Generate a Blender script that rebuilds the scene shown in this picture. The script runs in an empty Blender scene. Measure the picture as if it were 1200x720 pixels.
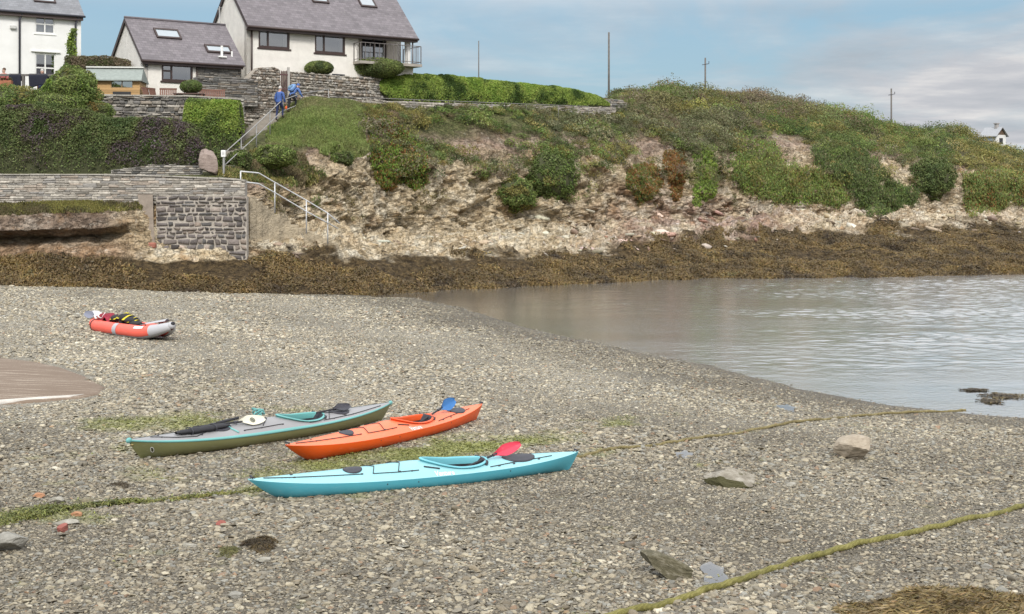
import bpy, bmesh, math, random
import numpy as np
from mathutils import Vector, Matrix, Euler
from mathutils.bvhtree import BVHTree

rng = np.random.default_rng(7)
random.seed(7)
C = bpy.context.scene.collection
F, YH, H = 1600.0, 230.0, 4.3          # focal length in photo pixels, horizon row, eye height above the water


def P(px, py, Y):
    return Vector(((px - 600) / F * Y, Y, H + (YH - py) / F * Y))


def lerp(a, b, t):
    return a + (b - a) * t


# ------------------------------------------------------------------ tagging
def tag(o, label=None, cat=None, group=None, kind=None):
    if label: o['label'] = label
    if cat: o['category'] = cat
    if group: o['group'] = group
    if kind: o['kind'] = kind
    return o


def empty(name, loc, rz=0.0, label=None, cat=None, group=None):
    o = bpy.data.objects.new(name, None)
    o.empty_display_size = 0.2
    o.location = loc
    o.rotation_euler = (0, 0, rz)
    C.objects.link(o)
    return tag(o, label, cat, group)


def link(name, me, parent=None):
    o = bpy.data.objects.new(name, me)
    C.objects.link(o)
    if parent is not None: o.parent = parent
    return o


# ------------------------------------------------------------------ noise (numpy)
def _hash(ix, iy, iz):
    h = (ix * 374761393 + iy * 668265263 + iz * 2147483647) & 0xffffffff
    h = ((h ^ (h >> 13)) * 1274126177) & 0xffffffff
    return ((h ^ (h >> 16)) & 0xffff) / 65535.0


def vnoise(p):
    p = np.asarray(p, dtype=np.float64)
    i = np.floor(p).astype(np.int64)
    f = p - i
    u = f * f * (3 - 2 * f)
    r = 0
    for dx in (0, 1):
        for dy in (0, 1):
            for dz in (0, 1):
                w = (u[:, 0] if dx else 1 - u[:, 0]) * (u[:, 1] if dy else 1 - u[:, 1]) * (u[:, 2] if dz else 1 - u[:, 2])
                r = r + w * _hash(i[:, 0] + dx, i[:, 1] + dy, i[:, 2] + dz)
    return r * 2 - 1


def fbm(p, octaves=4, ridged=False):
    p = np.asarray(p, dtype=np.float64)
    a, s, r = 1.0, 0.0, 0
    for k in range(octaves):
        n = vnoise(p * (2.03 ** k) + 17.3 * k)
        if ridged: n = 1 - 2 * np.abs(n)
        r = r + a * n
        s += a
        a *= 0.5
    return r / s


# ------------------------------------------------------------------ mesh builders
class MB:
    """Collects boxes, tubes and sheets, links them as ONE mesh object."""
    def __init__(s): s.v, s.f = [], []

    def add(s, vs, fs):
        n = len(s.v)
        s.v += [tuple(v) for v in vs]
        s.f += [tuple(i + n for i in f) for f in fs]
        return s

    def box(s, x0, x1, y0, y1, z0, z1, M=None, bev=0.0):
        b = min(bev, (x1 - x0) * .45, (y1 - y0) * .45, (z1 - z0) * .45)
        bm = bmesh.new()
        bmesh.ops.create_cube(bm, size=1)
        for v in bm.verts:
            v.co = Vector((lerp(x0, x1, v.co.x + .5), lerp(y0, y1, v.co.y + .5), lerp(z0, z1, v.co.z + .5)))
        if b > 0:
            bmesh.ops.bevel(bm, geom=bm.edges[:], offset=b, segments=1, affect='EDGES')
        bm.verts.index_update()
        vs = [(M @ v.co if M else v.co) for v in bm.verts]
        s.add(vs, [[v.index for v in f.verts] for f in bm.faces])
        bm.free()
        return s

    def beam(s, a, b, w, h=None, up=(0, 0, 1)):
        a, b = Vector(a), Vector(b)
        h = h or w
        d = (b - a).normalized()
        side = d.cross(Vector(up))
        if side.length < 1e-4: side = d.cross(Vector((1, 0, 0)))
        side.normalize()
        u = side.cross(d)
        vs = [p + side * (w / 2 * i) + u * (h / 2 * j) for p in (a, b) for i, j in ((-1, -1), (1, -1), (1, 1), (-1, 1))]
        return s.add(vs, [(0, 1, 2, 3), (7, 6, 5, 4), (0, 4, 5, 1), (1, 5, 6, 2), (2, 6, 7, 3), (3, 7, 4, 0)])

    def tube(s, pts, r, n=8, cap=True, closed=False):
        pts = [Vector(p) for p in pts]
        m = len(pts)
        rs = r if hasattr(r, '__len__') else [r] * m
        rings = []
        prev = None
        for i, p in enumerate(pts):
            if closed:
                d = (pts[(i + 1) % m] - pts[i - 1]).normalized()
            else:
                d = (pts[min(i + 1, m - 1)] - pts[max(i - 1, 0)]).normalized()
            if prev is None:
                ref = Vector((0, 0, 1)) if abs(d.z) < .9 else Vector((1, 0, 0))
                a = d.cross(ref).normalized()
            else:
                a = (prev - d * prev.dot(d)).normalized()
            prev = a
            b = d.cross(a)
            rings.append([p + (a * math.cos(2 * math.pi * k / n) + b * math.sin(2 * math.pi * k / n)) * rs[i] for k in range(n)])
        vs = [v for ring in rings for v in ring]
        fs = []
        for i in range(m if closed else m - 1):
            j = (i + 1) % m
            for k in range(n):
                fs.append((i * n + k, i * n + (k + 1) % n, j * n + (k + 1) % n, j * n + k))
        if cap and not closed:
            fs.append(tuple(range(n))[::-1])
            fs.append(tuple((m - 1) * n + k for k in range(n)))
        return s.add(vs, fs)

    def grid(s, fn, nu, nv):
        vs = [fn(i / nu, j / nv) for i in range(nu + 1) for j in range(nv + 1)]
        fs = [(i * (nv + 1) + j, (i + 1) * (nv + 1) + j, (i + 1) * (nv + 1) + j + 1, i * (nv + 1) + j + 1) for i in range(nu) for j in range(nv)]
        return s.add(vs, fs)

    def ell(s, c, r, n=12, M=None):
        c = Vector(c)
        vs, fs = [], []
        for i in range(n // 2 + 1):
            th = math.pi * i / (n // 2)
            for k in range(n):
                ph = 2 * math.pi * k / n
                q = Vector((r[0] * math.sin(th) * math.cos(ph), r[1] * math.sin(th) * math.sin(ph), r[2] * math.cos(th)))
                vs.append(c + (M @ q if M else q))
        for i in range(n // 2):
            for k in range(n):
                fs.append((i * n + k, (i + 1) * n + k, (i + 1) * n + (k + 1) % n, i * n + (k + 1) % n))
        return s.add(vs, fs)

    def build(s, name, mat, parent=None, smooth=False, weld=True):
        me = bpy.data.meshes.new(name)
        me.from_pydata(s.v, [], s.f)
        bm = bmesh.new()
        bm.from_mesh(me)
        if weld: bmesh.ops.remove_doubles(bm, verts=bm.verts, dist=1e-5)
        bmesh.ops.recalc_face_normals(bm, faces=bm.faces)
        bm.to_mesh(me)
        bm.free()
        me.materials.append(mat)
        if smooth:
            me.polygons.foreach_set('use_smooth', [True] * len(me.polygons))
        return link(name, me, parent)


def np_mesh(name, V, Q, mat, parent=None, col=None, smooth=False, attrs=None):
    """Quads (n,4) straight from numpy; col = one colour per face."""
    me = bpy.data.meshes.new(name)
    V = np.ascontiguousarray(V, dtype=np.float32)
    Q = np.ascontiguousarray(Q, dtype=np.int32)
    k = Q.shape[1]
    me.vertices.add(len(V))
    me.vertices.foreach_set('co', V.ravel())
    me.loops.add(Q.size)
    me.loops.foreach_set('vertex_index', Q.ravel())
    me.polygons.add(len(Q))
    me.polygons.foreach_set('loop_start', np.arange(0, Q.size, k, dtype=np.int32))
    me.polygons.foreach_set('loop_total', np.full(len(Q), k, dtype=np.int32))
    if smooth: me.polygons.foreach_set('use_smooth', np.ones(len(Q), dtype=bool))
    me.update(calc_edges=True)
    if col is not None:
        a = me.attributes.new('col', 'FLOAT_COLOR', 'FACE')
        a.data.foreach_set('color', np.hstack([col, np.ones((len(col), 1))]).astype(np.float32).ravel())
    for nme, arr in (attrs or {}).items():
        a = me.attributes.new(nme, 'FLOAT', 'POINT')
        a.data.foreach_set('value', arr.astype(np.float32))
    me.materials.append(mat)
    return link(name, me, parent)


# ------------------------------------------------------------------ materials
def newmat(name):
    m = bpy.data.materials.new(name)
    m.use_nodes = True
    nt = m.node_tree
    b = nt.nodes['Principled BSDF']
    return m, nt, b


class N:
    """Small node-graph helper."""
    def __init__(s, nt): s.nt = nt

    def __call__(s, typ, ins=None, **kw):
        n = s.nt.nodes.new(typ)
        for k, v in kw.items(): setattr(n, k, v)
        for k, v in (ins or {}).items():
            if hasattr(v, 'is_output') or isinstance(v, bpy.types.NodeSocket):
                s.nt.links.new(v, n.inputs[k])
            else:
                n.inputs[k].default_value = v
        return n

    def ramp(s, fac, stops, interp='LINEAR'):
        n = s('ShaderNodeValToRGB', {0: fac})
        cr = n.color_ramp
        cr.interpolation = interp
        while len(cr.elements) < len(stops): cr.elements.new(0.5)
        for e, (p, c) in zip(cr.elements, stops):
            e.position = p
            e.color = (c[0], c[1], c[2], 1) if hasattr(c, '__len__') else (c, c, c, 1)
        return n.outputs[0]

    def mix(s, fac, a, b, mode='MIX'):
        n = s('ShaderNodeMix', data_type='RGBA', blend_type=mode)
        for k, v in ((0, fac), (6, a), (7, b)):
            if isinstance(v, bpy.types.NodeSocket): s.nt.links.new(v, n.inputs[k])
            else: n.inputs[k].default_value = v if k == 0 else (v[0], v[1], v[2], 1)
        return n.outputs[2]

    def math(s, op, a, b=0.0, c=0.0, clamp=False):
        n = s('ShaderNodeMath', {0: a, 1: b, 2: c}, operation=op)
        n.use_clamp = clamp
        return n.outputs[0]

    def noise(s, vec, scale, detail=4, rough=.55, out=0, dist=0.0):
        ins = {'Scale': scale, 'Detail': detail, 'Roughness': rough, 'Distortion': dist}
        if vec is not None: ins['Vector'] = vec
        return s('ShaderNodeTexNoise', ins).outputs[out]

    def bump(s, height, strength=.5, dist=.02, normal=None):
        ins = {'Height': height, 'Strength': strength, 'Distance': dist}
        if normal is not None: ins['Normal'] = normal
        return s('ShaderNodeBump', ins).outputs[0]

    def coord(s, which='Object'):
        return s('ShaderNodeTexCoord').outputs[which]

    def scale(s, vec, sc, rot=(0, 0, 0)):
        return s('ShaderNodeMapping', {'Vector': vec, 'Scale': sc, 'Rotation': rot}).outputs[0]


def simple(name, col, rough=.6, var=.12, nscale=6.0, bump=.0, bscale=30., bdist=.01, metal=0.0, spec=.5, coat=0.0, dirt=None):
    """Plain coat of a colour with uneven tone, fine relief and an optional dirt colour."""
    m, nt, b = newmat(name)
    n = N(nt)
    co = n.coord()
    nz = n.noise(co, nscale, 5, .6)
    lo = [max(0, c * (1 - var)) for c in col]
    hi = [c * (1 + var) for c in col]
    c = n.ramp(nz, [(.3, lo), (.7, hi)])
    if dirt:
        dm = n.ramp(n.noise(co, nscale * .6, 6, .7), [(.5, 0), (.75, 1)])
        c = n.mix(n.math('MULTIPLY', dm, dirt[1]), c, dirt[0])
    nt.links.new(c, b.inputs['Base Color'])
    b.inputs['Roughness'].default_value = rough
    rr = n.math('MULTIPLY_ADD', nz, .15, rough - .07)
    nt.links.new(rr, b.inputs['Roughness'])
    b.inputs['Metallic'].default_value = metal
    b.inputs['Specular IOR Level'].default_value = spec
    b.inputs['Coat Weight'].default_value = coat
    if bump:
        bn = n.bump(n.noise(co, bscale, 6, .65), bump, bdist)
        nt.links.new(bn, b.inputs['Normal'])
    return m


def attr_mat(name, rough=.7, trans=.0, bump=0.0, bscale=20., spec=.3, var=.25, vscale=14.):
    """Colour comes from the per-face 'col' attribute (each leaf / stone has its own colour)."""
    m, nt, b = newmat(name)
    n = N(nt)
    a = n('ShaderNodeAttribute', attribute_name='col').outputs['Color']
    co = n.coord()
    nz = n.noise(co, vscale, 4, .6)
    c = n.mix(1.0, a, n.ramp(nz, [(.25, 1 - var), (.75, 1 + var)]), 'MULTIPLY')
    nt.links.new(c, b.inputs['Base Color'])
    b.inputs['Roughness'].default_value = rough
    b.inputs['Specular IOR Level'].default_value = spec
    if bump:
        nt.links.new(n.bump(n.noise(co, bscale, 6, .7), bump, .03), b.inputs['Normal'])
    if trans:
        t = n('ShaderNodeBsdfTranslucent', {'Color': c})
        mx = n('ShaderNodeMixShader', {0: trans, 1: b.outputs[0], 2: t.outputs[0]})
        nt.links.new(mx.outputs[0], nt.nodes['Material Output'].inputs[0])
    return m


M = {}
M['leaf'] = attr_mat('leaf_surface', .6, .38, spec=.25)
M['weed'] = attr_mat('wet_seaweed', .5, .1, spec=.3)
M['stone_block'] = attr_mat('quarried_stone', .85, 0, .9, 16., .2, .3, 9.)
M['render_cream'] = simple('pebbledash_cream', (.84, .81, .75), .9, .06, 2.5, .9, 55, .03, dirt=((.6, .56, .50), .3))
M['render_shaded'] = simple('shaded_pebbledash_cream', (.72, .69, .64), .9, .08, 2.5, .9, 55, .03, dirt=((.5, .48, .44), .35))  # cream render darkened: shade of the gable walls put into the colour
M['render_white'] = simple('painted_render_white', (.80, .80, .785), .75, .04, 1.2, .4, 18, .02, dirt=((.62, .62, .58), .3))
M['brown_frame'] = simple('dark_brown_joinery', (.045, .026, .022), .45, .15)
M['white_paint'] = simple('white_gloss_paint', (.78, .78, .76), .4, .04)
M['black_paint'] = simple('black_paint', (.02, .02, .022), .5, .2)
M['dark_pipe'] = simple('dark_grey_pipe', (.05, .05, .065), .45, .15)
M['galv'] = simple('galvanised_steel', (.55, .56, .57), .5, .12, 9, metal=.2)
M['rail_grey'] = simple('weathered_grey_rail', (.30, .295, .285), .6, .15, 7)
M['timber'] = simple('teak_timber', (.17, .085, .06), .7, .25, 12, .4, 40)
M['pole'] = simple('weathered_pole_timber', (.13, .12, .11), .85, .25, 8, .4, 40)
M['cloth_navy'] = simple('navy_cloth', (.013, .015, .028), .9, .3, 20)
M['concrete'] = simple('old_concrete', (.36, .33, .29), .9, .2, 3, .6, 24, .02, dirt=((.22, .19, .15), .5))
M['branch'] = simple('hedge_twigs', (.05, .055, .022), .9, .4, 5, .8, 12, .05)
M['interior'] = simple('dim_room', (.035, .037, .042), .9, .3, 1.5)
M['curtain'] = simple('pale_curtain', (.62, .60, .56), .85, .06, 8)


def slate_mat(name, base, var):
    m, nt, b = newmat(name)
    n = N(nt)
    uv = n('ShaderNodeUVMap').outputs[0]
    br = n('ShaderNodeTexBrick', {'Vector': uv, 'Color1': (.25, .25, .25, 1), 'Color2': (.8, .8, .8, 1), 'Mortar': (0, 0, 0, 1),
                                  'Scale': 1.0, 'Mortar Size': .008, 'Brick Width': .28, 'Row Height': .2, 'Bias': 0.0})
    br.offset = .5
    blot = n.noise(uv, 1.1, 6, .65)
    fine = n.noise(n.scale(uv, (9, 5, 1)), 1, 3, .6)
    t = n.math('MULTIPLY_ADD', br.outputs[0], .5, n.math('MULTIPLY', blot, .5))
    c = n.ramp(t, [(.2, [x * (1 - var) for x in base]), (.8, [x * (1 + var) for x in base])])
    c = n.mix(n.ramp(fine, [(.58, 0), (.75, .5)]), c, (.24, .23, .2))
    nt.links.new(c, b.inputs['Base Color'])
    b.inputs['Roughness'].default_value = .62
    # each slate's lower edge stands proud of the course below
    sep = n('ShaderNodeSeparateXYZ', {0: uv}).outputs[1]
    saw = n.math('FRACT', n.math('DIVIDE', sep, .2))
    h = n.math('SUBTRACT', br.outputs[0], saw)
    nt.links.new(n.bump(h, .55, .02), b.inputs['Normal'])
    return m


M['slate_purple'] = slate_mat('purple_welsh_slate', (.155, .138, .148), .42)
M['slate_grey'] = slate_mat('grey_welsh_slate', (.19, .195, .21), .3)
M['felt'] = simple('green_mineral_felt', (.24, .27, .25), .9, .15, 6, .5, 80)


def glass_mat():
    m, nt, b = newmat('window_glass')
    n = N(nt)
    nt.nodes.remove(b)
    tr = n('ShaderNodeBsdfTransparent', {'Color': (.55, .58, .6, 1)})
    gl = n('ShaderNodeBsdfGlossy', {'Color': (.9, .93, .95, 1), 'Roughness': .03})
    lw = n('ShaderNodeFresnel', {'IOR': 1.9})
    f = n.math('MULTIPLY_ADD', lw.outputs[0], 1.0, .30, clamp=True)
    mx = n('ShaderNodeMixShader', {0: f, 1: tr.outputs[0], 2: gl.outputs[0]})
    nt.links.new(mx.outputs[0], nt.nodes['Material Output'].inputs[0])
    return m


M['glass'] = glass_mat()


def wood_boards(name, base, pitch=.14):
    m, nt, b = newmat(name)
    n = N(nt)
    co = n.coord()
    z = n('ShaderNodeSeparateXYZ', {0: co}).outputs[2]
    q = n.math('DIVIDE', z, pitch)
    fl = n.math('FLOOR', q)
    saw = n.math('FRACT', q)
    rnd = n('ShaderNodeTexWhiteNoise', {'W': fl}, noise_dimensions='1D').outputs[0]
    grain = n.noise(n.scale(co, (2, 2, 30)), 3, 4, .6)
    t = n.math('MULTIPLY_ADD', rnd, .5, n.math('MULTIPLY', grain, .5))
    c = n.ramp(t, [(.2, [x * .75 for x in base]), (.8, [x * 1.2 for x in base])])
    c = n.mix(n.ramp(saw, [(.0, 1), (.12, 0)]), c, [x * .25 for x in base])
    nt.links.new(c, b.inputs['Base Color'])
    b.inputs['Roughness'].default_value = .7
    nt.links.new(n.bump(saw, .6, .02), b.inputs['Normal'])
    return m


M['shed_boards'] = wood_boards('yellow_shiplap', (.48, .30, .13))

# ------------------------------------------------------------------ leaf clouds
def ortho(Nv):
    r = rng.normal(size=Nv.shape)
    a = np.cross(Nv, r)
    a /= np.linalg.norm(a, axis=1, keepdims=True) + 1e-9
    return a, np.cross(Nv, a)


def leaves(name, pos, nrm, size, col, mat, parent=None, aspect=.55, tilt=.55, along=None):
    """One rhombic leaf per point. along = preferred direction of the long axis."""
    n = len(pos)
    nv = nrm + rng.normal(size=(n, 3)) * tilt
    nv /= np.linalg.norm(nv, axis=1, keepdims=True) + 1e-9
    a, b = ortho(nv)
    if along is not None:
        a = along + rng.normal(size=(n, 3)) * .22
        a = a / (np.linalg.norm(a, axis=1, keepdims=True) + 1e-9)
        b = np.cross(nv, a)
        b /= np.linalg.norm(b, axis=1, keepdims=True) + 1e-9
    s = np.asarray(size).reshape(-1, 1) * np.ones((n, 1)) * rng.uniform(.65, 1.3, (n, 1))
    w = s * aspect
    lift = nv * s * .18
    V = np.empty((n, 4, 3))
    V[:, 0] = pos - a * s * .5
    V[:, 1] = pos - b * w * .5 + lift
    V[:, 2] = pos + a * s * .5
    V[:, 3] = pos + b * w * .5 + lift
    return np_mesh(name, V.reshape(-1, 3), np.arange(4 * n).reshape(n, 4), mat, parent, col)


def palette(n, cols, weights=None, jit=.18, pos=None, scale=1.0):
    """Random choice among leaf colours, neighbours tending to share one."""
    cols = np.array(cols, dtype=float)
    w = np.ones(len(cols)) if weights is None else np.array(weights, dtype=float)
    cum = np.cumsum(w / w.sum())
    if pos is not None:
        t = np.clip((fbm(pos * scale, 3) * .9 + .5) * .75 + rng.random(n) * .25, 0, .999)
    else:
        t = rng.random(n)
    idx = np.searchsorted(cum, t)
    idx = np.clip(idx, 0, len(cols) - 1)
    return cols[idx] * np.exp(rng.normal(size=(n, 1)) * jit) * (1 + rng.normal(size=(n, 3)) * .04)


GREEN = [(.045, .085, .02), (.07, .115, .025), (.10, .15, .035), (.055, .07, .025)]
# ================================================================== THE BEACH
WL_PX = [(440, 349), (480, 349), (540, 361), (620, 385), (700, 403), (760, 416), (830, 429), (930, 455), (1040, 475), (1120, 484), (1200, 491), (1400, 512)]
WL = [(-34.0, 96.0), (-8.0, 64.0)]
for px, py in WL_PX:
    Y = F * H / (py - YH)
    WL.append(((px - 600) / F * Y, Y))
WL += [(26.0, 14.0), (45.0, 2.0), (70.0, -12.0)]
WL = np.array(WL)


def shore_dist(X, Y):
    """Signed metres from the waterline: + up the beach, - out in the water."""
    X = np.asarray(X, float); Y = np.asarray(Y, float)
    best = np.full(X.shape, 1e9); sign = np.ones(X.shape)
    for (ax, ay), (bx, by) in zip(WL[:-1], WL[1:]):
        dx, dy = bx - ax, by - ay
        t = np.clip(((X - ax) * dx + (Y - ay) * dy) / (dx * dx + dy * dy), 0, 1)
        ex, ey = X - (ax + t * dx), Y - (ay + t * dy)
        d = np.hypot(ex, ey)
        cr = dx * (Y - ay) - dy * (X - ax)
        m = d < best
        best = np.where(m, d, best); sign = np.where(m, np.where(cr < 0, 1.0, -1.0), sign)
    return best * sign


def beach_z(X, Y):
    X = np.atleast_1d(np.asarray(X, float)); Y = np.atleast_1d(np.asarray(Y, float))
    d = shore_dist(X, Y)
    z = np.where(d > 0, 1.15 * (1 - np.exp(-np.maximum(d, 0) * .062 / 1.15)), np.maximum(d * .055, -1.6))
    p = np.stack([X, Y, np.zeros_like(X)], -1)
    k = np.clip(d / 2.0, 0, 1)
    z = z + k * (.055 * fbm(p * .35, 3) + .02 * fbm(p * 1.4, 3)) + (1 - k) * .012 * fbm(p * .8, 3)
    return z


def at(px, py):
    """Where the sight line through this photo pixel meets the beach."""
    lo, hi = 4.0, 90.0
    f = lambda Y: (H + (YH - py) / F * Y) - float(beach_z((px - 600) / F * Y, Y)[0])
    for _ in range(40):
        mid = (lo + hi) / 2
        if f(mid) > 0: lo = mid
        else: hi = mid
    return P(px, py, lo)


def poly_world(pts):
    return np.array([at(*p)[:2] for p in pts])


def inside(poly, X, Y):
    r = np.zeros(X.shape, bool)
    j = len(poly) - 1
    for i in range(len(poly)):
        xi, yi = poly[i]; xj, yj = poly[j]
        c = ((yi > Y) != (yj > Y)) & (X < (xj - xi) * (Y - yi) / (yj - yi + 1e-12) + xi)
        r ^= c
        j = i
    return r


SLIP_PX = [(-60, 414), (0, 420), (38, 424), (70, 431), (100, 442), (124, 455), (116, 463), (92, 468), (60, 471), (0, 475), (-60, 478)]
PUD_PX = [[(818, 668), (832, 663), (850, 668), (858, 678), (856, 688), (840, 692), (826, 689), (818, 680)],
          [(911, 477), (922, 475), (934, 479), (930, 483), (915, 483)],
          [(790, 532), (804, 529), (814, 533), (806, 539), (795, 538)]]
SLIP = poly_world(SLIP_PX)
PUDS = [poly_world(p) for p in PUD_PX]
ALGAE = [(200, 497, 110, 12, .9), (170, 520, 50, 14, .6), (400, 540, 75, 17, 1.0), (545, 524, 65, 10, 1.3), (620, 515, 60, 9, .9), (490, 535, 60, 12, 1.3),
         (330, 560, 70, 12, .6), (725, 495, 24, 7, .9), (60, 605, 90, 12, .8), (300, 575, 40, 10, .9), (460, 580, 120, 9, .4), (370, 480, 90, 8, .4), (150, 560, 120, 16, .25),
         (700, 530, 40, 6, .5), (855, 508, 40, 5, .4), (100, 592, 60, 7, .3)]


def algae_mask(X, Y, Z):
    px = 600 + X / Y * F; py = YH - (Z - H) / Y * F
    m = np.zeros(X.shape)
    for cx, cy, rx, ry, s in ALGAE:
        m = np.maximum(m, s * np.exp(-((px - cx) / rx) ** 2 - ((py - cy) / ry) ** 2))
    p = np.stack([X, Y, 0 * X], -1)
    n = fbm(p * 1.6, 4) * .6 + fbm(p * 6, 3) * .4
    return np.clip(m * 1.25 + n * 1.1 - .38, 0, 1)


def wet_mask(X, Y):
    """1 on the damp lower beach, 0 on the dry bank."""
    d = shore_dist(X, Y)
    p = np.stack([X, Y, 0 * X], -1)
    dry_far = np.clip((Y - 19 - .25 * X) / 10, 0, 1)
    w = 1 - dry_far * np.clip((d - 1.0) / 5, 0, 1)
    band = .22 * np.sin(d * 1.1 + 2.2 * fbm(p * .12, 2)) * np.clip(d / 3, 0, 1)
    return np.clip(np.clip(w + .35 * fbm(p * .3, 3) + band, 0, 1) + .7 * np.exp(-np.maximum(d, 0) / .45), 0, 1.5)


xs = np.concatenate([np.linspace(-70, -26, 45), np.linspace(-25, 16, 275), np.linspace(17, 90, 45)])
ys = np.concatenate([np.linspace(-30, 9, 30), np.linspace(9.3, 24, 130), np.linspace(24.2, 66, 180), np.linspace(68, 130, 30)])
gx, gy = np.meshgrid(xs, ys, indexing='ij')
gz = beach_z(gx.ravel(), gy.ravel())
gv = np.stack([gx.ravel(), gy.ravel(), gz], -1)
ny = len(ys)
ii, jj = np.meshgrid(np.arange(len(xs) - 1), np.arange(ny - 1), indexing='ij')
base = (ii * ny + jj).ravel()
gq = np.stack([base, base + ny, base + ny + 1, base + 1], -1)
safeY = np.maximum(gv[:, 1], 2)


def ground_mat():
    m, nt, b = newmat('shingle_ground')
    n = N(nt)
    co = n.coord()
    wet = n('ShaderNodeAttribute', attribute_name='wet').outputs['Fac']
    alg = n('ShaderNodeAttribute', attribute_name='algae').outputs['Fac']
    warp = n('ShaderNodeVectorMath', {0: co, 1: n.noise(co, 5, 3, .5, out=1)}, operation='ADD').outputs[0]
    v1 = n('ShaderNodeTexVoronoi', {'Vector': n.scale(warp, (1, 1.5, 1)), 'Scale': 15.0, 'Randomness': 1.0})
    v2 = n('ShaderNodeTexVoronoi', {'Vector': n.scale(warp, (1, 1.4, 1), (0, 0, .7)), 'Scale': 34.0, 'Randomness': 1.0})
    r1 = n('ShaderNodeSeparateColor', {0: v1.outputs['Color']}).outputs[0]
    r2 = n('ShaderNodeSeparateColor', {0: v2.outputs['Color']}).outputs[1]
    t = n.mix(.5, r1, r2)
    dry = n.ramp(t, [(.15, (.13, .118, .092)), (.4, (.25, .228, .182)), (.65, (.35, .322, .262)), (.9, (.48, .45, .385))])
    wetc = n.ramp(t, [(.15, (.06, .05, .036)), (.45, (.115, .10, .073)), (.7, (.17, .148, .11)), (.92, (.26, .235, .19))])
    big = n.noise(co, .5, 5, .6)
    c = n.mix(wet, dry, wetc)
    c = n.mix(1.0, c, n.ramp(big, [(.3, .82), (.7, 1.15)]), 'MULTIPLY')
    c = n.mix(alg, c, n.ramp(t, [(.2, (.10, .115, .03)), (.8, (.24, .26, .07))]))
    nt.links.new(c, b.inputs['Base Color'])
    nt.links.new(n.math('MULTIPLY_ADD', wet, -.2, .9), b.inputs['Roughness'])
    b.inputs['Specular IOR Level'].default_value = .3
    hgt = n.math('ADD', n.math('MULTIPLY', v1.outputs['Distance'], -.6), n.math('MULTIPLY', v2.outputs['Distance'], -.35))
    nt.links.new(n.bump(hgt, .8, .05), b.inputs['Normal'])
    return m


beach = np_mesh('beach', gv, gq, ground_mat(), smooth=True,
                attrs={'wet': np.where(shore_dist(gv[:, 0], gv[:, 1]) < -.25, .25, wet_mask(gv[:, 0], gv[:, 1])), 'algae': np.where(gv[:, 1] > 5, algae_mask(gv[:, 0], safeY, gv[:, 2]), 0)})
tag(beach, kind='structure')
sb = MB()
sb.add([(-900, -900, -2.0), (900, -900, -2.0), (900, 900, -2.0), (-900, 900, -2.0)], [(0, 1, 2, 3)])
tag(sb.build('seabed', simple('sandy_seabed', (.30, .26, .15), .9, .3, .3)), kind='structure')

# ------------------------------------------------------------------ the shingle itself: loose stones
def proto_stones():
    col = bpy.data.collections.new('shingle_stones')
    for k in range(14):
        r = np.random.default_rng(100 + k)
        bm = bmesh.new()
        pts = r.normal(size=(15 + k % 5, 3))
        pts /= np.linalg.norm(pts, axis=1, keepdims=True)
        pts *= r.uniform(.8, 1.1, (len(pts), 1))
        el = r.uniform(.55, .95)
        th = r.uniform(.10, .30) if k % 4 else r.uniform(.3, .42)
        pts *= np.array([1, el, th])
        for q in pts: bm.verts.new(q)
        g = bmesh.ops.convex_hull(bm, input=bm.verts)
        bmesh.ops.delete(bm, geom=[v for v in bm.verts if not v.link_faces], context='VERTS')
        if k % 4 == 0:
            bmesh.ops.subdivide_edges(bm, edges=bm.edges[:], cuts=1, use_grid_fill=True, smooth=.6)
        else:
            bmesh.ops.bevel(bm, geom=bm.edges[:], offset=.07, segments=1, affect='EDGES')
        bmesh.ops.recalc_face_normals(bm, faces=bm.faces)
        me = bpy.data.meshes.new('loose_stone')
        bm.to_mesh(me); bm.free()
        if k % 4 == 0: me.polygons.foreach_set('use_smooth', [True] * len(me.polygons))
        me.materials.append(M['shingle'])
        col.objects.link(bpy.data.objects.new('loose_stone', me))
    return col


def shingle_mat():
    m, nt, b = newmat('shingle_stone')
    n = N(nt)
    rnd = n('ShaderNodeObjectInfo').outputs['Random']
    tone = n('ShaderNodeAttribute', attribute_name='tone', attribute_type='INSTANCER').outputs['Fac']
    wet = n('ShaderNodeAttribute', attribute_name='wet', attribute_type='INSTANCER').outputs['Fac']
    alg = n('ShaderNodeAttribute', attribute_name='algae', attribute_type='INSTANCER').outputs['Fac']
    hue = n.ramp(rnd, [(0, (.145, .135, .12)), (.16, (.235, .222, .20)), (.32, (.30, .275, .23)), (.5, (.25, .255, .255)), (.64, (.36, .335, .285)),
                       (.78, (.21, .185, .15)), (.90, (.41, .39, .34)), (.965, (.28, .20, .15)), (.985, (.52, .50, .46))], 'CONSTANT')
    co = n.coord()
    vein = n.noise(n.scale(co, (1, 3.5, 1)), 2.2, 5, .65)
    c = n.mix(1.0, hue, n.ramp(vein, [(.3, .72), (.7, 1.25)]), 'MULTIPLY')
    c = n.mix(1.0, c, n.ramp(tone, [(0, .68), (1, 1.27)]), 'MULTIPLY')
    c = n.mix(1.0, c, n.mix(wet, (1.26, 1.205, 1.05), (.85, .80, .675)), 'MULTIPLY')
    c = n.mix(n.math('MULTIPLY', alg, .85), c, (.20, .215, .055))
    nt.links.new(c, b.inputs['Base Color'])
    nt.links.new(n.math('MULTIPLY_ADD', wet, -.25, .85), b.inputs['Roughness'])
    b.inputs['Specular IOR Level'].default_value = .35
    nt.links.new(n.bump(vein, .3, .05), b.inputs['Normal'])
    return m


M['shingle'] = shingle_mat()


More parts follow.
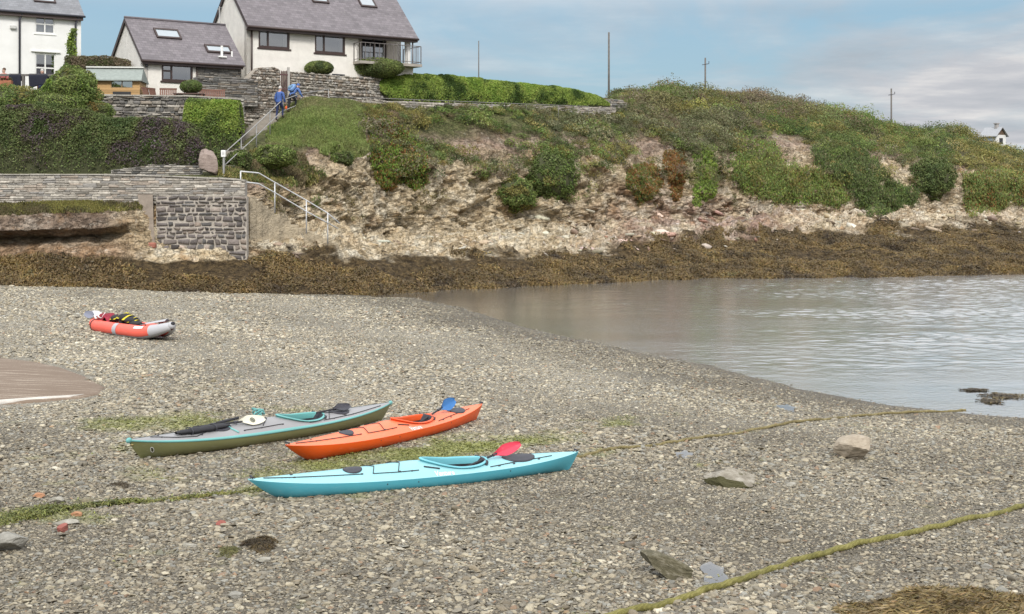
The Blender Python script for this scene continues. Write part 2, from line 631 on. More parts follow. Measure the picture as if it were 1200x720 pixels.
def scatter_shingle():
    out = []
    for y0, y1, dens, mu, smax in ((8.5, 13.5, 1750, .0175, .055), (13.5, 18, 1600, .0165, .05), (18, 27, 880, .0185, .05), (27, 40, 390, .023, .055), (40, 58, 175, .029, .065)):
        x0, x1 = -.40 * y1 - 3.2, .40 * y1 + 3.2
        n = int(dens * (y1 - y0) * (x1 - x0))
        X = rng.uniform(x0, x1, n); Y = rng.uniform(y0, y1, n)
        k = (np.abs(X) < .395 * Y + 3.0)
        X, Y = X[k], Y[k]
        d = shore_dist(X, Y)
        k = d > -.9
        k &= ~(inside(SLIP, X + .35 * vnoise(np.stack([X * 1.3, Y * 1.3, 0 * X], -1)), Y + .7 * vnoise(np.stack([X * 1.1, Y * 1.1, 0 * X + 5], -1))) & (rng.random(len(X)) < .975))
        for p in PUDS: k &= ~(inside(p, X, Y) & (rng.random(len(X)) < .62))
        X, Y, d = X[k], Y[k], d[k]
        pp = np.stack([X, Y, 0 * X], -1)
        patch = fbm(pp * .55, 3)
        k = rng.random(len(X)) < np.clip(.9 + patch * .5, .6, 1) * np.where(d < .4, .55, 1)
        X, Y, d, patch, pp = X[k], Y[k], d[k], patch[k], pp[k]
        s = np.clip(mu * np.exp(rng.normal(size=len(X)) * .45 + patch * .28), .008, smax)
        s = s * (.72 + .28 * np.clip(d / 5, 0, 1)) * (1 + .22 * np.sin(d * .9 + 3 * fbm(pp * .15, 2)))
        s = np.where(rng.random(len(X)) < .006, np.clip(s * 2.2, .04, .085), s)
        out.append(np.stack([X, Y, s], -1))
    a = np.concatenate(out)
    return a


sc = scatter_shingle()
ns = len(sc)
print('shingle stones', ns)
sz = beach_z(sc[:, 0], sc[:, 1])
V = np.stack([sc[:, 0], sc[:, 1], sz + sc[:, 2] * rng.uniform(-.05, .22, ns)], -1)
me = bpy.data.meshes.new('shingle')
me.vertices.add(ns)
me.vertices.foreach_set('co', V.astype(np.float32).ravel())


def vattr(me, name, typ, arr):
    a = me.attributes.new(name, typ, 'POINT')
    key = 'vector' if typ == 'FLOAT_VECTOR' else 'value'
    a.data.foreach_set(key, np.ascontiguousarray(arr).ravel())


rot = np.stack([rng.normal(size=ns) * .22, rng.normal(size=ns) * .22, rng.uniform(0, 6.283, ns)], -1).astype(np.float32)
sca = (sc[:, 2:3] * rng.uniform(.8, 1.25, (ns, 3))).astype(np.float32)
vattr(me, 'stone_rot', 'FLOAT_VECTOR', rot)
vattr(me, 'stone_scale', 'FLOAT_VECTOR', sca)
vattr(me, 'stone_kind', 'INT', rng.integers(0, 14, ns).astype(np.int32))
vattr(me, 'tone', 'FLOAT', np.clip(.5 + rng.normal(size=ns) * .3, 0, 1).astype(np.float32))
vattr(me, 'wet', 'FLOAT', wet_mask(sc[:, 0], sc[:, 1]).astype(np.float32))
vattr(me, 'algae', 'FLOAT', algae_mask(sc[:, 0], sc[:, 1], sz).astype(np.float32))
shingle = link('shingle', me)
tag(shingle, 'loose grey and beige slate shingle covering the beach', 'shingle', kind='stuff')
ng = bpy.data.node_groups.new('lay_stones', 'GeometryNodeTree')
ng.interface.new_socket('Geometry', in_out='INPUT', socket_type='NodeSocketGeometry')
ng.interface.new_socket('Geometry', in_out='OUTPUT', socket_type='NodeSocketGeometry')
gi = ng.nodes.new('NodeGroupInput'); go = ng.nodes.new('NodeGroupOutput')
iop = ng.nodes.new('GeometryNodeInstanceOnPoints')
ci = ng.nodes.new('GeometryNodeCollectionInfo')
ci.inputs['Collection'].default_value = proto_stones()
ci.inputs['Separate Children'].default_value = True
ci.inputs['Reset Children'].default_value = True


def named(nm, typ):
    q = ng.nodes.new('GeometryNodeInputNamedAttribute'); q.data_type = typ
    q.inputs['Name'].default_value = nm
    return q.outputs['Attribute']


ng.links.new(gi.outputs[0], iop.inputs['Points'])
ng.links.new(ci.outputs[0], iop.inputs['Instance'])
iop.inputs['Pick Instance'].default_value = True
ng.links.new(named('stone_kind', 'INT'), iop.inputs['Instance Index'])
e2r = ng.nodes.new('FunctionNodeEulerToRotation')
ng.links.new(named('stone_rot', 'FLOAT_VECTOR'), e2r.inputs[0])
ng.links.new(e2r.outputs[0], iop.inputs['Rotation'])
ng.links.new(named('stone_scale', 'FLOAT_VECTOR'), iop.inputs['Scale'])
ng.links.new(iop.outputs[0], go.inputs[0])
md = shingle.modifiers.new('lay_stones', 'NODES')
md.node_group = ng

# ------------------------------------------------------------------ water
def water_mat(name, wave=1.0, tint=(.86, .87, .58), gain=1.5, base=.11):
    m, nt, b = newmat(name)
    n = N(nt)
    nt.nodes.remove(b)
    co = n.coord()
    big = n.noise(n.scale(co, (1.2, 1.0, 1), (0, 0, .12)), 5.0, 3, .55)
    small = n.noise(n.scale(co, (1.2, 1.1, 1), (0, 0, -.1)), 12.0, 3, .5)
    calm = n.ramp(n.noise(n.scale(co, (.12, .3, 1), (0, 0, .3)), 1.0, 3, .5), [(.35, .25), (.62, 1.0)])
    h = n.math('ADD', big, n.math('MULTIPLY', small, .4))
    nb = n('ShaderNodeBump', {'Height': n.math('MULTIPLY', h, calm), 'Strength': .35 * wave, 'Distance': .03}).outputs[0]
    tr = n('ShaderNodeBsdfTransparent', {'Color': (*tint, 1)})
    gl = n('ShaderNodeBsdfGlossy', {'Color': (1, 1, 1, 1), 'Roughness': .16 if wave > .5 else .05, 'Normal': nb})
    fr = n('ShaderNodeFresnel', {'IOR': 1.5, 'Normal': nb})
    ff = n.math('MULTIPLY_ADD', fr.outputs[0], gain, base, clamp=True)
    mx = n('ShaderNodeMixShader', {0: ff, 1: tr.outputs[0], 2: gl.outputs[0]})
    nt.links.new(mx.outputs[0], nt.nodes['Material Output'].inputs[0])
    return m


M['sea'] = water_mat('cove_water')
wxs = np.concatenate([np.array([-900, -500, -250, -120, -70, -40, -25]), np.linspace(-14, 38, 620), np.array([44, 60, 90, 160, 300, 600, 900])])
wys = np.concatenate([np.array([-900, -500, -250, -120, -60, -20, 5, 16]), np.linspace(24, 78, 680), np.array([90, 120, 200, 350, 600, 900])])
wgx, wgy = np.meshgrid(wxs, wys, indexing='ij')
wp = np.stack([wgx.ravel(), wgy.ravel(), np.zeros(wgx.size)], -1)
wob = fbm(wp * .09, 3)
gust = np.clip((wp[:, 0] + 6 * wob - 1.5) / 9, .06, 1) * np.clip((wp[:, 1] + 5 * wob - 29) / 8, .12, 1) * np.clip(.75 + fbm(wp * np.array([.09, .22, 1]) + 7, 2) * 1.1, .25, 1.25)
gust = gust * ((wp[:, 0] > -14.1) & (wp[:, 0] < 38.1) & (wp[:, 1] > 23.9) & (wp[:, 1] < 78.1))
wr_ = np.stack([wp[:, 0] * .95 + wp[:, 1] * .3, wp[:, 1] * .95 - wp[:, 0] * .3, wp[:, 2]], -1)
wp[:, 2] = gust * (.008 * vnoise(wr_ * np.array([1.0, 1.5, 1])) + .014 * vnoise(wr_ * np.array([2.4, 3.2, 1]) + 11) + .0105 * vnoise(wr_ * np.array([4.6, 5.6, 1]) + 23))
nw = len(wys)
ii, jj = np.meshgrid(np.arange(len(wxs) - 1), np.arange(nw - 1), indexing='ij')
b0 = (ii * nw + jj).ravel()
tag(np_mesh('water', wp, np.stack([b0, b0 + nw, b0 + nw + 1, b0 + 1], -1), M['sea'], smooth=True), kind='structure')
M['puddle'] = water_mat('puddle_water', .08, (.45, .44, .40), .95, .12)
for k, p in enumerate(PUD_PX):
    c = poly_world(p)
    ctr = c.mean(0)
    # rounded, uneven rim
    m_ = 56
    pts = []
    for i in range(m_):
        a = i / m_ * len(c)
        i0 = int(a) % len(c); i1 = (i0 + 1) % len(c)
        q = lerp(c[i0], c[i1], a - int(a))
        q = ctr + (q - ctr) * (.84 + .15 * math.sin(i * .2244 + k) + .10 * math.sin(i * .3366 + 2 * k) + .07 * math.sin(i * .5610 + k) + .04 * math.sin(i * 1.0098 + 3 * k))
        pts.append(q)
    z = float(beach_z([ctr[0]], [ctr[1]])[0]) + .014
    pb = MB()
    pb.add([(q[0], q[1], z) for q in pts], [tuple(range(m_))])
    po = pb.build('puddle', M['puddle'])
    if po.data.polygons[0].normal.z < 0: po.data.flip_normals()
    tag(po, kind='structure')

# ------------------------------------------------------------------ slipway end of smooth grooved concrete
def slip_mat():
    m, nt, b = newmat('worn_slipway_concrete')
    n = N(nt)
    co = n.coord()
    g = n.noise(n.scale(co, (.5, 7, 1), (0, 0, .30)), 1.6, 4, .6)
    s = n.noise(co, 40, 3, .6)
    t = n.math('MULTIPLY_ADD', g, .7, n.math('MULTIPLY', s, .3))
    c = n.ramp(t, [(.3, (.125, .083, .052)), (.54, (.18, .13, .09)), (.62, (.36, .30, .235))])
    nt.links.new(c, b.inputs['Base Color'])
    b.inputs['Roughness'].default_value = .75
    nt.links.new(n.bump(t, .4, .02), b.inputs['Normal'])
    return m


def slipway():
    ring = [at(*p) for p in SLIP_PX]
    n = len(ring)
    c = sum(ring, Vector()) / n
    vs, fs = [], []
    for k, (sc_, dz) in enumerate(((1.0, -.05), (.985, .012), (.93, .03), (.6, .05), (.25, .055))):
        for q in ring:
            w = c + (q - c) * sc_
            w.z = float(beach_z([w.x], [w.y])[0]) + dz
            vs.append(w)
    for k in range(4):
        for i in range(n):
            j = (i + 1) % n
            fs.append((k * n + i, k * n + j, (k + 1) * n + j, (k + 1) * n + i))
    fs.append(tuple(4 * n + i for i in range(n)))
    b = MB(); b.add(vs, fs)
    o = b.build('slipway', slip_mat(), smooth=True)
    tag(o, kind='structure')
    # pale kerb along the near edge
    kb = MB()
    pts = [at(*p) + Vector((0, 0, .015)) for p in ((-60, 478), (0, 474), (30, 471), (55, 469), (80, 467), (98, 464))]
    kb.tube(pts, [.07, .07, .06, .055, .045, .02], 6)
    tag(kb.build('slipway_kerb', simple('pale_kerb', (.55, .52, .47), .8, .15, 5, .4, 30), smooth=True), kind='structure')


slipway()

# ================================================================== THE HEADLAND
Z_ = 'z'
COLS = {
    # px: 13 rows of (photo row, distance) or ('z', height, distance)
    -260: [(Z_, -.6, 54), (332, 55.5), (303, 56.8), (292, 57.4), (279, 59.2), (271, 57.0), (248, 57.6), (240, 58.7), (Z_, 5.15, 59.7), (Z_, 6.0, 66.2), (Z_, 9.0, 67.6), (Z_, 9.4, 80), (Z_, 4, 170)],
    0: [(Z_, -.3, 55), (332, 56), (303, 57), (292, 57.5), (279, 59.2), (271, 57.0), (248, 57.7), (240, 58.7), (Z_, 5.15, 59.7), (Z_, 6.0, 66.2), (Z_, 9.0, 67.6), (Z_, 9.4, 80), (Z_, 4, 170)],
    120: [(Z_, -.2, 55), (333, 56), (302, 57), (291, 57.5), (275, 58.9), (267, 57.3), (246, 57.9), (238, 58.7), (Z_, 5.15, 59.7), (Z_, 6.0, 66.2), (Z_, 9.0, 67.4), (Z_, 9.6, 80), (Z_, 4, 170)],
    158: [(Z_, -.2, 55), (334, 56), (303, 57), (292, 57.6), (272, 58.0), (260, 57.9), (243, 58.3), (237, 58.9), (Z_, 5.15, 59.7), (Z_, 6.0, 66.2), (Z_, 9.0, 67.4), (Z_, 9.6, 80), (Z_, 4, 170)],
    190: [(Z_, -.2, 54.5), (336, 55.7), (309, 57.6), (303, 58.0), (285, 58.75), (260, 58.85), (243, 58.9), (237, 58.95), (Z_, 5.15, 59.7), (Z_, 6.0, 66.2), (Z_, 9.0, 67.4), (Z_, 9.6, 80), (Z_, 4, 170)],
    262: [(Z_, -.3, 54.5), (342, 56.2), (308, 58.0), (302, 58.3), (285, 58.8), (262, 58.9), (240, 59), (225, 59.2), (Z_, 5.15, 59.8), (Z_, 6.4, 67.4), (Z_, 9.0, 69.5), (Z_, 10.0, 80), (Z_, 4, 170)],
    292: [(Z_, -.4, 55), (345, 56.7), (303, 59), (292, 59.8), (280, 60.2), (265, 60.8), (238, 61.3), (213, 61.9), (196, 63.2), (165, 66.6), (Z_, 7.9, 72.2), (Z_, 10.4, 76), (Z_, 4, 170)],
    320: [(Z_, -.4, 56), (347, 57.5), (302, 60), (292, 61.5), (279, 62.2), (262, 63.2), (232, 64.4), (208, 65.2), (190, 66.2), (150, 69.0), (Z_, 8.8, 73.4), (Z_, 10.4, 77), (Z_, 4, 170)],
    352: [(Z_, -.5, 56), (348, 58), (301, 61), (290, 62.7), (276, 63.7), (256, 65.2), (222, 67), (190, 68.6), (155, 70), (121, 72.5), (Z_, 9.6, 76), (Z_, 10.8, 100), (Z_, 4, 170)],
    420: [(Z_, -.5, 57.5), (348, 59), (304, 62), (291, 64), (275, 66), (242, 68), (194, 69.5), (160, 70.5), (140, 71.6), (121, 73.4), (Z_, 9.6, 77), (Z_, 10.8, 100), (Z_, 4, 170)],
    520: [(Z_, -.8, 60), (344, 62), (303, 66), (290, 69), (275, 71), (238, 73), (198, 75), (165, 77), (142, 78.3), (127, 80.2), (Z_, 9.6, 83), (Z_, 10.5, 105), (Z_, 4, 175)],
    640: [(Z_, -.8, 63.5), (336, 65.5), (298, 70), (285, 74), (268, 76), (240, 78), (198, 80.5), (162, 83), (142, 85), (127, 87.4), (Z_, 9.8, 91), (Z_, 10.2, 108), (Z_, 4, 180)],
    760: [(Z_, -.8, 67.5), (329, 69.6), (292, 75), (280, 79), (262, 82), (232, 84), (196, 86), (160, 89.5), (130, 95.5), (110, 103), (Z_, 12.1, 110), (Z_, 10, 130), (Z_, 2, 200)],
    822: [(Z_, -.8, 69), (327.5, 71), (288, 77), (276, 81.5), (260, 84.5), (238, 86), (205, 87.3), (160, 93), (130, 102), (110, 111), (Z_, 12.5, 118), (Z_, 10, 140), (Z_, 2, 205)],
    848: [(Z_, -.8, 69.2), (327, 71.2), (286, 78), (274, 83), (258, 87.5), (240, 90), (200, 92.5), (162, 97), (133, 105), (113, 114), (Z_, 12.6, 121), (Z_, 10, 140), (Z_, 2, 205)],
    880: [(Z_, -.8, 69.5), (327, 71.5), (284, 79), (272, 84.5), (256, 90), (240, 92.8), (198, 95), (162, 99), (133, 108), (116, 117), (Z_, 12.5, 124), (Z_, 10, 145), (Z_, 2, 210)],
    960: [(Z_, -.8, 70), (326, 72), (280, 82), (268, 88), (250, 93), (236, 95), (200, 98), (166, 103), (143, 112), (131, 121), (Z_, 11.8, 128), (Z_, 10, 150), (Z_, 2, 215)],
    1060: [(Z_, -.8, 71), (325, 73), (275, 84), (263, 91), (250, 95), (236, 97), (206, 100), (182, 105), (164, 113), (154, 121), (Z_, 9.8, 129), (Z_, 8, 150), (Z_, 2, 215)],
    1130: [(Z_, -.8, 72), (323.5, 74), (271, 86), (262, 93), (250, 97), (236, 99), (208, 101), (188, 106), (170, 114), (160, 122), (Z_, 9.3, 130), (Z_, 8, 150), (Z_, 2, 215)],
    1200: [(Z_, -.8, 73), (322, 75), (268, 88), (261, 94), (248, 98), (236, 100), (216, 102), (204, 107), (194, 114), (186, 121), (Z_, 7.4, 129), (Z_, 6, 150), (Z_, 1, 215)],
    1450: [(Z_, -.8, 75), (318, 78), (262, 92), (256, 98), (248, 101), (242, 103), (232, 105), (226, 110), (222, 116), (218, 123), (Z_, 5, 131), (Z_, 3, 150), (Z_, -1, 215)],
}
SEG = [8, 46, 32, 30, 40, 52, 46, 32, 32, 14, 8, 5]
pxs = np.arange(-260, 1450.1, 2.0)
keys = sorted(COLS)
tab = np.zeros((len(keys), 13, 2))
for a, k in enumerate(keys):
    for r, e in enumerate(COLS[k]):
        if e[0] == Z_: tab[a, r] = (e[1], e[2])
        else: tab[a, r] = (H + (YH - e[0]) / F * e[1], e[1])
for a, k in enumerate(keys):          # stand the cliff face up
    if k > 300:
        for r, f_ in ((5, .6), (4, .68)):
            y_ = tab[a, r, 1]; py_ = YH - (tab[a, r, 0] - H) / y_ * F
            yn = lerp(y_, tab[a, 6, 1], f_)
            tab[a, r] = (H + (YH - py_) / F * yn, yn)
prof = np.zeros((len(pxs), 13, 2))
for r in range(13):
    for c in range(2):
        prof[:, r, c] = np.interp(pxs, keys, tab[:, r, c])
        if True:
            ker = np.hanning(13); ker /= ker.sum()
            pad = np.pad(prof[:, r, c], 6, mode='edge')
            prof[:, r, c] = np.convolve(pad, ker, 'valid')
vrow = np.concatenate([[r + k / n for k in range(n)] for r, n in enumerate(SEG)] + [[12.0]])
nr = len(vrow)
r0 = np.minimum(vrow.astype(int), 11)
fr = vrow - r0
prof2 = prof[:, r0, :] * (1 - fr)[None, :, None] + prof[:, np.minimum(r0 + 1, 12), :] * fr[None, :, None]
hv = np.zeros((len(pxs), nr, 3))
hv[:, :, 1] = prof2[:, :, 1]
hv[:, :, 2] = prof2[:, :, 0]
hv[:, :, 0] = (pxs[:, None] - 600) / F * hv[:, :, 1]


def normals_of(g):
    du = np.gradient(g, axis=0); dv = np.gradient(g, axis=1)
    n = np.cross(du, dv)
    return n / (np.linalg.norm(n, axis=2, keepdims=True) + 1e-9)


nm = normals_of(hv)
PXG = np.repeat(pxs[:, None], nr, 1); VG = np.repeat(vrow[None, :], len(pxs), 0)
p = hv.reshape(-1, 3)


def win(v, a, b, s=.4):
    return np.clip((v - a) / s, 0, 1) * np.clip((b - v) / s, 0, 1)


pw, vw = PXG.ravel(), VG.ravel()
left = np.clip((300 - pw) / 30, 0, 1)           # walled part: keep it quiet behind the walls
weedw = win(vw, .6, 2.5)
rockw = win(vw, 1.9, 6.9) * (1 - left * .45)
vegw = win(vw, 6.2, 11, .8) * (1 - left)
moundw = np.exp(-((pw - 374) / 36) ** 2) * win(vw, 5.9, 9.4, 1.2)
weed_d = .42 * fbm(p * np.array([.8, .8, .8]), 3) + .16 * np.abs(fbm(p * 2.2, 3)) + .05 * fbm(p * 6, 2)
tilt = np.stack([p[:, 0] * .55 + p[:, 2] * .5, p[:, 1] * .55, p[:, 2] * 1.5 - p[:, 0] * .45], -1)
rib = np.stack([p[:, 0] * .75 + p[:, 2] * .35, p[:, 1] * .3, p[:, 2] * .28], -1)


def cells(q):
    """Broken-rock relief: every cell is a block with its own tilted face. Returns relief and a random tone per block."""
    i0 = np.floor(q).astype(np.int64)
    best = np.full(len(q), 1e9); rel = np.zeros(len(q)); tone = np.zeros(len(q))
    for dx in (-1, 0, 1):
        for dy in (-1, 0, 1):
            for dz in (-1, 0, 1):
                c = i0 + np.array([dx, dy, dz])
                h = [_hash(c[:, 0] + k * 57, c[:, 1] + k * 131, c[:, 2] - k * 29) for k in range(7)]
                o = q - (c + np.stack(h[:3], -1))
                d2 = (o ** 2).sum(1)
                m = d2 < best
                best = np.where(m, d2, best)
                pl = (h[3] - .5) * 1.3 + o[:, 0] * (h[4] - .5) * 1.5 + o[:, 1] * (h[5] - .5) * 1.2 + o[:, 2] * (h[6] - .7) * 1.6
                rel = np.where(m, pl, rel)
                tone = np.where(m, h[6], tone)
    return rel, tone


pj = p + .35 * np.stack([fbm(p * .8, 2), fbm(p * .8 + 40, 2), fbm(p * .8 + 80, 2)], -1)
shear = np.stack([pj[:, 0] + pj[:, 2] * .45, pj[:, 1] * .8, pj[:, 2] * 1.15 - pj[:, 0] * .18], -1)
cA, toneA = cells(shear * .62)
cB, toneB = cells(shear * np.array([1.5, 1.5, 1.9]) + 50)
cC, toneC = cells(shear * np.array([3.2, 3.2, 4.2]) + 90)
rock_d = .38 * cA + .24 * cB + .12 * cC
rock_d = rock_d + .85 * fbm(p * np.array([.22, .22, .12]) + 9, 3) + .40 * fbm(rib, 4, True) + .08 * fbm(p * 5, 3)
veg_d = .5 * fbm(p * .35, 3) + .12 * fbm(p * 1.2, 3)
sl = p[:, 2] + .45 * fbm(p * .4, 3) - p[:, 0] * .05
step = np.floor(sl / .38)
rock_d = rock_d + .14 * vnoise(np.stack([step * 3.7, p[:, 0] * .3, step * 0], -1)) * (vw < 4.6)
disp = weedw * weed_d * (1 - .55 * left) + rockw * rock_d * (.95 - .5 * left) + vegw * veg_d + .75 * moundw
p = p + nm.reshape(-1, 3) * disp[:, None] * np.where(nm.reshape(-1, 3)[:, 1:2] > 0, -1, 1)
# keep the normal pointing to the viewer's side / up
hv = p.reshape(hv.shape)
nm = normals_of(hv)
flip = np.where((nm * (hv - np.array([0, 0, 60.0]) * 0 - np.array([0, -200.0, 400.0]))).sum(-1, keepdims=True) > 0, -1, 1)
nm = nm * flip
ii, jj = np.meshgrid(np.arange(len(pxs) - 1), np.arange(nr - 1), indexing='ij')
b0 = (ii * nr + jj).ravel()
hq = np.stack([b0, b0 + nr, b0 + nr + 1, b0 + 1], -1)
soil = np.clip((fbm(p * .6, 4) + 1) / 2, 0, 1)


def headland_mat():
    m, nt, b = newmat('headland_rock_and_soil')
    n = N(nt)
    co = n.coord()
    v = n('ShaderNodeAttribute', attribute_name='row').outputs['Fac']
    pxa = n('ShaderNodeAttribute', attribute_name='along').outputs['Fac']
    st = n.scale(co, (.55, .55, 1.6), (0, .32, 0))
    n1 = n.noise(st, .8, 7, .62, dist=.15)
    n2 = n.noise(n.scale(co, (1, 1, 1.7), (0, .3, 0)), 3.2, 7, .68, dist=.1)
    n3 = n.noise(co, .45, 4, .6)
    pass
    pass
    blk = n('ShaderNodeAttribute', attribute_name='block').outputs['Fac']
    t = n.math('MULTIPLY_ADD', n1, .36, n.math('MULTIPLY_ADD', n2, .36, n.math('MULTIPLY', blk, .28)))
    pale = n.ramp(t, [(.33, (.31, .23, .145)), (.43, (.50, .395, .25)), (.52, (.62, .52, .365)), (.64, (.70, .64, .51))])
    mid = n.ramp(t, [(.33, (.31, .225, .14)), (.43, (.47, .37, .235)), (.52, (.58, .48, .325)), (.64, (.66, .59, .46))])
    earth = n.ramp(t, [(.35, (.15, .105, .078)), (.5, (.32, .232, .178)), (.66, (.46, .375, .305))])
    weed = n.ramp(n2, [(.35, (.04, .028, .016)), (.55, (.10, .070, .034)), (.7, (.155, .105, .048))])
    veg = n.ramp(n2, [(.35, (.07, .08, .03)), (.55, (.12, .125, .05)), (.7, (.18, .155, .085))])
    pink = n.ramp(t, [(.35, (.20, .11, .085)), (.5, (.37, .25, .2)), (.66, (.55, .45, .39))])
    vv = n.math('ADD', v, n.math('MULTIPLY_ADD', n1, 1.5, -.75))
    # pink band low on the far cliffs
    pk = n.math('MULTIPLY', n.ramp(n.math('DIVIDE', pxa, 1200.0), [(.55, 0), (.62, .8), (.74, .9), (.80, .2)]), n.ramp(n3, [(.40, .25), (.54, 1)]))
    lo = n.mix(pk, pale, pink)
    rock = n.mix(n.ramp(n.math('MULTIPLY', vv, .1), [(.46, 0), (.57, .9)]), lo, mid)
    rock = n.mix(n.ramp(n.math('MULTIPLY', vv, .1), [(.60, 0), (.68, 1)]), rock, earth)
    lf = n.math('MULTIPLY', n.ramp(n.math('DIVIDE', pxa, 1200.0), [(.10, 1), (.14, 0)]), n.ramp(n.math('MULTIPLY', vv, .1), [(.40, 0), (.46, 1), (.585, 1), (.62, 0)]))
    rock = n.mix(n.math('MULTIPLY', lf, .95), rock, n.ramp(t, [(.36, (.07, .052, .042)), (.5, (.18, .14, .11)), (.64, (.36, .31, .26))]))
    lr_ = n.math('MULTIPLY', n.ramp(n.math('DIVIDE', pxa, 1200.0), [(.11, 1), (.15, 0)]), n.ramp(n.math('MULTIPLY', vv, .1), [(.20, 1), (.32, .9), (.40, .2)]))
    rock = n.mix(n.math('MULTIPLY', lr_, .85), rock, n.ramp(t, [(.36, (.11, .06, .03)), (.5, (.26, .15, .085)), (.64, (.42, .29, .19))]))
    rust = n.ramp(n.noise(co, .9, 5, .65), [(.55, 0), (.68, .55)])
    rock = n.mix(rust, rock, (.30, .16, .06))
    ck = n.noise(n.scale(co, (1, 1, 2.6), (.15, .38, 0)), 1.5, 6, .7, dist=.3)
    ck2 = n.noise(n.scale(co, (2.2, 1, .9), (0, -.3, 0)), 1.8, 5, .7, dist=.2)
    crack = n.math('MULTIPLY', n.ramp(n.math('ABSOLUTE', n.math('SUBTRACT', ck, .5)), [(0, 0), (.018, 1)]), n.ramp(n.math('ABSOLUTE', n.math('SUBTRACT', ck2, .5)), [(0, .35), (.012, 1)]))
    rock = n.mix(n.math('MULTIPLY_ADD', crack, -.45, .45), rock, (.075, .06, .042))
    blot = n.noise(n.scale(co, (1, 1, .8)), 1.3, 6, .7)
    rock = n.mix(n.ramp(blot, [(.54, 0), (.66, .22)]), rock, (.12, .105, .075))
    rock = n.mix(n.ramp(n.noise(co, 2.3, 5, .7), [(.6, 0), (.7, .6)]), rock, (.62, .58, .50))
    c = n.mix(n.ramp(n.math('MULTIPLY', vv, .1), [(.20, 0), (.235, 1)]), weed, rock)
    c = n.mix(n.ramp(n.math('MULTIPLY', vv, .1), [(.68, 0), (.76, 1)]), c, veg)
    nt.links.new(c, b.inputs['Base Color'])
    b.inputs['Roughness'].default_value = .9
    b.inputs['Specular IOR Level'].default_value = .2
    h = n.math('ADD', n.math('MULTIPLY', n2, .8), n.math('MULTIPLY', crack, .25))
    nt.links.new(n.bump(h, 1.0, .22), b.inputs['Normal'])
    return m


headland = np_mesh('headland_terrain', p, hq, headland_mat(), smooth=False, attrs={'row': vw, 'along': pw, 'block': .5 * toneB + .3 * toneC + .2 * toneA})
tag(headland, kind='structure')
HB = BVHTree.FromPolygons([tuple(q) for q in p], [tuple(q) for q in hq])
EYE = Vector((0, 0, H))


def hit(px, py, default=70.0):
    d = Vector(((px - 600) / F, 1, (YH - py) / F)).normalized()
    loc, no, idx, dist = HB.ray_cast(EYE, d)
    if loc is None: return P(px, py, default), Vector((0, -1, 0)), False
    if no.dot(d) > 0: no = -no
    return loc, no, True


def drop(x, y, z=60):
    """Height of the headland under a point."""
    loc, no, i, d = HB.ray_cast(Vector((x, y, z)), Vector((0, 0, -1)))
    return loc.z if loc is not None else 0.0


# faces as sampling pool
fc = p[hq].mean(1)
fa = np.linalg.norm(np.cross(p[hq[:, 2]] - p[hq[:, 0]], p[hq[:, 3]] - p[hq[:, 1]]), axis=1) / 2
fv = vw[hq].mean(1)
fpx = pw[hq].mean(1)
fn = nm.reshape(-1, 3)[hq[:, 0]]
fpy = YH - (fc[:, 2] - H) / fc[:, 1] * F


def pool(n, mask, weight=None):
    w = fa * mask
    if weight is not None: w = w * weight
    idx = rng.choice(len(w), size=n, p=w / w.sum())
    q = p[hq[idx]]
    u = rng.random((n, 1)); t = rng.random((n, 1))
    pos = (q[:, 0] * (1 - u) + q[:, 1] * u) * (1 - t) + (q[:, 3] * (1 - u) + q[:, 2] * u) * t
    return pos, fn[idx], fv[idx], idx
# ================================================================== CAMERA, SKY, SUN
cd = bpy.data.cameras.new('camera')
cam = bpy.data.objects.new('camera', cd)
C.objects.link(cam)
cam.location = EYE
cam.rotation_euler = (math.radians(90), 0, 0)
cd.sensor_width = 36
cd.lens = 36 * F / 1200
cd.shift_y = -(360 - YH) / 1200
cd.clip_start = .1
cd.clip_end = 5000
sc_ = bpy.context.scene
sc_.camera = cam

SUN_AZ, SUN_EL = 178.0, 42.0     # compass style: 0 = ahead (+Y), 90 = right (+X), 180 = behind the camera
w = bpy.data.worlds.new('World')
sc_.world = w
w.use_nodes = True
nt = w.node_tree
n = N(nt)
bg = nt.nodes['Background']
sky = n('ShaderNodeTexSky', sky_type='NISHITA')
sky.sun_disc = False
sky.sun_elevation = math.radians(SUN_EL)
sky.sun_rotation = math.radians(SUN_AZ)
sky.altitude = 0
sky.air_density = 1.0
sky.dust_density = 1.6
sky.ozone_density = 1.0
gen = n('ShaderNodeTexCoord').outputs['Generated']
sep = n('ShaderNodeSeparateXYZ', {0: gen})
zc = n.math('ADD', n.math('MAXIMUM', sep.outputs[2], 0.0), .10)
cx = n.math('DIVIDE', sep.outputs[0], zc)
cy = n.math('DIVIDE', sep.outputs[1], zc)
pl = n('ShaderNodeCombineXYZ', {0: cx, 1: cy, 2: 0.0}).outputs[0]
big = n.noise(n.scale(pl, (.75, .42, 1)), 1.0, 8, .56, dist=.5)
# more cover towards the right (east) side of the view
cov = n.math('ADD', big, n.math('MULTIPLY', n.math('SUBTRACT', sep.outputs[0], .02), .42))
mask = n.ramp(cov, [(.46, .06), (.57, .55), (.68, .97)])
shade = n.noise(n.scale(pl, (.8, .9, 1)), 1.7, 7, .6)
cloud = n.ramp(shade, [(.3, (3.6, 3.8, 4.15)), (.5, (4.7, 4.75, 5.0)), (.70, (6.9, 6.7, 6.5))])
tot = n.mix(mask, n.mix(.6, sky.outputs[0], (2.05, 3.75, 5.05)), cloud)
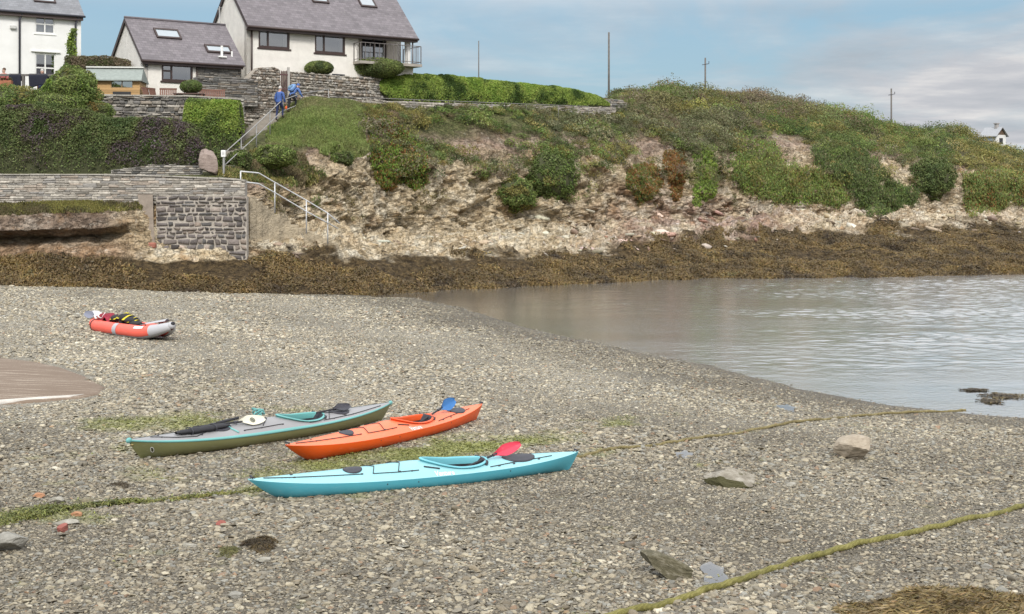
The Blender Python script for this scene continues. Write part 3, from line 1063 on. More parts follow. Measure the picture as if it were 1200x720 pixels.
# overcast: the cloud deck overhead is far brighter than the sky low down
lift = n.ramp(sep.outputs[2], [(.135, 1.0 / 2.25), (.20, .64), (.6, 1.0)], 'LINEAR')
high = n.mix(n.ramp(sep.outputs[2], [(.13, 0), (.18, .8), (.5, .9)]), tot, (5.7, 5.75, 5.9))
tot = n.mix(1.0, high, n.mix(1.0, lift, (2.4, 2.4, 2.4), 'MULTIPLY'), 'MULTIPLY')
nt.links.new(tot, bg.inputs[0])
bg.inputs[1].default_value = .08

sl = bpy.data.lights.new('sun', 'SUN')
sl.energy = 1.95
sl.angle = math.radians(12)
sl.color = (1.0, .955, .89)
so = bpy.data.objects.new('sun', sl)
C.objects.link(so)
az, el = math.radians(SUN_AZ), math.radians(SUN_EL)
to_sun = Vector((math.sin(az) * math.cos(el), math.cos(az) * math.cos(el), math.sin(el)))
so.rotation_euler = to_sun.to_track_quat('Z', 'Y').to_euler()
so.location = (20, -20, 40)

vs_ = sc_.view_settings
vs_.view_transform = 'Standard'
vs_.look = 'None'
vs_.exposure = 0.55
vs_.gamma = 1.0
vs_.use_curve_mapping = False
sc_.cycles.use_denoising = True
sc_.cycles.denoising_prefilter = 'ACCURATE'
sc_.cycles.max_bounces = 8
sc_.cycles.transparent_max_bounces = 16
sc_.cycles.caustics_reflective = False
sc_.cycles.caustics_refractive = False
# ================================================================== VEGETATION
def poly_mask(pts, X, Y):
    return inside(np.array(pts, float), X, Y)


G_BRIGHT = [(.075, .135, .022), (.11, .18, .03), (.15, .21, .045), (.09, .14, .03)]
G_MID = [(.05, .085, .022), (.075, .115, .03), (.10, .14, .04), (.06, .08, .028)]
G_DARK = [(.028, .05, .018), (.045, .07, .024), (.06, .085, .03), (.04, .045, .022)]
G_GREY = [(.075, .085, .055), (.10, .11, .075), (.06, .07, .04), (.12, .125, .09)]
G_OLIVE = [(.10, .10, .035), (.13, .13, .045), (.085, .085, .03), (.16, .15, .065)]
G_DRY = [(.19, .16, .085), (.24, .20, .11), (.15, .125, .065), (.12, .115, .05)]
G_HEATH = [(.088, .076, .06), (.11, .092, .076), (.078, .082, .045), (.10, .105, .05)]
G_RED = [(.13, .055, .025), (.10, .075, .025), (.16, .075, .03), (.085, .085, .025)]

def _lift(pl, f, d): return [tuple((c * (1 - d) + d * (sum(t) / 3)) * f * w for c, w in zip(t, (1.13, 1.05, .84))) for t in pl]


G_BRIGHT, G_MID, G_DARK, G_OLIVE, G_HEATH, G_GREY = _lift(G_BRIGHT, 1.9, .12), _lift(G_MID, 2.25, .2), _lift(G_DARK, 2.45, .22), _lift(G_OLIVE, 2.0, .1), _lift(G_HEATH, 2.0, .15), _lift(G_GREY, 2.0, .0)
G_RED = _lift(G_RED, 1.7, .05)

BARE = [[(478, 150), (520, 143), (560, 152), (600, 160), (598, 178), (560, 185), (520, 175), (480, 168)],
        [(905, 160), (930, 158), (955, 180), (958, 200), (925, 205), (900, 178)],
        [(1028, 183), (1050, 186), (1066, 208), (1070, 232), (1050, 225), (1032, 198)],
        [(742, 165), (772, 162), (792, 178), (785, 190), (748, 188)],
        [(735, 185), (765, 185), (762, 208), (735, 205)],
        [(1112, 195), (1134, 195), (1140, 250), (1118, 250)]]


def clump_cloud(name, centres, normals, radii, per, cols_fn, leaf, parent=None, up=.5, aspect=.5, squash=.75):
    """Domes of leaves: one dome per centre."""
    k = np.repeat(np.arange(len(centres)), per)
    d = rng.normal(size=(len(k), 3))
    ax = normals * (1 - up) + np.array([0, 0, 1.0]) * up
    ax /= np.linalg.norm(ax, axis=1, keepdims=True)
    a = ax[k]
    d /= np.linalg.norm(d, axis=1, keepdims=True)
    dot = (d * a).sum(1)
    d = np.where((dot < -.1)[:, None], d - 2 * dot[:, None] * a, d)
    lump = 1 + .28 * vnoise(d * 2.3 + k[:, None] * 7.7)
    rad = radii[k] * lump * (1.12 - .55 * rng.random(len(k)) ** 1.5)
    pos = centres[k] + d * rad[:, None] * np.array([1, 1, squash])
    return leaves(name, pos, d, leaf if not hasattr(leaf, '__len__') else np.asarray(leaf)[k], cols_fn(k, pos), M['leaf'], parent, aspect, .6)


def clump_colours(cpx, cpy, pos):
    """Every plant of the scrub has its own leaf colour; kinds follow the slope."""
    n_ = len(cpx)
    t = fbm(pos * .28, 3) + rng.normal(size=n_) * .22 + .06
    kinds = np.zeros(n_, int)
    kinds[:] = np.select([t < -.28, t < -.05, t < .18, t < .42], [0, 1, 2, 3], 4)
    P5 = [G_DARK, G_MID, G_OLIVE, G_GREY, G_HEATH]
    base = np.zeros((n_, 3))
    for q in range(5):
        m = kinds == q
        base[m] = palette(m.sum(), P5[q], jit=.12)
    def put(mask, pal, prob=.8):
        m = mask & (rng.random(n_) < prob)
        base[m] = palette(m.sum(), pal, jit=.14)
    put((cpx > 430) & (cpx < 520) & (cpy < 150), G_OLIVE, .6)
    put((cpx > 430) & (cpx < 720) & (cpy > 118) & (cpy < 142), G_DRY, .22)
    put((cpx > 500) & (cpx < 620) & (cpy > 130) & (cpy < 170), G_MID, .6)
    put((cpx > 640) & (cpx < 760) & (cpy > 125) & (cpy < 170), G_GREY, .5)
    put((cpx > 790) & (cpx < 850) & (cpy > 135) & (cpy < 200), G_GREY, .6)
    put((cpx > 715) & (cpx < 960) & (cpy < 128), G_HEATH, .55)
    put((cpx > 860) & (cpx < 1010) & (cpy > 118) & (cpy < 150), G_HEATH, .35)
    put((cpx > 980) & (cpx < 1130) & (cpy > 140) & (cpy < 190), G_MID, .55)
    put((cpx > 1060) & (cpy > 150) & (cpy < 185), G_DARK, .35)
    put((cpx > 1110) & (cpy > 165), G_OLIVE, .5)
    return base


def scrub():
    mask = (fv > 5.7) & (fv < 10.3) & (fpx > 425) & (fpx < 1330)
    for b_ in BARE: mask &= ~poly_mask(b_, fpx, fpy)
    mask &= ~((fpx < 720) & (fv > 8.95))
    wgt = np.where(fv < 6.5, .35, 1.0) * np.where(fpx < 850, 2.0, 1.0) * np.clip(.65 + fbm(fc * .5, 3) * 1.1, .2, 1.2)
    n_ = 6200
    pos, nor, v, idx = pool(n_, mask, wgt)
    px_, py_ = fpx[idx], fpy[idx]
    r = np.exp(rng.normal(size=n_) * .38) * .36 * np.where(px_ > 840, 1.25, 1.0)
    r = np.clip(r, .15, 1.05)
    r = np.where((px_ < 720) & (py_ < 140), r * .6, r)
    base = clump_colours(px_, py_, pos)
    cols = lambda k, q: base[k] * np.exp(rng.normal(size=(len(k), 1)) * .15) * (1 + rng.normal(size=(len(k), 3)) * .04)
    o = clump_cloud('scrub', pos + nor * .05, nor, r, 135, cols, r * .11 + .055, None, .55, .5, .8)
    tag(o, 'wild green and heathery scrub covering the headland slope', 'scrub', kind='stuff')
    # the bigger wind-shaped bushes that break the skyline
    mask = (fv > 7.3) & (fv < 9.7) & (fpx > 735) & (fpx < 1125)
    pos, nor, v, idx = pool(130, mask, np.clip(.3 + fbm(fc * .12, 2) * 2, .05, 1))
    r = rng.uniform(.8, 1.75, 130)
    base2 = clump_colours(fpx[idx], fpy[idx], pos) * rng.uniform(.75, 1.25, (130, 1))
    cols = lambda k, q: base2[k] * np.exp(rng.normal(size=(len(k), 1)) * .17) * (1 + rng.normal(size=(len(k), 3)) * .04)
    o = clump_cloud('thicket', pos - np.array([0, 0, .25]), nor, r, 1000, cols, .15, None, .8, .5, .85)
    tag(o, 'rounded wind clipped thicket bumps along the headland crest', 'thicket', kind='stuff')
    # sparse dry grass and weeds on ledges of the bare cliff
    mask = (fv > 4.2) & (fv < 6.6) & (fpx > 285) & (fpx < 1330)
    wgt = np.clip(fbm(fc * .45, 4) * 2.2 - .1, 0, 1) * np.clip((fv - 4.0) / 2.2, .1, 1)
    n_ = 900
    pos, nor, v, idx = pool(n_, mask, wgt)
    base = palette(n_, G_OLIVE + G_DRY + G_MID, None, .2, pos, .4)
    cols = lambda k, q: base[k] * np.exp(rng.normal(size=(len(k), 1)) * .25)
    r = rng.uniform(.1, .32, n_)
    o = clump_cloud('cliff_weeds', pos, nor, r, 45, cols, .09, None, .4, .35, .8)
    tag(o, 'thin dry weeds scattered on ledges of the tan cliff', 'weeds', kind='stuff')


scrub()


def blades(name, mask, n_, pal, length, label, cat, weight=None, dry=.0, lean=(0, -.25, 1)):
    pos, nor, v, idx = pool(n_, mask, weight)
    up = np.array(lean, float)[None, :] + rng.normal(size=(n_, 3)) * .35
    c = palette(n_, pal, None, .2, pos, .8)
    o = leaves(name, pos + nor * .04, nor * .6 + np.array([0, -.5, .4]), length, c, M['leaf'], None, .22, .5, up)
    return tag(o, label, cat, kind='stuff')


mound = [(300, 178), (318, 150), (345, 122), (372, 113), (424, 116), (426, 150), (420, 180), (400, 192), (370, 178), (340, 172), (318, 190)]
jx_, jy_ = 14 * fbm(fc * .9, 3), 12 * fbm(fc * .9 + 30, 3)
mm = poly_mask(mound, fpx + jx_, fpy + jy_) & (fv > 5) & (fv < 9.6)
blades('grass', mm, 70000, [(.19, .25, .075), (.23, .29, .09), (.27, .32, .11), (.21, .24, .09), (.28, .28, .13), (.33, .31, .16)], .24, 'rounded mound of lush green grass beside the stair rail', 'grass')
mm = (poly_mask([(250, 205), (275, 185), (320, 168), (350, 185), (375, 205), (360, 220), (310, 215)], fpx, fpy) | poly_mask([(420, 118), (470, 124), (480, 140), (440, 150), (424, 140)], fpx, fpy)) & (fv > 4) & (fv < 9.8)
blades('long_grass', mm, 22000, G_OLIVE + [(.10, .14, .04)] + G_DRY, .24, 'long half dry grass growing round the foot of the stairs', 'grass')
mm = (fpx > -60) & (fpx < 166) & (fv > 5.85) & (fv < 7.05)
blades('ledge_grass', mm, 26000, G_DRY + G_OLIVE + [(.09, .14, .035)], .16, 'dry yellowish grass on the ledge below the sea wall', 'grass', np.clip(.6 + fbm(fc * .7, 3) * 1.5, .05, 1))

# ------------------------------------------------------------------ seaweed
def seaweed():
    mask = (fv > .75) & (fv < 2.45) & (fpx < 1330)
    mask &= ~poly_mask([(172, 305), (192, 305), (188, 332), (174, 332)], fpx, fpy)
    gaps = fbm(fc * np.array([.35, .5, .9]) + 3, 4)
    wgt = np.clip((2.12 + gaps * 1.1 - fv) * 3, 0, 1) * np.clip(1.0 + gaps * 2.2, .03, 1)
    n_ = 300000
    pos, nor, v, idx = pool(n_, mask, wgt)
    hang = np.array([0, -.35, -1.0])[None, :] + nor * .25
    side = vnoise(pos * 1.3) * .6
    hang[:, 0] += side
    flat = np.clip(nor[:, 2], 0, 1)[:, None] ** 1.5
    hv_ = rng.normal(size=(n_, 3)) * np.array([1, 1, .25])
    d = hang * (1 - .8 * flat) + hv_ * flat * .9 + rng.normal(size=(n_, 3)) * .3
    c = palette(n_, [(.046, .032, .018), (.078, .055, .026), (.118, .082, .035), (.158, .108, .042), (.215, .148, .052), (.125, .105, .046)], [1, 1.5, 2, 1.8, .8, .8], .25, pos, .9)
    o = leaves('seaweed', pos + nor * rng.uniform(.0, .07, (n_, 1)), nor + np.array([0, -.3, .4]), .17, c, M['weed'], None, .27, .6, d)
    tag(o, 'olive brown rockweed draped over the rocks along the waterline', 'seaweed', kind='stuff')


seaweed()

# ------------------------------------------------------------------ plants that are things
def drape(name, pts, label, cat, pal, n_=9000, depth=.4, leaf=.13, group=None, weights=None, down=1.0):
    """A hanging plant growing down the cliff inside the outline pts."""
    a = np.array(pts, float)
    x0, y0 = a.min(0); x1, y1 = a.max(0)
    poly = a
    hits, nrm_ = [], []
    # coarse lattice of sight lines, then jitter around it
    lat = {}
    stepx = max((x1 - x0) / 26, 1.6); stepy = max((y1 - y0) / 26, 1.6)
    for gx_ in np.arange(x0, x1, stepx):
        for gy_ in np.arange(y0, y1, stepy):
            jx, jy = gx_ + random.uniform(-.5, .5) * stepx, gy_ + random.uniform(-.5, .5) * stepy
            if inside(poly, np.array([jx]), np.array([jy]))[0]:
                q, no, ok = hit(jx, jy)
                if ok:
                    ed = min(np.hypot(*(np.array([jx, jy]) - (poly[i] + (poly[i - 1] - poly[i]) * np.clip(np.dot(np.array([jx, jy]) - poly[i], poly[i - 1] - poly[i]) / (np.dot(poly[i - 1] - poly[i], poly[i - 1] - poly[i]) + 1e-9), 0, 1)))) for i in range(len(poly)))
                    hits.append((q.x, q.y, q.z, ed)); nrm_.append((no.x, no.y, no.z))
    hits = np.array(hits); nrm_ = np.array(nrm_)
    k = rng.integers(0, len(hits), n_)
    edge = np.clip(hits[k, 3] / (.35 * min(x1 - x0, y1 - y0)), 0, 1)
    sp = stepx / F * hits[k, 1] * .9
    pos = hits[k, :3] + rng.normal(size=(n_, 3)) * sp[:, None] * .6
    front = nrm_[k] * .4 + np.array([0, -1, .25]) * .6
    lump = .55 + .75 * np.clip(fbm(pos * np.array([2.2, 2.2, .9]), 3) + .4, 0, 1.2)
    pos += front * (depth * np.sqrt(edge) * lump * rng.uniform(.55, 1.0, n_))[:, None]
    dirn = np.array([0, -.25, -1.0])[None, :] * down + rng.normal(size=(n_, 3)) * .4
    c = palette(n_, pal, weights, .22, pos, 1.0)
    rnd_ = rng.random(n_) < .55
    c[rnd_] = palette(int(rnd_.sum()), pal, weights, .22)
    root = empty(name, Vector(hits[:, :3].mean(0)), 0, label, cat, group)
    o = leaves('foliage', pos - np.array(root.location), front, leaf, c, M['leaf'], root, .34, .55, dirn)
    # trailing stems
    for q in range(5):
        sb_ = MB()
        i = random.randrange(len(hits))
        s0 = Vector(hits[i, :3]) + Vector(front[0]) * .06 - root.location
        sb_.tube([s0 + Vector((0, 0, .3)), s0 + Vector((.03, -.05, 0)), s0 + Vector((.02, -.04, -.35))], [.018, .015, .008], 5)
        sb_.build('stem', M['branch'], root)
    return root


DG = 'plants trailing down the sea cliff'
drape('trailing_plant', [(431, 150), (447, 136), (472, 150), (499, 178), (502, 214), (486, 224), (470, 214), (455, 226), (441, 214), (433, 190)], 'red and green trailing succulent hanging in a wide curtain below the grass mound', 'trailing plant', G_RED + G_BRIGHT[:2] + [(.05, .095, .02)], 16000, .45, .13, DG, [1, 1, 1, 1, 1.2, 1.2, 2])
drape('trailing_plant', [(735, 198), (752, 190), (774, 196), (778, 215), (766, 232), (748, 242), (742, 228), (733, 215)], 'short rusty and green trailing plant hanging left of the long rusty streamers', 'trailing plant', G_RED + G_MID[:2], 6500, .35, .12, DG)
drape('trailing_plant', [(778, 177), (800, 174), (807, 198), (801, 220), (796, 236), (788, 236), (784, 214), (777, 196)], 'narrow rust red streamer of plants down the mid cliff', 'trailing plant', G_RED + [(.14, .08, .03)], 6000, .3, .12, DG)
drape('trailing_plant', [(810, 168), (831, 166), (844, 200), (838, 232), (826, 236), (818, 244), (811, 238), (815, 210)], 'bright green tongue of plants on the point between two coves', 'trailing plant', G_BRIGHT + G_MID[:2], 8500, .4, .13, DG)
drape('trailing_plant', [(860, 172), (884, 166), (908, 168), (918, 194), (962, 198), (990, 218), (998, 238), (975, 243), (958, 236), (930, 240), (905, 236), (874, 228), (859, 206)], 'broad flat green and olive mat of succulent in the cove, left of the path', 'trailing plant', G_BRIGHT[:2] + G_MID + G_OLIVE[:2] + G_RED[1:2], 26000, .45, .16, DG)
drape('trailing_plant', [(950, 176), (972, 166), (1004, 168), (1030, 192), (1048, 214), (1076, 224), (1078, 240), (1050, 246), (1032, 256), (1018, 252), (1005, 240), (990, 216), (958, 198)], 'biggest dark green slanting tongue of succulent reaching low in the cove', 'trailing plant', G_MID[:2] + G_DARK + [(.06, .10, .022)], 26000, .5, .16, DG)
drape('trailing_plant', [(1128, 205), (1160, 198), (1200, 196), (1236, 205), (1236, 238), (1204, 240), (1184, 236), (1168, 252), (1150, 248), (1138, 256), (1130, 236)], 'olive and red plants hanging in strips at the far right end of the cliff', 'trailing plant', G_OLIVE[:2] + G_MID + G_RED[:2], 20000, .45, .16, DG)


def bush(name, centre, rad, label, cat, pal, n_=6000, leaf=.09, group=None, weights=None, flat=1.0, lump=.24, scale=1.0, tilt=.6, core=.86):
    centre = Vector(centre)
    root = empty(name, centre - Vector((0, 0, rad[2])), 0, label, cat, group)
    d = rng.normal(size=(n_, 3)); d /= np.linalg.norm(d, axis=1, keepdims=True)
    l = 1 + lump * fbm(d * 2.2 * scale + centre.x, 3) + lump * .5 * fbm(d * 6 * scale, 2)
    r = np.array(rad)
    pos = d * r * l[:, None] * (1 - .22 * rng.random((n_, 1)) ** 2) * np.array([1, 1, 1]) + np.array([0, 0, rad[2]])
    nn = d / r; nn /= np.linalg.norm(nn, axis=1, keepdims=True)
    c = palette(n_, pal, weights, .2, pos + np.array(centre), 1.6 / max(rad))
    leaves('foliage', pos, nn, leaf, c, M['leaf'], root, .55, tilt)
    b_ = MB()
    b_.ell((0, 0, rad[2]), [x * core for x in rad], 16)
    me_ = b_.build('twigs', M['branch'], root, smooth=True)
    for v_ in me_.data.vertices:
        dd = (v_.co - Vector((0, 0, rad[2])))
        v_.co = Vector((0, 0, rad[2])) + dd * (1 + .09 * math.sin(9 * v_.co.x + 3) * math.sin(8 * v_.co.z + v_.co.y * 7))
    return root


def bush_px(name, px, py, rx, ry, label, cat, pal, Y=None, out=.35, **k):
    if Y is None:
        q, no, ok = hit(px, py + ry * .5)
        Yc = q.y - out * .2
    else:
        Yc = Y
    c = P(px, py, Yc)
    s = Yc / F
    return bush(name, c, (rx * s, min(rx, ry * 1.2) * s * .8, ry * s), label, cat, pal, **k)


bush_px('round_bush', 647, 206, 30, 32, 'large round dark green bush clinging to the middle of the cliff', 'bush', G_DARK[1:3] + G_MID[:2] + G_OLIVE[:2], n_=12000, leaf=.13, lump=.36)
bush_px('round_bush', 605, 228, 23, 20, 'small olive bush low on the cliff beside the big round bush', 'bush', G_OLIVE[:3] + G_MID, n_=7000, leaf=.12, lump=.4)
bush_px('round_bush', 1091, 211, 25, 23, 'dark rounded shrub standing at the cliff edge beside the bare path', 'bush', G_DARK, n_=9000, leaf=.16, lump=.42)

# clipped shrubs and hedges round the gardens
bush('clipped_shrub', P(374, 80, 77.0), (.82, .7, .42), 'small round clipped shrub under the second house window', 'shrub', G_MID + G_DARK[:2], 7000, .07, lump=.06)
bush('clipped_shrub', P(441, 80, 79.6), (1.62, 1.0, .62), 'wide clipped cushion shrub in front of the balcony', 'shrub', G_MID + G_DARK[1:3] + G_OLIVE[:1], 12000, .08, lump=.08)
bush('clipped_shrub', P(224, 102, 68.2), (.56, .5, .36), 'little grey green clipped bush behind the terrace wall table', 'shrub', G_GREY[:2] + G_MID[:2], 4500, .055, lump=.06)
bush('garden_shrub', P(83, 108, 63.4), (1.32, 1.1, 1.15), 'bright leafy green shrub rising above the dark hedge near the shed', 'shrub', G_BRIGHT[:2] + G_MID + G_OLIVE[:1], 13000, .11, lump=.28, tilt=.8)
bush('garden_shrub', P(62, 128, 62.6), (1.5, .9, .85), 'low sprawling green shrub below the bright leafy one', 'shrub', G_MID + G_BRIGHT[:2], 9000, .1, lump=.3, tilt=.8)
bush('garden_shrub', P(14, 122, 63.0), (1.7, 1.0, .85), 'olive garden shrub under the railing with hung towels', 'shrub', G_OLIVE[:2] + G_MID, 10000, .1, lump=.28, tilt=.8)
bush('garden_shrub', P(112, 132, 63.0), (.8, .7, .5), 'reddish green little shrub beside the end of the terrace wall', 'shrub', G_MID + G_RED[1:2] + G_OLIVE[:1], 5000, .08, lump=.25, tilt=.8)
bush('garden_shrub', P(322, 184, 64.6), (1.0, .8, .55), 'leafy green shrub at the foot of the grass mound', 'shrub', G_MID + G_BRIGHT[:2], 6500, .11, lump=.3, tilt=.8)
bush('garden_shrub', P(254, 188, 62.2), (.42, .4, .5), 'small green shrub squeezed between the upright boulder and the notice post', 'shrub', G_DARK + G_MID, 3500, .09, lump=.3, tilt=.8)
bush('garden_shrub', P(281, 189, 62.6), (.55, .5, .5), 'dark green shrub beside the white notice post', 'shrub', G_DARK + G_MID, 4500, .1, lump=.3, tilt=.8)
bush('garden_shrub', P(396, 186, 68.6), (.75, .6, .4), 'dark shrub hanging at the lower right rim of the mound', 'shrub', G_DARK + G_MID, 5000, .1, lump=.3, tilt=.8)


def hedge_box(name, x0, x1, y0, y1, zb, top, label, cat, pal, dens, leaf, weights=None, lump=.12, rightround=0.0, leftround=0.0, pscale=1.0, bottom=None):
    """Hedge between x0..x1, y0..y1 with the top following top(x)."""
    root = empty(name, ((x0 + x1) / 2, (y0 + y1) / 2, zb), 0, label, cat)
    L, Dp = x1 - x0, y1 - y0
    tz = lambda x: np.interp(x, [t[0] for t in top], [t[1] for t in top])
    bz = (lambda x: np.interp(x, [t[0] for t in bottom], [t[1] for t in bottom])) if bottom else (lambda x: np.full(np.shape(x), zb, float))

    def surf(u, vv):
        """u along 0..1, vv over the section: 0 front foot, 1 back foot."""
        x = x0 + u * L
        endf = np.ones_like(u)
        if rightround: endf = endf * np.sqrt(np.clip(1 - np.clip((x - (x1 - rightround)) / rightround, 0, 1) ** 2, .02, 1))
        if leftround: endf = endf * np.sqrt(np.clip(1 - np.clip(((x0 + leftround) - x) / leftround, 0, 1) ** 2, .02, 1))
        zt, zo = tz(x), bz(x)
        hgt = (zt - zo) * (.35 + .65 * endf)
        th = vv * math.pi
        e = 2 / 4.5
        cy_ = -np.sign(np.cos(th)) * np.abs(np.cos(th)) ** e
        sz_ = np.abs(np.sin(th)) ** e
        y = (y0 + y1) / 2 + cy_ * Dp / 2 * (.3 + .7 * endf)
        z = zo + sz_ * hgt
        n_ = np.stack([np.zeros_like(u), -np.cos(th), np.sin(th)], -1)
        if rightround: n_[:, 0] += np.clip((x - (x1 - rightround)) / rightround, 0, 1) * 1.5
        return np.stack([x, y, z], -1), n_ / np.linalg.norm(n_, axis=1, keepdims=True)

    hmax = max(t[1] for t in top) - zb
    n_ = int(dens * L * (hmax * 1.6 + Dp))
    u = rng.random(n_); vv = rng.random(n_) ** 1.15 * .86
    s, nn = surf(u, vv)
    s = s + nn * (lump * (fbm(s * 1.1, 3) + .6 * fbm(s * 3.1, 2)) - .1 * rng.random(n_) ** 2)[:, None]
    loc = np.array(root.location)
    leaves('foliage', s - loc, nn, leaf, palette(n_, pal, weights, .22, s, pscale), M['leaf'], root, .55, .65)
    nu, nv = max(24, int(L * 5)), 22
    uu, vg = np.meshgrid(np.linspace(0, 1, nu), np.linspace(0, 1, nv), indexing='ij')
    s, nn = surf(uu.ravel(), vg.ravel())
    s = s + nn * (lump * (fbm(s * 1.1, 3) + .6 * fbm(s * 3.1, 2)) - .13)[:, None]
    i_, j_ = np.meshgrid(np.arange(nu - 1), np.arange(nv - 1), indexing='ij')
    bb = (i_ * nv + j_).ravel()
    np_mesh('twigs', s - loc, np.stack([bb, bb + nv, bb + nv + 1, bb + 1], -1), M['branch'], root, smooth=True)
    return root


def zpx(py, Y): return H + (YH - py) / F * Y
def xpx(px, Y): return (px - 600) / F * Y


PURP = G_DARK + [(.12, .09, .095), (.17, .135, .145), (.085, .12, .04)]
hedge_box('garden_hedge', xpx(-60, 61), xpx(239, 61), 61.0, 63.0, 5.15,
          [(xpx(p_, 61), zpx(q_, 61.6)) for p_, q_ in ((-60, 124), (0, 122), (40, 120), (70, 124), (110, 134), (130, 138), (165, 137), (200, 141), (225, 146), (239, 152))],
          'long dark purplish green hedge standing on the sea wall terrace', 'hedge', PURP, 420, .10, [1.4, 1.2, 1, .8, .9, .5, 1.4], .16, 1.2, 0, .8)
hedge_box('ivy_hedge', xpx(213, 65.4), xpx(285, 66.2), 65.1, 66.9, zpx(176, 66), [(xpx(213, 65.6), zpx(120, 66)), (xpx(222, 65.6), zpx(115.5, 66)), (xpx(284, 66), zpx(119, 66))],
          'bright green square ivy block beside the stairs', 'hedge', G_BRIGHT + G_MID[:2] + [(.05, .10, .02)], 900, .095, None, .07, .25, .25, 1.2)
hedge_box('garden_hedge', -23.2, -19.55, 70.6, 71.8, 8.9, [(-23.2, zpx(66, 71)), (-21, zpx(66, 71)), (-20.2, zpx(69, 71)), (-19.55, zpx(74, 71))],
          'low dark heathery hedge behind the wooden shed', 'hedge', G_DARK + G_HEATH + G_OLIVE[:1], 500, .09, None, .12, .5, 0)
IVY_Y0, IVY_Y1 = 79.2, 92.0


def ivy_wall():
    root = empty('ivy_covered_wall', P(560, 120, 84), 0, 'long wall smothered in bright green ivy tapering along the cliff path', 'hedge')
    loc = np.array(root.location)
    top = [(445, 96), (456, 90), (480, 87), (520, 88.5), (560, 91.5), (600, 96), (640, 101), (668, 103), (690, 108), (705, 114), (715, 121)]
    bot = [(445, 106), (456, 116), (480, 119), (520, 121), (560, 122), (600, 124), (640, 124.5), (690, 124), (715, 123)]
    n_ = 52000
    u = 445 + rng.random(n_) * 270
    Yb = np.interp(u, [445, 715], [IVY_Y0, IVY_Y1])
    t = np.clip(rng.beta(1.05, 1.25, n_), 0, 1)
    tt = np.interp(u, *zip(*top)); tb = np.interp(u, *zip(*bot))
    th = t * math.pi * .72
    zt, zb = zpx(tt, Yb + .5), zpx(tb, Yb)
    z = zb + (zt - zb) * np.clip(np.sin(th) ** .6, 0, 1)
    thick = .75 * np.clip((zt - zb) / 1.4, .15, 1)
    y = Yb + .5 - np.cos(th) * thick
    X = (u - 600) / F * Yb
    pos = np.stack([X, y, z], -1)
    nn = np.stack([-.1 + 0 * u, -np.cos(th), np.sin(th) * .9 + .1], -1)
    pos += nn * (.13 * fbm(pos * 1.0, 3) + .07 * fbm(pos * 3, 2) - .08 * rng.random(n_) ** 2)[:, None]
    leaves('foliage', pos - loc, nn, .115, palette(n_, G_BRIGHT + [(.06, .105, .022), (.05, .085, .02)], [1, 1, .7, .8, 1.2, .8], .2, pos, .9), M['leaf'], root, .6, .6)
    nu, nv = 90, 14
    V_ = []
    for i in range(nu):
        q = 445 + 270 * i / (nu - 1)
        Yq = np.interp(q, [445, 715], [IVY_Y0, IVY_Y1])
        a, b_ = zpx(np.interp(q, *zip(*top)), Yq + .5), zpx(np.interp(q, *zip(*bot)), Yq)
        thk = .75 * min(1, max(.15, (a - b_) / 1.4)) - .12
        for j in range(nv):
            th = math.pi * j / (nv - 1)
            V_.append(((q - 600) / F * Yq, Yq + .5 - math.cos(th) * thk, b_ - .1 + (a - b_ - .02) * max(0, math.sin(th)) ** .6))
    bb = np.array([[i * nv + j, (i + 1) * nv + j, (i + 1) * nv + j + 1, i * nv + j + 1] for i in range(nu - 1) for j in range(nv - 1)])
    np_mesh('wall_core', np.array(V_) - loc, bb, M['branch'], root, smooth=True)


ivy_wall()


# ------------------------------------------------------------------ broken rock along the cliff foot
def rubble():
    mask = (fv > 1.9) & (fv < 4.6) & (fpx > 292) & (fpx < 1330)
    wgt = np.clip(.25 + fbm(fc * .35, 3) * 1.6, .03, 1)
    n_ = 900
    pos, nor, v, idx = pool(n_, mask, wgt)
    protos = []
    for k in range(10):
        r = np.random.default_rng(500 + k)
        bm = bmesh.new()
        q = r.normal(size=(13, 3)); q /= np.linalg.norm(q, axis=1, keepdims=True)
        q *= np.array([1.5, r.uniform(.6, .9), r.uniform(.28, .5)]) * r.uniform(.85, 1.1, (13, 1))
        for x in q: bm.verts.new(x)
        bmesh.ops.convex_hull(bm, input=bm.verts)
        bmesh.ops.delete(bm, geom=[x for x in bm.verts if not x.link_faces], context='VERTS')
        bmesh.ops.triangulate(bm, faces=bm.faces[:])
        bm.verts.index_update()
        protos.append((np.array([tuple(x.co) for x in bm.verts]), np.array([[x.index for x in f.verts] for f in bm.faces])))
        bm.free()
    V_, T_, col, off = [], [], [], 0
    pal = palette(n_, [(.46, .39, .28), (.38, .31, .21), (.54, .49, .40), (.28, .225, .16), (.19, .155, .12), (.42, .36, .27)], None, .15, pos, .5)
    pk = (fpx[idx] > 690) & (fpx[idx] < 900) & (rng.random(n_) < .4)
    pal[pk] = palette(int(pk.sum()), [(.46, .30, .24), (.36, .22, .17), (.55, .44, .38)])
    sz_ = np.clip(np.exp(rng.normal(size=n_) * .6) * .13, .04, .5)
    for i in range(n_):
        vv, tt = protos[i % 10]
        R = Euler((random.gauss(0, .25), random.gauss(.3, .2), random.gauss(.1, .5))).to_matrix()
        q = (vv * sz_[i]) @ np.array(R).T + pos[i] + nor[i] * sz_[i] * -.05
        V_.append(q); T_.append(tt + off); off += len(vv)
        col.append(np.repeat(pal[i:i + 1], len(tt), 0))
    o = np_mesh('rubble', np.concatenate(V_), np.concatenate(T_), M['stone_block'], None, np.concatenate(col))
    tag(o, 'broken pale and pinkish rocks strewn along the foot of the cliff', 'rubble', kind='stuff')


rubble()
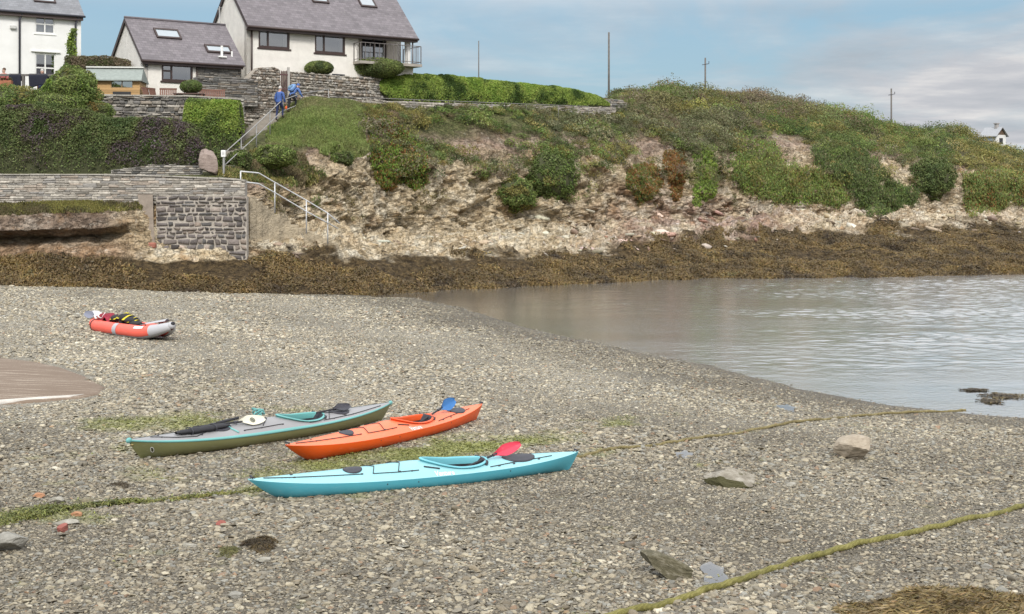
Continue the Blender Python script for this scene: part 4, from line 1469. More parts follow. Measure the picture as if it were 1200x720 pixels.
# ================================================================== STONE WALLS
SLATE = [(.33, .305, .265), (.38, .35, .305), (.28, .258, .225), (.42, .39, .34), (.36, .31, .26), (.30, .285, .265)]
DARKST = [(.13, .13, .125), (.19, .18, .17), (.25, .235, .21), (.15, .14, .125), (.32, .30, .265), (.22, .19, .155)]
BLOCK = [(.105, .094, .09), (.14, .124, .118), (.185, .16, .147), (.235, .20, .175), (.125, .12, .118), (.30, .245, .205)]


def stone_wall(name, p0, p1, bottom, top, label, cat, pal, row=(.10, .2), length=(.2, .5), thick=.4, mortar=(.30, .27, .235), parent=None, cap=None, proud=.05, gap=.014, weights=None, holes=(), jit=.012):
    """Coursed rubble between two plan points; bottom/top are [(s, z)] profiles along the wall, s in metres."""
    p0, p1 = Vector((p0[0], p0[1], 0)), Vector((p1[0], p1[1], 0))
    L = (p1 - p0).length
    u = (p1 - p0) / L
    nrm_ = Vector((u.y, -u.x, 0))          # faces the viewer for left-to-right walls
    zb = lambda s: float(np.interp(s, [q[0] for q in bottom], [q[1] for q in bottom]))
    zt = lambda s: float(np.interp(s, [q[0] for q in top], [q[1] for q in top]))
    zmin = min(q[1] for q in bottom); zmax = max(q[1] for q in top)
    root = parent or empty(name, p0 + u * (L / 2) + Vector((0, 0, zmin)), 0, label, cat)
    loc = root.location
    V_, Q_, col = [], [], []
    z = zmin - .02
    while z < zmax:
        h = random.uniform(*row)
        s = -random.uniform(0, .2)
        while s < L:
            l = random.uniform(*length) * random.choice((.6, 1, 1, 1.3))
            a, b_ = max(s, 0), min(s + l, L)
            s += l
            if b_ - a < .05: continue
            mid = (a + b_) / 2
            t_, o_ = zt(mid), zb(mid)
            if z > t_ - .03 or z + h < o_: continue
            hh = min(h, t_ - z + random.uniform(-.02, .03))
            if any(x0 < mid < x1 and z0 < z + hh / 2 < z1 for x0, x1, z0, z1 in holes): continue
            j = lambda e=.02: random.uniform(-e, e)
            out = proud * random.uniform(.2, 1.3)
            a2, b2, z2, z3 = a + gap * .5, b_ - gap * .5, z + gap * .5, z + hh - gap * .5
            if b2 - a2 < .03 or z3 - z2 < .02: continue
            outer = [(a2 + j(jit), z2 + j(jit)), (b2 + j(jit), z2 + j(jit)), (b2 + j(jit), z3 + j(jit)), (a2 + j(jit), z3 + j(jit))]
            bx, bz = min(.03, (b2 - a2) * .22), min(.03, (z3 - z2) * .25)
            inner = [(outer[0][0] + bx + j(.008), outer[0][1] + bz), (outer[1][0] - bx + j(.008), outer[1][1] + bz), (outer[2][0] - bx + j(.008), outer[2][1] - bz), (outer[3][0] + bx + j(.008), outer[3][1] - bz)]
            n0 = len(V_)
            for (q, zz) in outer: V_.append(p0 + u * q + nrm_ * -.03 + Vector((0, 0, zz)) - loc)
            for (q, zz) in outer: V_.append(p0 + u * q + nrm_ * (out * .55) + Vector((0, 0, zz)) - loc)
            for (q, zz) in inner: V_.append(p0 + u * q + nrm_ * (out + j(.012)) + Vector((0, 0, zz)) - loc)
            f = [(8, 9, 10, 11)]
            for r_ in (0, 4):
                for k in range(4):
                    f.append((r_ + k, r_ + (k + 1) % 4, r_ + 4 + (k + 1) % 4, r_ + 4 + k))
            Q_ += [[x + n0 for x in g] for g in f]
            c = np.array(random.choices(pal, weights)[0]) * math.exp(random.gauss(0, .2))
            col += [c] * 9
        z += h
    np_mesh('stones', np.array([tuple(v) for v in V_]), np.array(Q_), M['stone_block'], root, np.array(col))
    # the wall body behind the face stones
    b_ = MB()
    k = max(6, int(L / .3))
    ss = [L * i / k for i in range(k + 1)]
    vs = []
    for s in ss:
        w0 = p0 + u * s - loc
        for (n_, zz) in ((-.012, zb(s) - .05), (-.012, zt(s) - .02), (-thick, zt(s) - .02), (-thick, zb(s) - .05)):
            vs.append(w0 + nrm_ * n_ + Vector((0, 0, zz)))
    fs = []
    for i in range(k):
        for q in range(4):
            fs.append((i * 4 + q, i * 4 + (q + 1) % 4, (i + 1) * 4 + (q + 1) % 4, (i + 1) * 4 + q))
    fs += [(3, 2, 1, 0), tuple(k * 4 + q for q in range(4))]
    b_.add(vs, fs)
    b_.build('mortar', simple('lime_mortar', mortar, .95, .2, 5, .8, 25, .04), root)
    # coping
    if cap:
        cb = MB()
        s = 0
        while s < L:
            l = random.uniform(.35, .8)
            e = min(s + l - .015, L)
            z0 = zt((s + e) / 2) - .02
            A = p0 + u * s - loc; B = p0 + u * e - loc
            mid_ = -thick / 2 + .02
            rise = zt(e) - zt(s)
            cb.beam(A + nrm_ * mid_ + Vector((0, 0, z0 - rise / 2 + cap / 2)), B + nrm_ * mid_ + Vector((0, 0, z0 + rise / 2 + cap / 2)), thick + .1 + random.uniform(-.03, .03), cap * random.uniform(.8, 1.2))
            s += l
        cb.build('coping', simple('coping_slate', (.36, .34, .30), .9, .25, 4, .6, 20, .03), root)
    return root


def chain(px_py, Y0, Y1):
    """Photo points to (s, z) along a straight wall from Y0 to Y1."""
    a = px_py[0][0]; b_ = px_py[-1][0]
    A = P(a, 0, Y0); B = P(b_, 0, Y1)
    L = math.hypot(B.x - A.x, B.y - A.y)
    out = []
    for px, py in px_py:
        # parameter along the wall for this sight line
        k = (px - 600) / F
        dx, dy = B.x - A.x, B.y - A.y
        t = (k * A.y - A.x) / (dx - k * dy)
        Y = A.y + dy * t
        out.append((t * L, zpx(py, Y)))
    return (A.x, A.y), (B.x, B.y), out


# the sea wall: long thin-coursed upper wall, big block lower part, leaning buttress
SW_Y = 58.7
A_, B_, top_ = chain([(-70, 204), (0, 205), (120, 205), (200, 207), (242, 209), (270, 210), (287, 212)], SW_Y, SW_Y + .1)
_, _, bot_ = chain([(-70, 242), (0, 240), (120, 238), (158, 237), (287, 232)], SW_Y, SW_Y + .1)
sea_wall = stone_wall('sea_wall', A_, B_, bot_, top_, 'grey stone sea wall of thin flat courses above a dark block section', 'wall', SLATE, (.07, .13), (.25, .6), .55, (.36, .335, .30), cap=.06, proud=.04, gap=.012, jit=.02)
A_, B_, top_ = chain([(183, 230), (289, 230)], SW_Y - .12, SW_Y - .02)
_, _, bot_ = chain([(183, 311), (289, 303)], SW_Y - .12, SW_Y - .02)
lw = stone_wall('block_facing', A_, B_, bot_, top_, None, None, BLOCK, (.14, .29), (.18, .56), .5, (.42, .38, .33), parent=sea_wall, proud=.08, gap=.075, jit=.042, weights=[2, 2, 1.6, 1, 1.2, .5])
bt = MB()
prof_ = [((161, 228), (179, 228)), ((167, 262), (180, 264)), ((170, 290), (182, 292)), ((172, 306), (185, 306))]
for (l_, r_), (l2, r2) in zip(prof_[:-1], prof_[1:]):
    pass
vs = []
for k, (l_, r_) in enumerate(prof_):
    Yk = 58.45 - .06 * k
    for q in (P(*l_, Yk), P(*r_, Yk), P(*r_, Yk + .6), P(*l_, Yk + .6)): vs.append(q - sea_wall.location)
fs = [(k * 4 + i, k * 4 + (i + 1) % 4, (k + 1) * 4 + (i + 1) % 4, (k + 1) * 4 + i) for k in range(3) for i in range(4)] + [(0, 3, 2, 1), (12, 13, 14, 15)]
bt.add(vs, fs)
bt.build('buttress', simple('brown_render', (.27, .225, .185), .9, .25, 3, .7, 20, .03, dirt=((.16, .13, .10), .6)), sea_wall)
rb = MB()
rb.box(-.22, .2, -.1, .2, -.12, .13, Matrix.Translation(P(177, 288, 58.1) - sea_wall.location), .05)
rb.build('red_brick', simple('old_red_brick', (.30, .12, .085), .9, .2, 8, .5, 30), sea_wall)

# terrace and garden walls
A_, B_, top_ = chain([(119, 112), (160, 112.5), (205, 113), (222, 113), (286, 117)], 66.4, 67.6)
_, _, bot_ = chain([(119, 150), (286, 150)], 66.4, 67.6)
stone_wall('terrace_wall', A_, B_, bot_, top_, 'rough dark stone terrace wall below the patio chairs', 'wall', DARKST + SLATE[:2], (.07, .22), (.12, .5), .5, (.27, .255, .23), cap=.07, proud=.09, gap=.03, jit=.03)
A_, B_, top_ = chain([(231, 90), (250, 90), (272, 91), (290, 92), (302, 96)], 70.0, 72.2)
_, _, bot_ = chain([(231, 120), (302, 125)], 70.0, 72.2)
stone_wall('garden_wall', A_, B_, bot_, top_, 'dark slate garden wall between the patio and the big house', 'wall', DARKST, (.06, .14), (.25, .6), .45, (.15, .145, .14), proud=.05, gap=.02)
A_, B_, top_ = chain([(262, 118), (280, 104), (296, 86), (304, 79), (322, 78.5), (328, 82)], 71.2, 73.6)
_, _, bot_ = chain([(262, 165), (290, 165), (328, 142)], 71.2, 73.6)
stone_wall('stair_wall', A_, B_, bot_, top_, 'humped brown rubble wall beside the top of the stairs', 'wall', SLATE + [(.24, .20, .16), (.19, .155, .125)], (.06, .18), (.10, .32), .5, (.30, .265, .22), proud=.08, gap=.03, jit=.03)
A_, B_, top_ = chain([(336, 83), (352, 85), (380, 87), (410, 90), (440, 90), (452, 92)], 74.4, 80.0)
_, _, bot_ = chain([(336, 135), (380, 122), (452, 118)], 74.4, 80.0)
stone_wall('house_wall', A_, B_, bot_, top_, 'rubble retaining wall in front of the big house, right of the gate', 'wall', SLATE + [(.24, .20, .16)], (.07, .2), (.10, .38), .5, (.30, .265, .22), proud=.09, gap=.03, jit=.03)
A_, B_, top_ = chain([(440, 118), (480, 119), (560, 122), (640, 124), (722, 126)], 79.0, 92.2)
_, _, bot_ = chain([(440, 128), (560, 135), (722, 138)], 79.0, 92.2)
stone_wall('path_wall', A_, B_, bot_, top_, 'low pale stone wall under the ivy along the cliff path', 'wall', SLATE + [(.34, .31, .27), (.38, .35, .31)], (.07, .16), (.12, .45), .5, (.44, .40, .35), proud=.05, gap=.02, jit=.02)
A_, B_, top_ = chain([(703, 118), (716, 116), (730, 117), (735, 124)], 92.4, 93.2)
_, _, bot_ = chain([(703, 130), (735, 130)], 92.4, 93.2)
stone_wall('wall_end', A_, B_, bot_, top_, 'short broken grey wall end where the ivy stops', 'wall', DARKST + SLATE[:3], (.1, .2), (.2, .45), .5, (.22, .21, .2), proud=.06, gap=.03)
A_, B_, top_ = chain([(130, 199), (182, 193), (236, 194)], 60.2, 60.4)
_, _, bot_ = chain([(130, 210), (236, 210)], 60.2, 60.4)
stone_wall('kerb_wall', A_, B_, bot_, top_, 'low rough wall at the foot of the long hedge', 'wall', DARKST + SLATE[:2], (.08, .15), (.2, .45), .3, (.25, .24, .22), proud=.05, gap=.02)


def rock(name, loc, r, label, cat, mat, seed=0, flat=.5, rz=0.0, tilt=(0, 0), sub=4, amp=.25, planes=9, parent=None, group=None):
    """A broken boulder: sphere cut by random planes, then roughened along its bedding."""
    rg = np.random.default_rng(seed)
    bm = bmesh.new()
    bmesh.ops.create_icosphere(bm, subdivisions=sub, radius=1)
    q = np.array([tuple(v.co) for v in bm.verts])
    for k in range(planes):
        nrm_ = rg.normal(size=3); nrm_ /= np.linalg.norm(nrm_)
        d_ = rg.uniform(.5, .85)
        t = q @ nrm_
        q = q - np.maximum(t - d_, 0)[:, None] * nrm_
    q = q * (1 + amp * .5 * fbm(q * 1.6 + seed, 4)[:, None]) + (.06 * amp / .25 * fbm(q * np.array([2, 2, 9]) + seed * 3, 3))[:, None] * q
    q = q * np.array(r)
    for v, c in zip(bm.verts, q): v.co = c
    me_ = bpy.data.meshes.new(name)
    bm.to_mesh(me_); bm.free()
    me_.materials.append(mat)
    o = link(name, me_, parent)
    o.location = loc
    o.rotation_euler = (tilt[0], tilt[1], rz)
    return tag(o, label, cat, group)


def rock_mat(name, cols, moss=None, strata=(1, 1, 6), rot=(0, .25, 0), sc=2.5):
    m, nt, b = newmat(name)
    n = N(nt)
    co = n.coord()
    st = n.noise(n.scale(co, strata, rot), sc, 7, .65, dist=.4)
    fine = n.noise(co, 18, 5, .7)
    t = n.math('MULTIPLY_ADD', st, .65, n.math('MULTIPLY', fine, .35))
    c = n.ramp(t, [(.3, cols[0]), (.5, cols[1]), (.7, cols[2])])
    if moss:
        nx = n('ShaderNodeVectorMath', {0: n.coord('Normal'), 1: (-.45, -.75, -.5)}, operation='DOT_PRODUCT').outputs['Value']
        k = n.ramp(n.math('ADD', n.math('MULTIPLY', n.noise(co, 6, 5, .7), moss[1]), nx), [(.55, 0), (.80, 1)])
        c = n.mix(k, c, moss[0])
    nt.links.new(c, b.inputs['Base Color'])
    b.inputs['Roughness'].default_value = .85
    nt.links.new(n.bump(t, .8, .05), b.inputs['Normal'])
    return m


M['rock_pink'] = rock_mat('pinkish_boulder', [(.16, .12, .10), (.28, .22, .19), (.36, .30, .26)])
rock('boulder', P(245, 191, 60.2), (.46, .4, .72), 'upright pinkish boulder at the end of the long hedge', 'rock', M['rock_pink'], 3, sub=4)

# ================================================================== STAIRS, RAILS, GATE
S0, S1, S2, S3 = P(264, 206, 60.3), P(296, 176, 65.0), P(326, 143, 70.3), P(344, 131, 73.2)


def stair_path(n_, pts):
    seg = [(b_ - a).length for a, b_ in zip(pts[:-1], pts[1:])]
    tot = sum(seg)
    out = []
    for i in range(n_):
        d_ = tot * i / (n_ - 1)
        for k, s in enumerate(seg):
            if d_ <= s + 1e-6 or k == len(seg) - 1:
                out.append(pts[k].lerp(pts[k + 1], min(1, d_ / s))); break
            d_ -= s
    return out


def treads(pts, n_, wdt, mat, off):
    b_ = MB()
    pp = stair_path(n_, pts)
    for a, c in zip(pp[:-1], pp[1:]):
        d_ = (c - a); d_.z = 0; d_.normalize()
        s = Vector((-d_.y, d_.x, 0))           # left of the climb
        m_ = (a + c) / 2 + s * off
        b_.beam(Vector((a.x, a.y, a.z - 1.2)) + s * off, Vector((c.x, c.y, a.z - 1.2)) + s * off + d_ * .03, wdt, 2.4)
    return b_.build('steps', mat)


M['step'] = simple('worn_stone_steps', (.27, .245, .21), .9, .2, 3, .7, 20, .03)
o = treads([S0, S1, S2, S3], 30, 1.3, M['step'], .72)
tag(o, 'long flight of worn stone steps climbing behind the metal rail', 'steps')
D0, D1, D2 = P(288, 226, 60.6), P(330, 256, 62.3), P(404, 287, 63.4)
M['shore_step'] = simple('sandy_rock_steps', (.46, .39, .28), .9, .35, 2.5, 1.0, 8, .12, dirt=((.20, .155, .10), .7))
o = treads([D2, D1, D0], 15, 1.2, M['shore_step'], -.3)
tag(o, 'short rocky steps descending from the wall end to the shore', 'steps')


def railing(name, ground, label, cat, mat, height=1.0, rails=(1.0, .5), every=2.0, r=.025, posts=None):
    root = empty(name, ground[0], 0, label, cat)
    loc = root.location
    for k, hgt in enumerate(rails):
        b_ = MB()
        b_.tube([g + Vector((0, 0, hgt * height)) - loc for g in ground], r, 8)
        b_.build('handrail' if k == 0 else 'lower_rail', mat, root, smooth=True)
    seg = posts or stair_path(max(2, int(sum((b_ - a).length for a, b_ in zip(ground[:-1], ground[1:])) / every) + 1), ground)
    for g in seg:
        b_ = MB()
        b_.tube([g - loc + Vector((0, 0, -.25)), g - loc + Vector((0, 0, height))], r * 1.1, 8)
        b_.build('post', mat, root, smooth=True)
    return root


railing('stair_railing', [P(263, 206, 60.3), P(298, 173, 65.0), P(330, 141, 70.3), P(352, 132, 73.0), P(385, 126, 75.4)], 'long two bar metal railing climbing beside the stairs to the path', 'railing', M['rail_grey'], 1.0, (1.0, .45), 2.6, .023)
M['path_rail'] = simple('dull_path_rail', (.22, .21, .20), .8, .2)
gr = [P(386, 127, 75.2)] + [P(q, r_, Y_) for q, r_, Y_ in ((440, 128, 77.6), (500, 130, 79.5), (560, 132, 82), (620, 134, 85), (690, 136, 89))]
railing('path_railing', gr, 'thin low grey railing running along the cliff path under the ivy', 'railing', M['path_rail'], .62, (1.0,), 2.6, .018)
# lower railing: bent galvanised tubes beside the shore steps
lr = [P(282, 217, 59.0), P(303, 221, 59.6), P(322, 243, 60.4), P(359, 266, 61.2), P(384, 280, 61.6)]
root = empty('shore_railing', lr[0], 0, 'shiny bent two bar handrail leading down from the wall end to the shore', 'railing')
top_px = [(282, 201), (303, 203), (322, 214), (359, 235), (384, 250)]
low_px = [(283, 213), (303, 215.5), (322, 226), (359, 248), (396, 268)]
for nm, px_ in (('handrail', top_px), ('lower_rail', low_px)):
    b_ = MB()
    pts = [P(px, py, Y) for (px, py), Y in zip(px_, (59.0, 59.6, 60.4, 61.2, 61.8))]
    if nm == 'handrail': pts = [pts[0] + Vector((0, 0, -.1))] + pts + [P(398, 262, 61.9)]
    b_.tube([q - root.location for q in pts], .03, 8)
    b_.build(nm, M['galv'], root, smooth=True)
for (px, t_, bt_, Y) in ((282, 201, 214, 59.0), (322, 214, 246, 60.4), (359, 235, 270, 61.2), (384, 250, 282, 61.7)):
    b_ = MB()
    b_.tube([P(px, t_, Y) - root.location, P(px, bt_, Y) - root.location + Vector((0, 0, -.15))], .03, 8)
    b_.build('post', M['galv'], root, smooth=True)
# notice post
root = empty('notice_post', P(262, 206, 60.1), 0, 'grey post with a small white notice at the foot of the stairs', 'notice')
b_ = MB(); b_.tube([(0, 0, -.1), (0, 0, 1.0)], .04, 8); b_.build('post', M['rail_grey'], root)
b_ = MB(); b_.box(-.1, .1, -.075, -.045, .82, 1.12, None, .01); b_.build('notice_plate', M['white_paint'], root)
b_ = MB()
for k in range(3): b_.box(-.06, .06, -.079, -.0755, .9 + k * .06, .93 + k * .06)
b_.build('notice_lines', simple('faded_print', (.35, .35, .36), .8), root)
# gate
root = empty('garden_gate', P(332, 108, 74.0), math.radians(35), 'narrow dark red barred gate in the rubble wall', 'gate')
b_ = MB()
for k in range(5): b_.box(-.22 + k * .1, -.19 + k * .1, -.02, .02, .0, 1.15)
b_.box(-.27, .27, -.03, .03, .12, .2); b_.box(-.27, .27, -.03, .03, .9, .98)
b_.build('gate_bars', simple('maroon_gate_paint', (.10, .05, .05), .7, .2, 6), root)
b_ = MB(); b_.box(.25, .36, -.06, .06, -.3, 1.35); b_.build('gate_post', simple('pale_gate_post', (.42, .40, .37), .8, .1), root)

# ================================================================== HOUSES
UX, UY = .813, .582
ANG = math.atan2(UY, UX)


def plane_hit(px, py, origin, nrm_):
    d_ = Vector(((px - 600) / F, 1, (YH - py) / F))
    t = (origin - EYE).dot(nrm_) / d_.dot(nrm_)
    return EYE + d_ * t


def local(root, q):
    return Matrix.Rotation(-root.rotation_euler.z, 4, 'Z') @ (q - root.location)


def front_xz(root, px, py, y=0.0):
    """Local (x, z) on the house front for a photo pixel."""
    v_ = Vector((-math.sin(root.rotation_euler.z), math.cos(root.rotation_euler.z), 0))
    q = local(root, plane_hit(px, py, root.location + v_ * y, v_))
    return q.x, q.z


def window(root, x0, x1, z0, z1, y=0.0, frame=None, bars_v=(), bars_h=(), sill=None, curtain=None, fw=.10, transom=None):
    frame = frame or M['brown_frame']
    b_ = MB()
    b_.box(x0, x1, y - .035, y + .05, z0, z0 + fw); b_.box(x0, x1, y - .035, y + .05, z1 - fw, z1)
    b_.box(x0, x0 + fw, y - .034, y + .05, z0 + fw, z1 - fw); b_.box(x1 - fw, x1, y - .034, y + .05, z0 + fw, z1 - fw)
    for f_ in bars_v:
        c = lerp(x0, x1, f_); b_.box(c - fw * .45, c + fw * .45, y - .033, y + .05, z0 + fw, z1 - fw)
    for (fa_, fb_, f_) in bars_h:
        c = lerp(z0, z1, f_); b_.box(lerp(x0, x1, fa_) + (fw if fa_ == 0 else fw * .45), lerp(x0, x1, fb_) - (fw if fb_ == 1 else fw * .45), y - .032, y + .05, c - fw * .45, c + fw * .45)
    wnd = b_.build('window', frame, root)
    b_ = MB(); b_.add([(x0 + .03, y + .01, z0 + .03), (x1 - .03, y + .01, z0 + .03), (x1 - .03, y + .01, z1 - .03), (x0 + .03, y + .01, z1 - .03)], [(0, 1, 2, 3)])
    b_.build('pane', M['glass'], wnd)
    b_ = MB(); b_.box(x0 + .01, x1 - .01, y + .3, y + .33, z0 + .01, z1 - .01); b_.build('room_behind', M['interior'], wnd)
    if curtain:
        for (ca, cb) in curtain:
            b_ = MB()
            xa, xb = lerp(x0, x1, ca), lerp(x0, x1, cb)
            b_.grid(lambda u, v: Vector((lerp(xa, xb, u), y + .12 + .025 * math.sin(u * (xb - xa) * 42), lerp(z0 + .05, z1 - .05, v))), 24, 2)
            b_.build('curtain', M['curtain'], wnd, smooth=True)
    if sill:
        b_ = MB(); b_.box(x0 - .08, x1 + .08, y - .12, y - .001, z0 - .09, z0 - .003, None, .015); b_.build('sill', sill, wnd)
    return wnd


def wall_with_holes(root, x0, x1, z0, z1, y, holes, mat, name='wall', thick=.28):
    """Front wall as boxes round its openings; holes = (xa, xb, za, zb)."""
    b_ = MB()
    xs_ = sorted({x0, x1, *[h_[0] for h_ in holes], *[h_[1] for h_ in holes]})
    for a, c in zip(xs_[:-1], xs_[1:]):
        cuts = sorted([(h_[2], h_[3]) for h_ in holes if h_[0] <= a + 1e-6 and h_[1] >= c - 1e-6])
        z = z0
        for (za, zb) in cuts:
            if za > z: b_.add(*quadbox(a, c, y, y + thick, z, za))
            z = zb
        if z1 > z: b_.add(*quadbox(a, c, y, y + thick, z, z1))
    o_ = b_.build(name, mat, root, weld=False)
    return o_


def quadbox(x0, x1, y0, y1, z0, z1):
    v = [(x0, y0, z0), (x1, y0, z0), (x1, y1, z0), (x0, y1, z0), (x0, y0, z1), (x1, y0, z1), (x1, y1, z1), (x0, y1, z1)]
    return v, [(0, 1, 5, 4), (1, 2, 6, 5), (2, 3, 7, 6), (3, 0, 4, 7), (4, 5, 6, 7), (3, 2, 1, 0)]


def gable(root, x, d0, d1, z0, ze, zr, mat, thick=.28, name='gable_wall'):
    b_ = MB()
    m_ = (d0 + d1) / 2
    s = [(d0, z0), (d1, z0), (d1, ze), (m_, zr), (d0, ze)]
    vs = [(x, a, c) for a, c in s] + [(x + thick, a, c) for a, c in s]
    fs = [(0, 1, 2, 3, 4)[::-1], (5, 6, 7, 8, 9)] + [(i, (i + 1) % 5, 5 + (i + 1) % 5, 5 + i) for i in range(5)]
    b_.add(vs, fs)
    return b_.build(name, mat, root, weld=False)


def roof(root, x0, x1, dep, ze, zr, over, mat, verge=.12, thick=.1, back=True, steps=None):
    """Pitched roof with UVs in metres so the slate courses run true."""
    half = dep / 2
    slope = (zr - ze) / half
    ye, zee = -over, ze - over * slope
    me_ = bpy.data.meshes.new('roof')
    vs, fs, uv = [], [], []

    def slab(a0, a1, ya, za, yb, zb):
        n0 = len(vs)
        ln = math.hypot(yb - ya, zb - za)
        for dz in (thick, 0):
            vs.extend([(a0, ya, za + dz), (a1, ya, za + dz), (a1, yb, zb + dz), (a0, yb, zb + dz)])
        fs.append([n0, n0 + 1, n0 + 2, n0 + 3]); uv.append([(a0, 0), (a1, 0), (a1, ln), (a0, ln)])
        fs.append([n0 + 7, n0 + 6, n0 + 5, n0 + 4]); uv.append([(0, 0)] * 4)
        for i in range(4):
            j = (i + 1) % 4
            fs.append([n0 + j, n0 + i, n0 + 4 + i, n0 + 4 + j]); uv.append([(0, 0)] * 4)
    slab(x0 - verge, x1 + verge, ye, zee, half, zr)
    if back: slab(x1 + verge, x0 - verge, dep + over, zee, half, zr)
    me_.from_pydata(vs, [], fs)
    l_ = me_.uv_layers.new(name='UVMap')
    k = 0
    for f_, u_ in zip(fs, uv):
        for q in u_:
            l_.data[k].uv = q; k += 1
    me_.materials.append(mat)
    o_ = link('roof', me_, root)
    b_ = MB(); b_.tube([(x0 - verge, half, zr + thick + .01), (x1 + verge, half, zr + thick + .01)], .07, 8)
    b_.build('ridge_tiles', simple('ridge_tile', (.12, .105, .115), .7, .2, 4), o_, smooth=True)
    return o_, slope, ye, zee


def skylight(root, roofo, ze, slope, over, pxs_, thick=.1, label=None):
    """Roof window from two opposite photo corners; stands proud of the slates."""
    v_ = Vector((-math.sin(root.rotation_euler.z), math.cos(root.rotation_euler.z), 0))
    n_ = (Vector((0, 0, 1)) - v_ * slope).normalized()
    org = root.location + Vector((0, 0, ze + thick))
    pts = [local(root, plane_hit(px, py, org, n_)) for px, py in pxs_]
    x0, x1 = min(q.x for q in pts), max(q.x for q in pts)
    y0, y1 = min(q.y for q in pts), max(q.y for q in pts)
    f = lambda x, y, h_: Vector((x, y, ze + thick + slope * y)) + Vector((0, -slope, 1)).normalized() * h_
    b_ = MB()
    w_ = .09
    for (xa, xb, ya, yb) in ((x0, x1, y0, y0 + w_), (x0, x1, y1 - w_, y1), (x0, x0 + w_, y0 + w_, y1 - w_), (x1 - w_, x1, y0 + w_, y1 - w_)):
        vs = [f(a, c, h_) for h_ in (-.02, .09) for a, c in ((xa, ya), (xb, ya), (xb, yb), (xa, yb))]
        b_.add(vs, [(0, 1, 5, 4), (1, 2, 6, 5), (2, 3, 7, 6), (3, 0, 4, 7), (4, 5, 6, 7), (3, 2, 1, 0)])
    s_ = b_.build('skylight', M['brown_frame'], roofo, weld=False)
    b_ = MB()
    b_.add([f(x0 + .05, y0 + .05, .06), f(x1 - .05, y0 + .05, .06), f(x1 - .05, y1 - .05, .06), f(x0 + .05, y1 - .05, .06)], [(0, 1, 2, 3)])
    b_.build('skylight_pane', M['sky_glass'], roofo)
    return s_


M['sky_glass'] = simple('skylight_glass', (.42, .46, .48), .15, .05, 2, metal=.5, spec=1.0)

# ---- the big cream house
house = empty('house', (-14.58, 75.0, 10.2), ANG, 'big cream pebbledash house with purple slate roof and balcony', 'house')
W1 = [*front_xz(house, 303, 28), *front_xz(house, 339.5, 58)]
W2 = [*front_xz(house, 369, 33.5), *front_xz(house, 404.5, 64)]
xr = front_xz(house, 420, 50)[0]
ZE = front_xz(house, 289, 23.5)[1]
holes = [(W1[0], W1[2], W1[3], W1[1]), (W2[0], W2[2], W2[3], W2[1])]
LEN, DEP = 10.7, 4.5
wall_with_holes(house, 0, xr, -.8, ZE, 0, holes, M['render_cream'])
for Wn, wl in ((W1, 'w'), (W2, 'w')):
    window(house, Wn[0], Wn[2], Wn[3], Wn[1], .06, None, (.31,), ((0, .31, .72),), M['brown_frame'], ((.84, .97),), .11)
ZF = front_xz(house, 440, 74)[1]          # balcony floor
b_ = MB(); b_.add(*quadbox(xr - .28, xr, .28, 1.5, ZF, ZE)); b_.build('recess_side_wall', M['render_cream'], house)
D = [front_xz(house, 424, 44, 1.4), front_xz(house, 453, 72, 1.4)]
wall_with_holes(house, xr, LEN, ZF, ZE, 1.4, [(D[0][0], D[1][0], ZF, D[0][1])], simple('recess_render', (.56, .52, .46), .9, .06, 2, .6, 50), 'recess_wall')
dr = window(house, D[0][0], D[1][0], ZF, D[0][1], 1.46, None, (.5,), (), None, ((.02, .1),), .08)
dr.name = 'patio_door'
b_ = MB(); b_.add(*quadbox(xr, LEN, 0, 1.4, -.8, ZF - .16)); b_.build('lower_wall', M['render_cream'], house)
b_ = MB(); b_.add(*quadbox(xr - .35, LEN + .1, -.85, 1.39, ZF - .155, ZF)); b_.build('balcony_floor', M['concrete'], house)
b_ = MB(); b_.add(*quadbox(LEN - .42, LEN - .16, .04, .30, ZF, ZE - .02)); b_.build('corner_post', M['white_paint'], house)
b_ = MB(); b_.tube([(LEN - .05, -.02, ZF + .1), (LEN - .05, -.02, ZE - .1)], .05, 8); b_.build('drainpipe', simple('grey_pipe', (.3, .31, .34), .5), house, smooth=True)
b_ = MB(); b_.tube([(.28, -.06, -.6), (.28, -.06, ZE - .1)], .05, 8); b_.build('drainpipe', M['brown_frame'], house, smooth=True)
gable(house, -.0, 0, DEP, -.8, ZE, ZE + 2.3, M['render_shaded'])
gable(house, LEN - .28, 1.4, DEP, -.8, ZE, ZE + 2.1, M['render_cream'])
b_ = MB(); b_.add(*quadbox(.28, LEN - .28, DEP - .28, DEP, -.8, ZE)); b_.build('wall', M['render_cream'], house)
ro, sl_, ye, zee = roof(house, 0, LEN, DEP, ZE, ZE + 2.3, .42, M['slate_purple'])
b_ = MB(); b_.tube([(-.1, ye - .06, zee + .02), (LEN + .1, ye - .06, zee + .02)], .065, 8); b_.build('gutter', M['brown_frame'], house, smooth=True)
b_ = MB(); b_.add(*quadbox(-.08, LEN + .08, ye + .02, ye + .05, zee - .14, zee + .02)); b_.add(*quadbox(-.08, LEN + .08, ye + .05, -.002, zee - .14, zee - .12)); b_.build('fascia', M['brown_frame'], house)
# barge boards
b_ = MB()
b_.beam((-.10, ye, zee - .06), (-.10, DEP / 2, ZE + 2.3 - .06), .04, .2); b_.beam((-.10, DEP + .42, zee - .06), (-.10, DEP / 2, ZE + 2.3 - .06), .04, .2)
b_.build('bargeboard', M['brown_frame'], house)
skylight(house, ro, ZE, sl_, .42, [(361, -8), (386, 5)])
skylight(house, ro, ZE, sl_, .42, [(415, -7), (442, 10)])
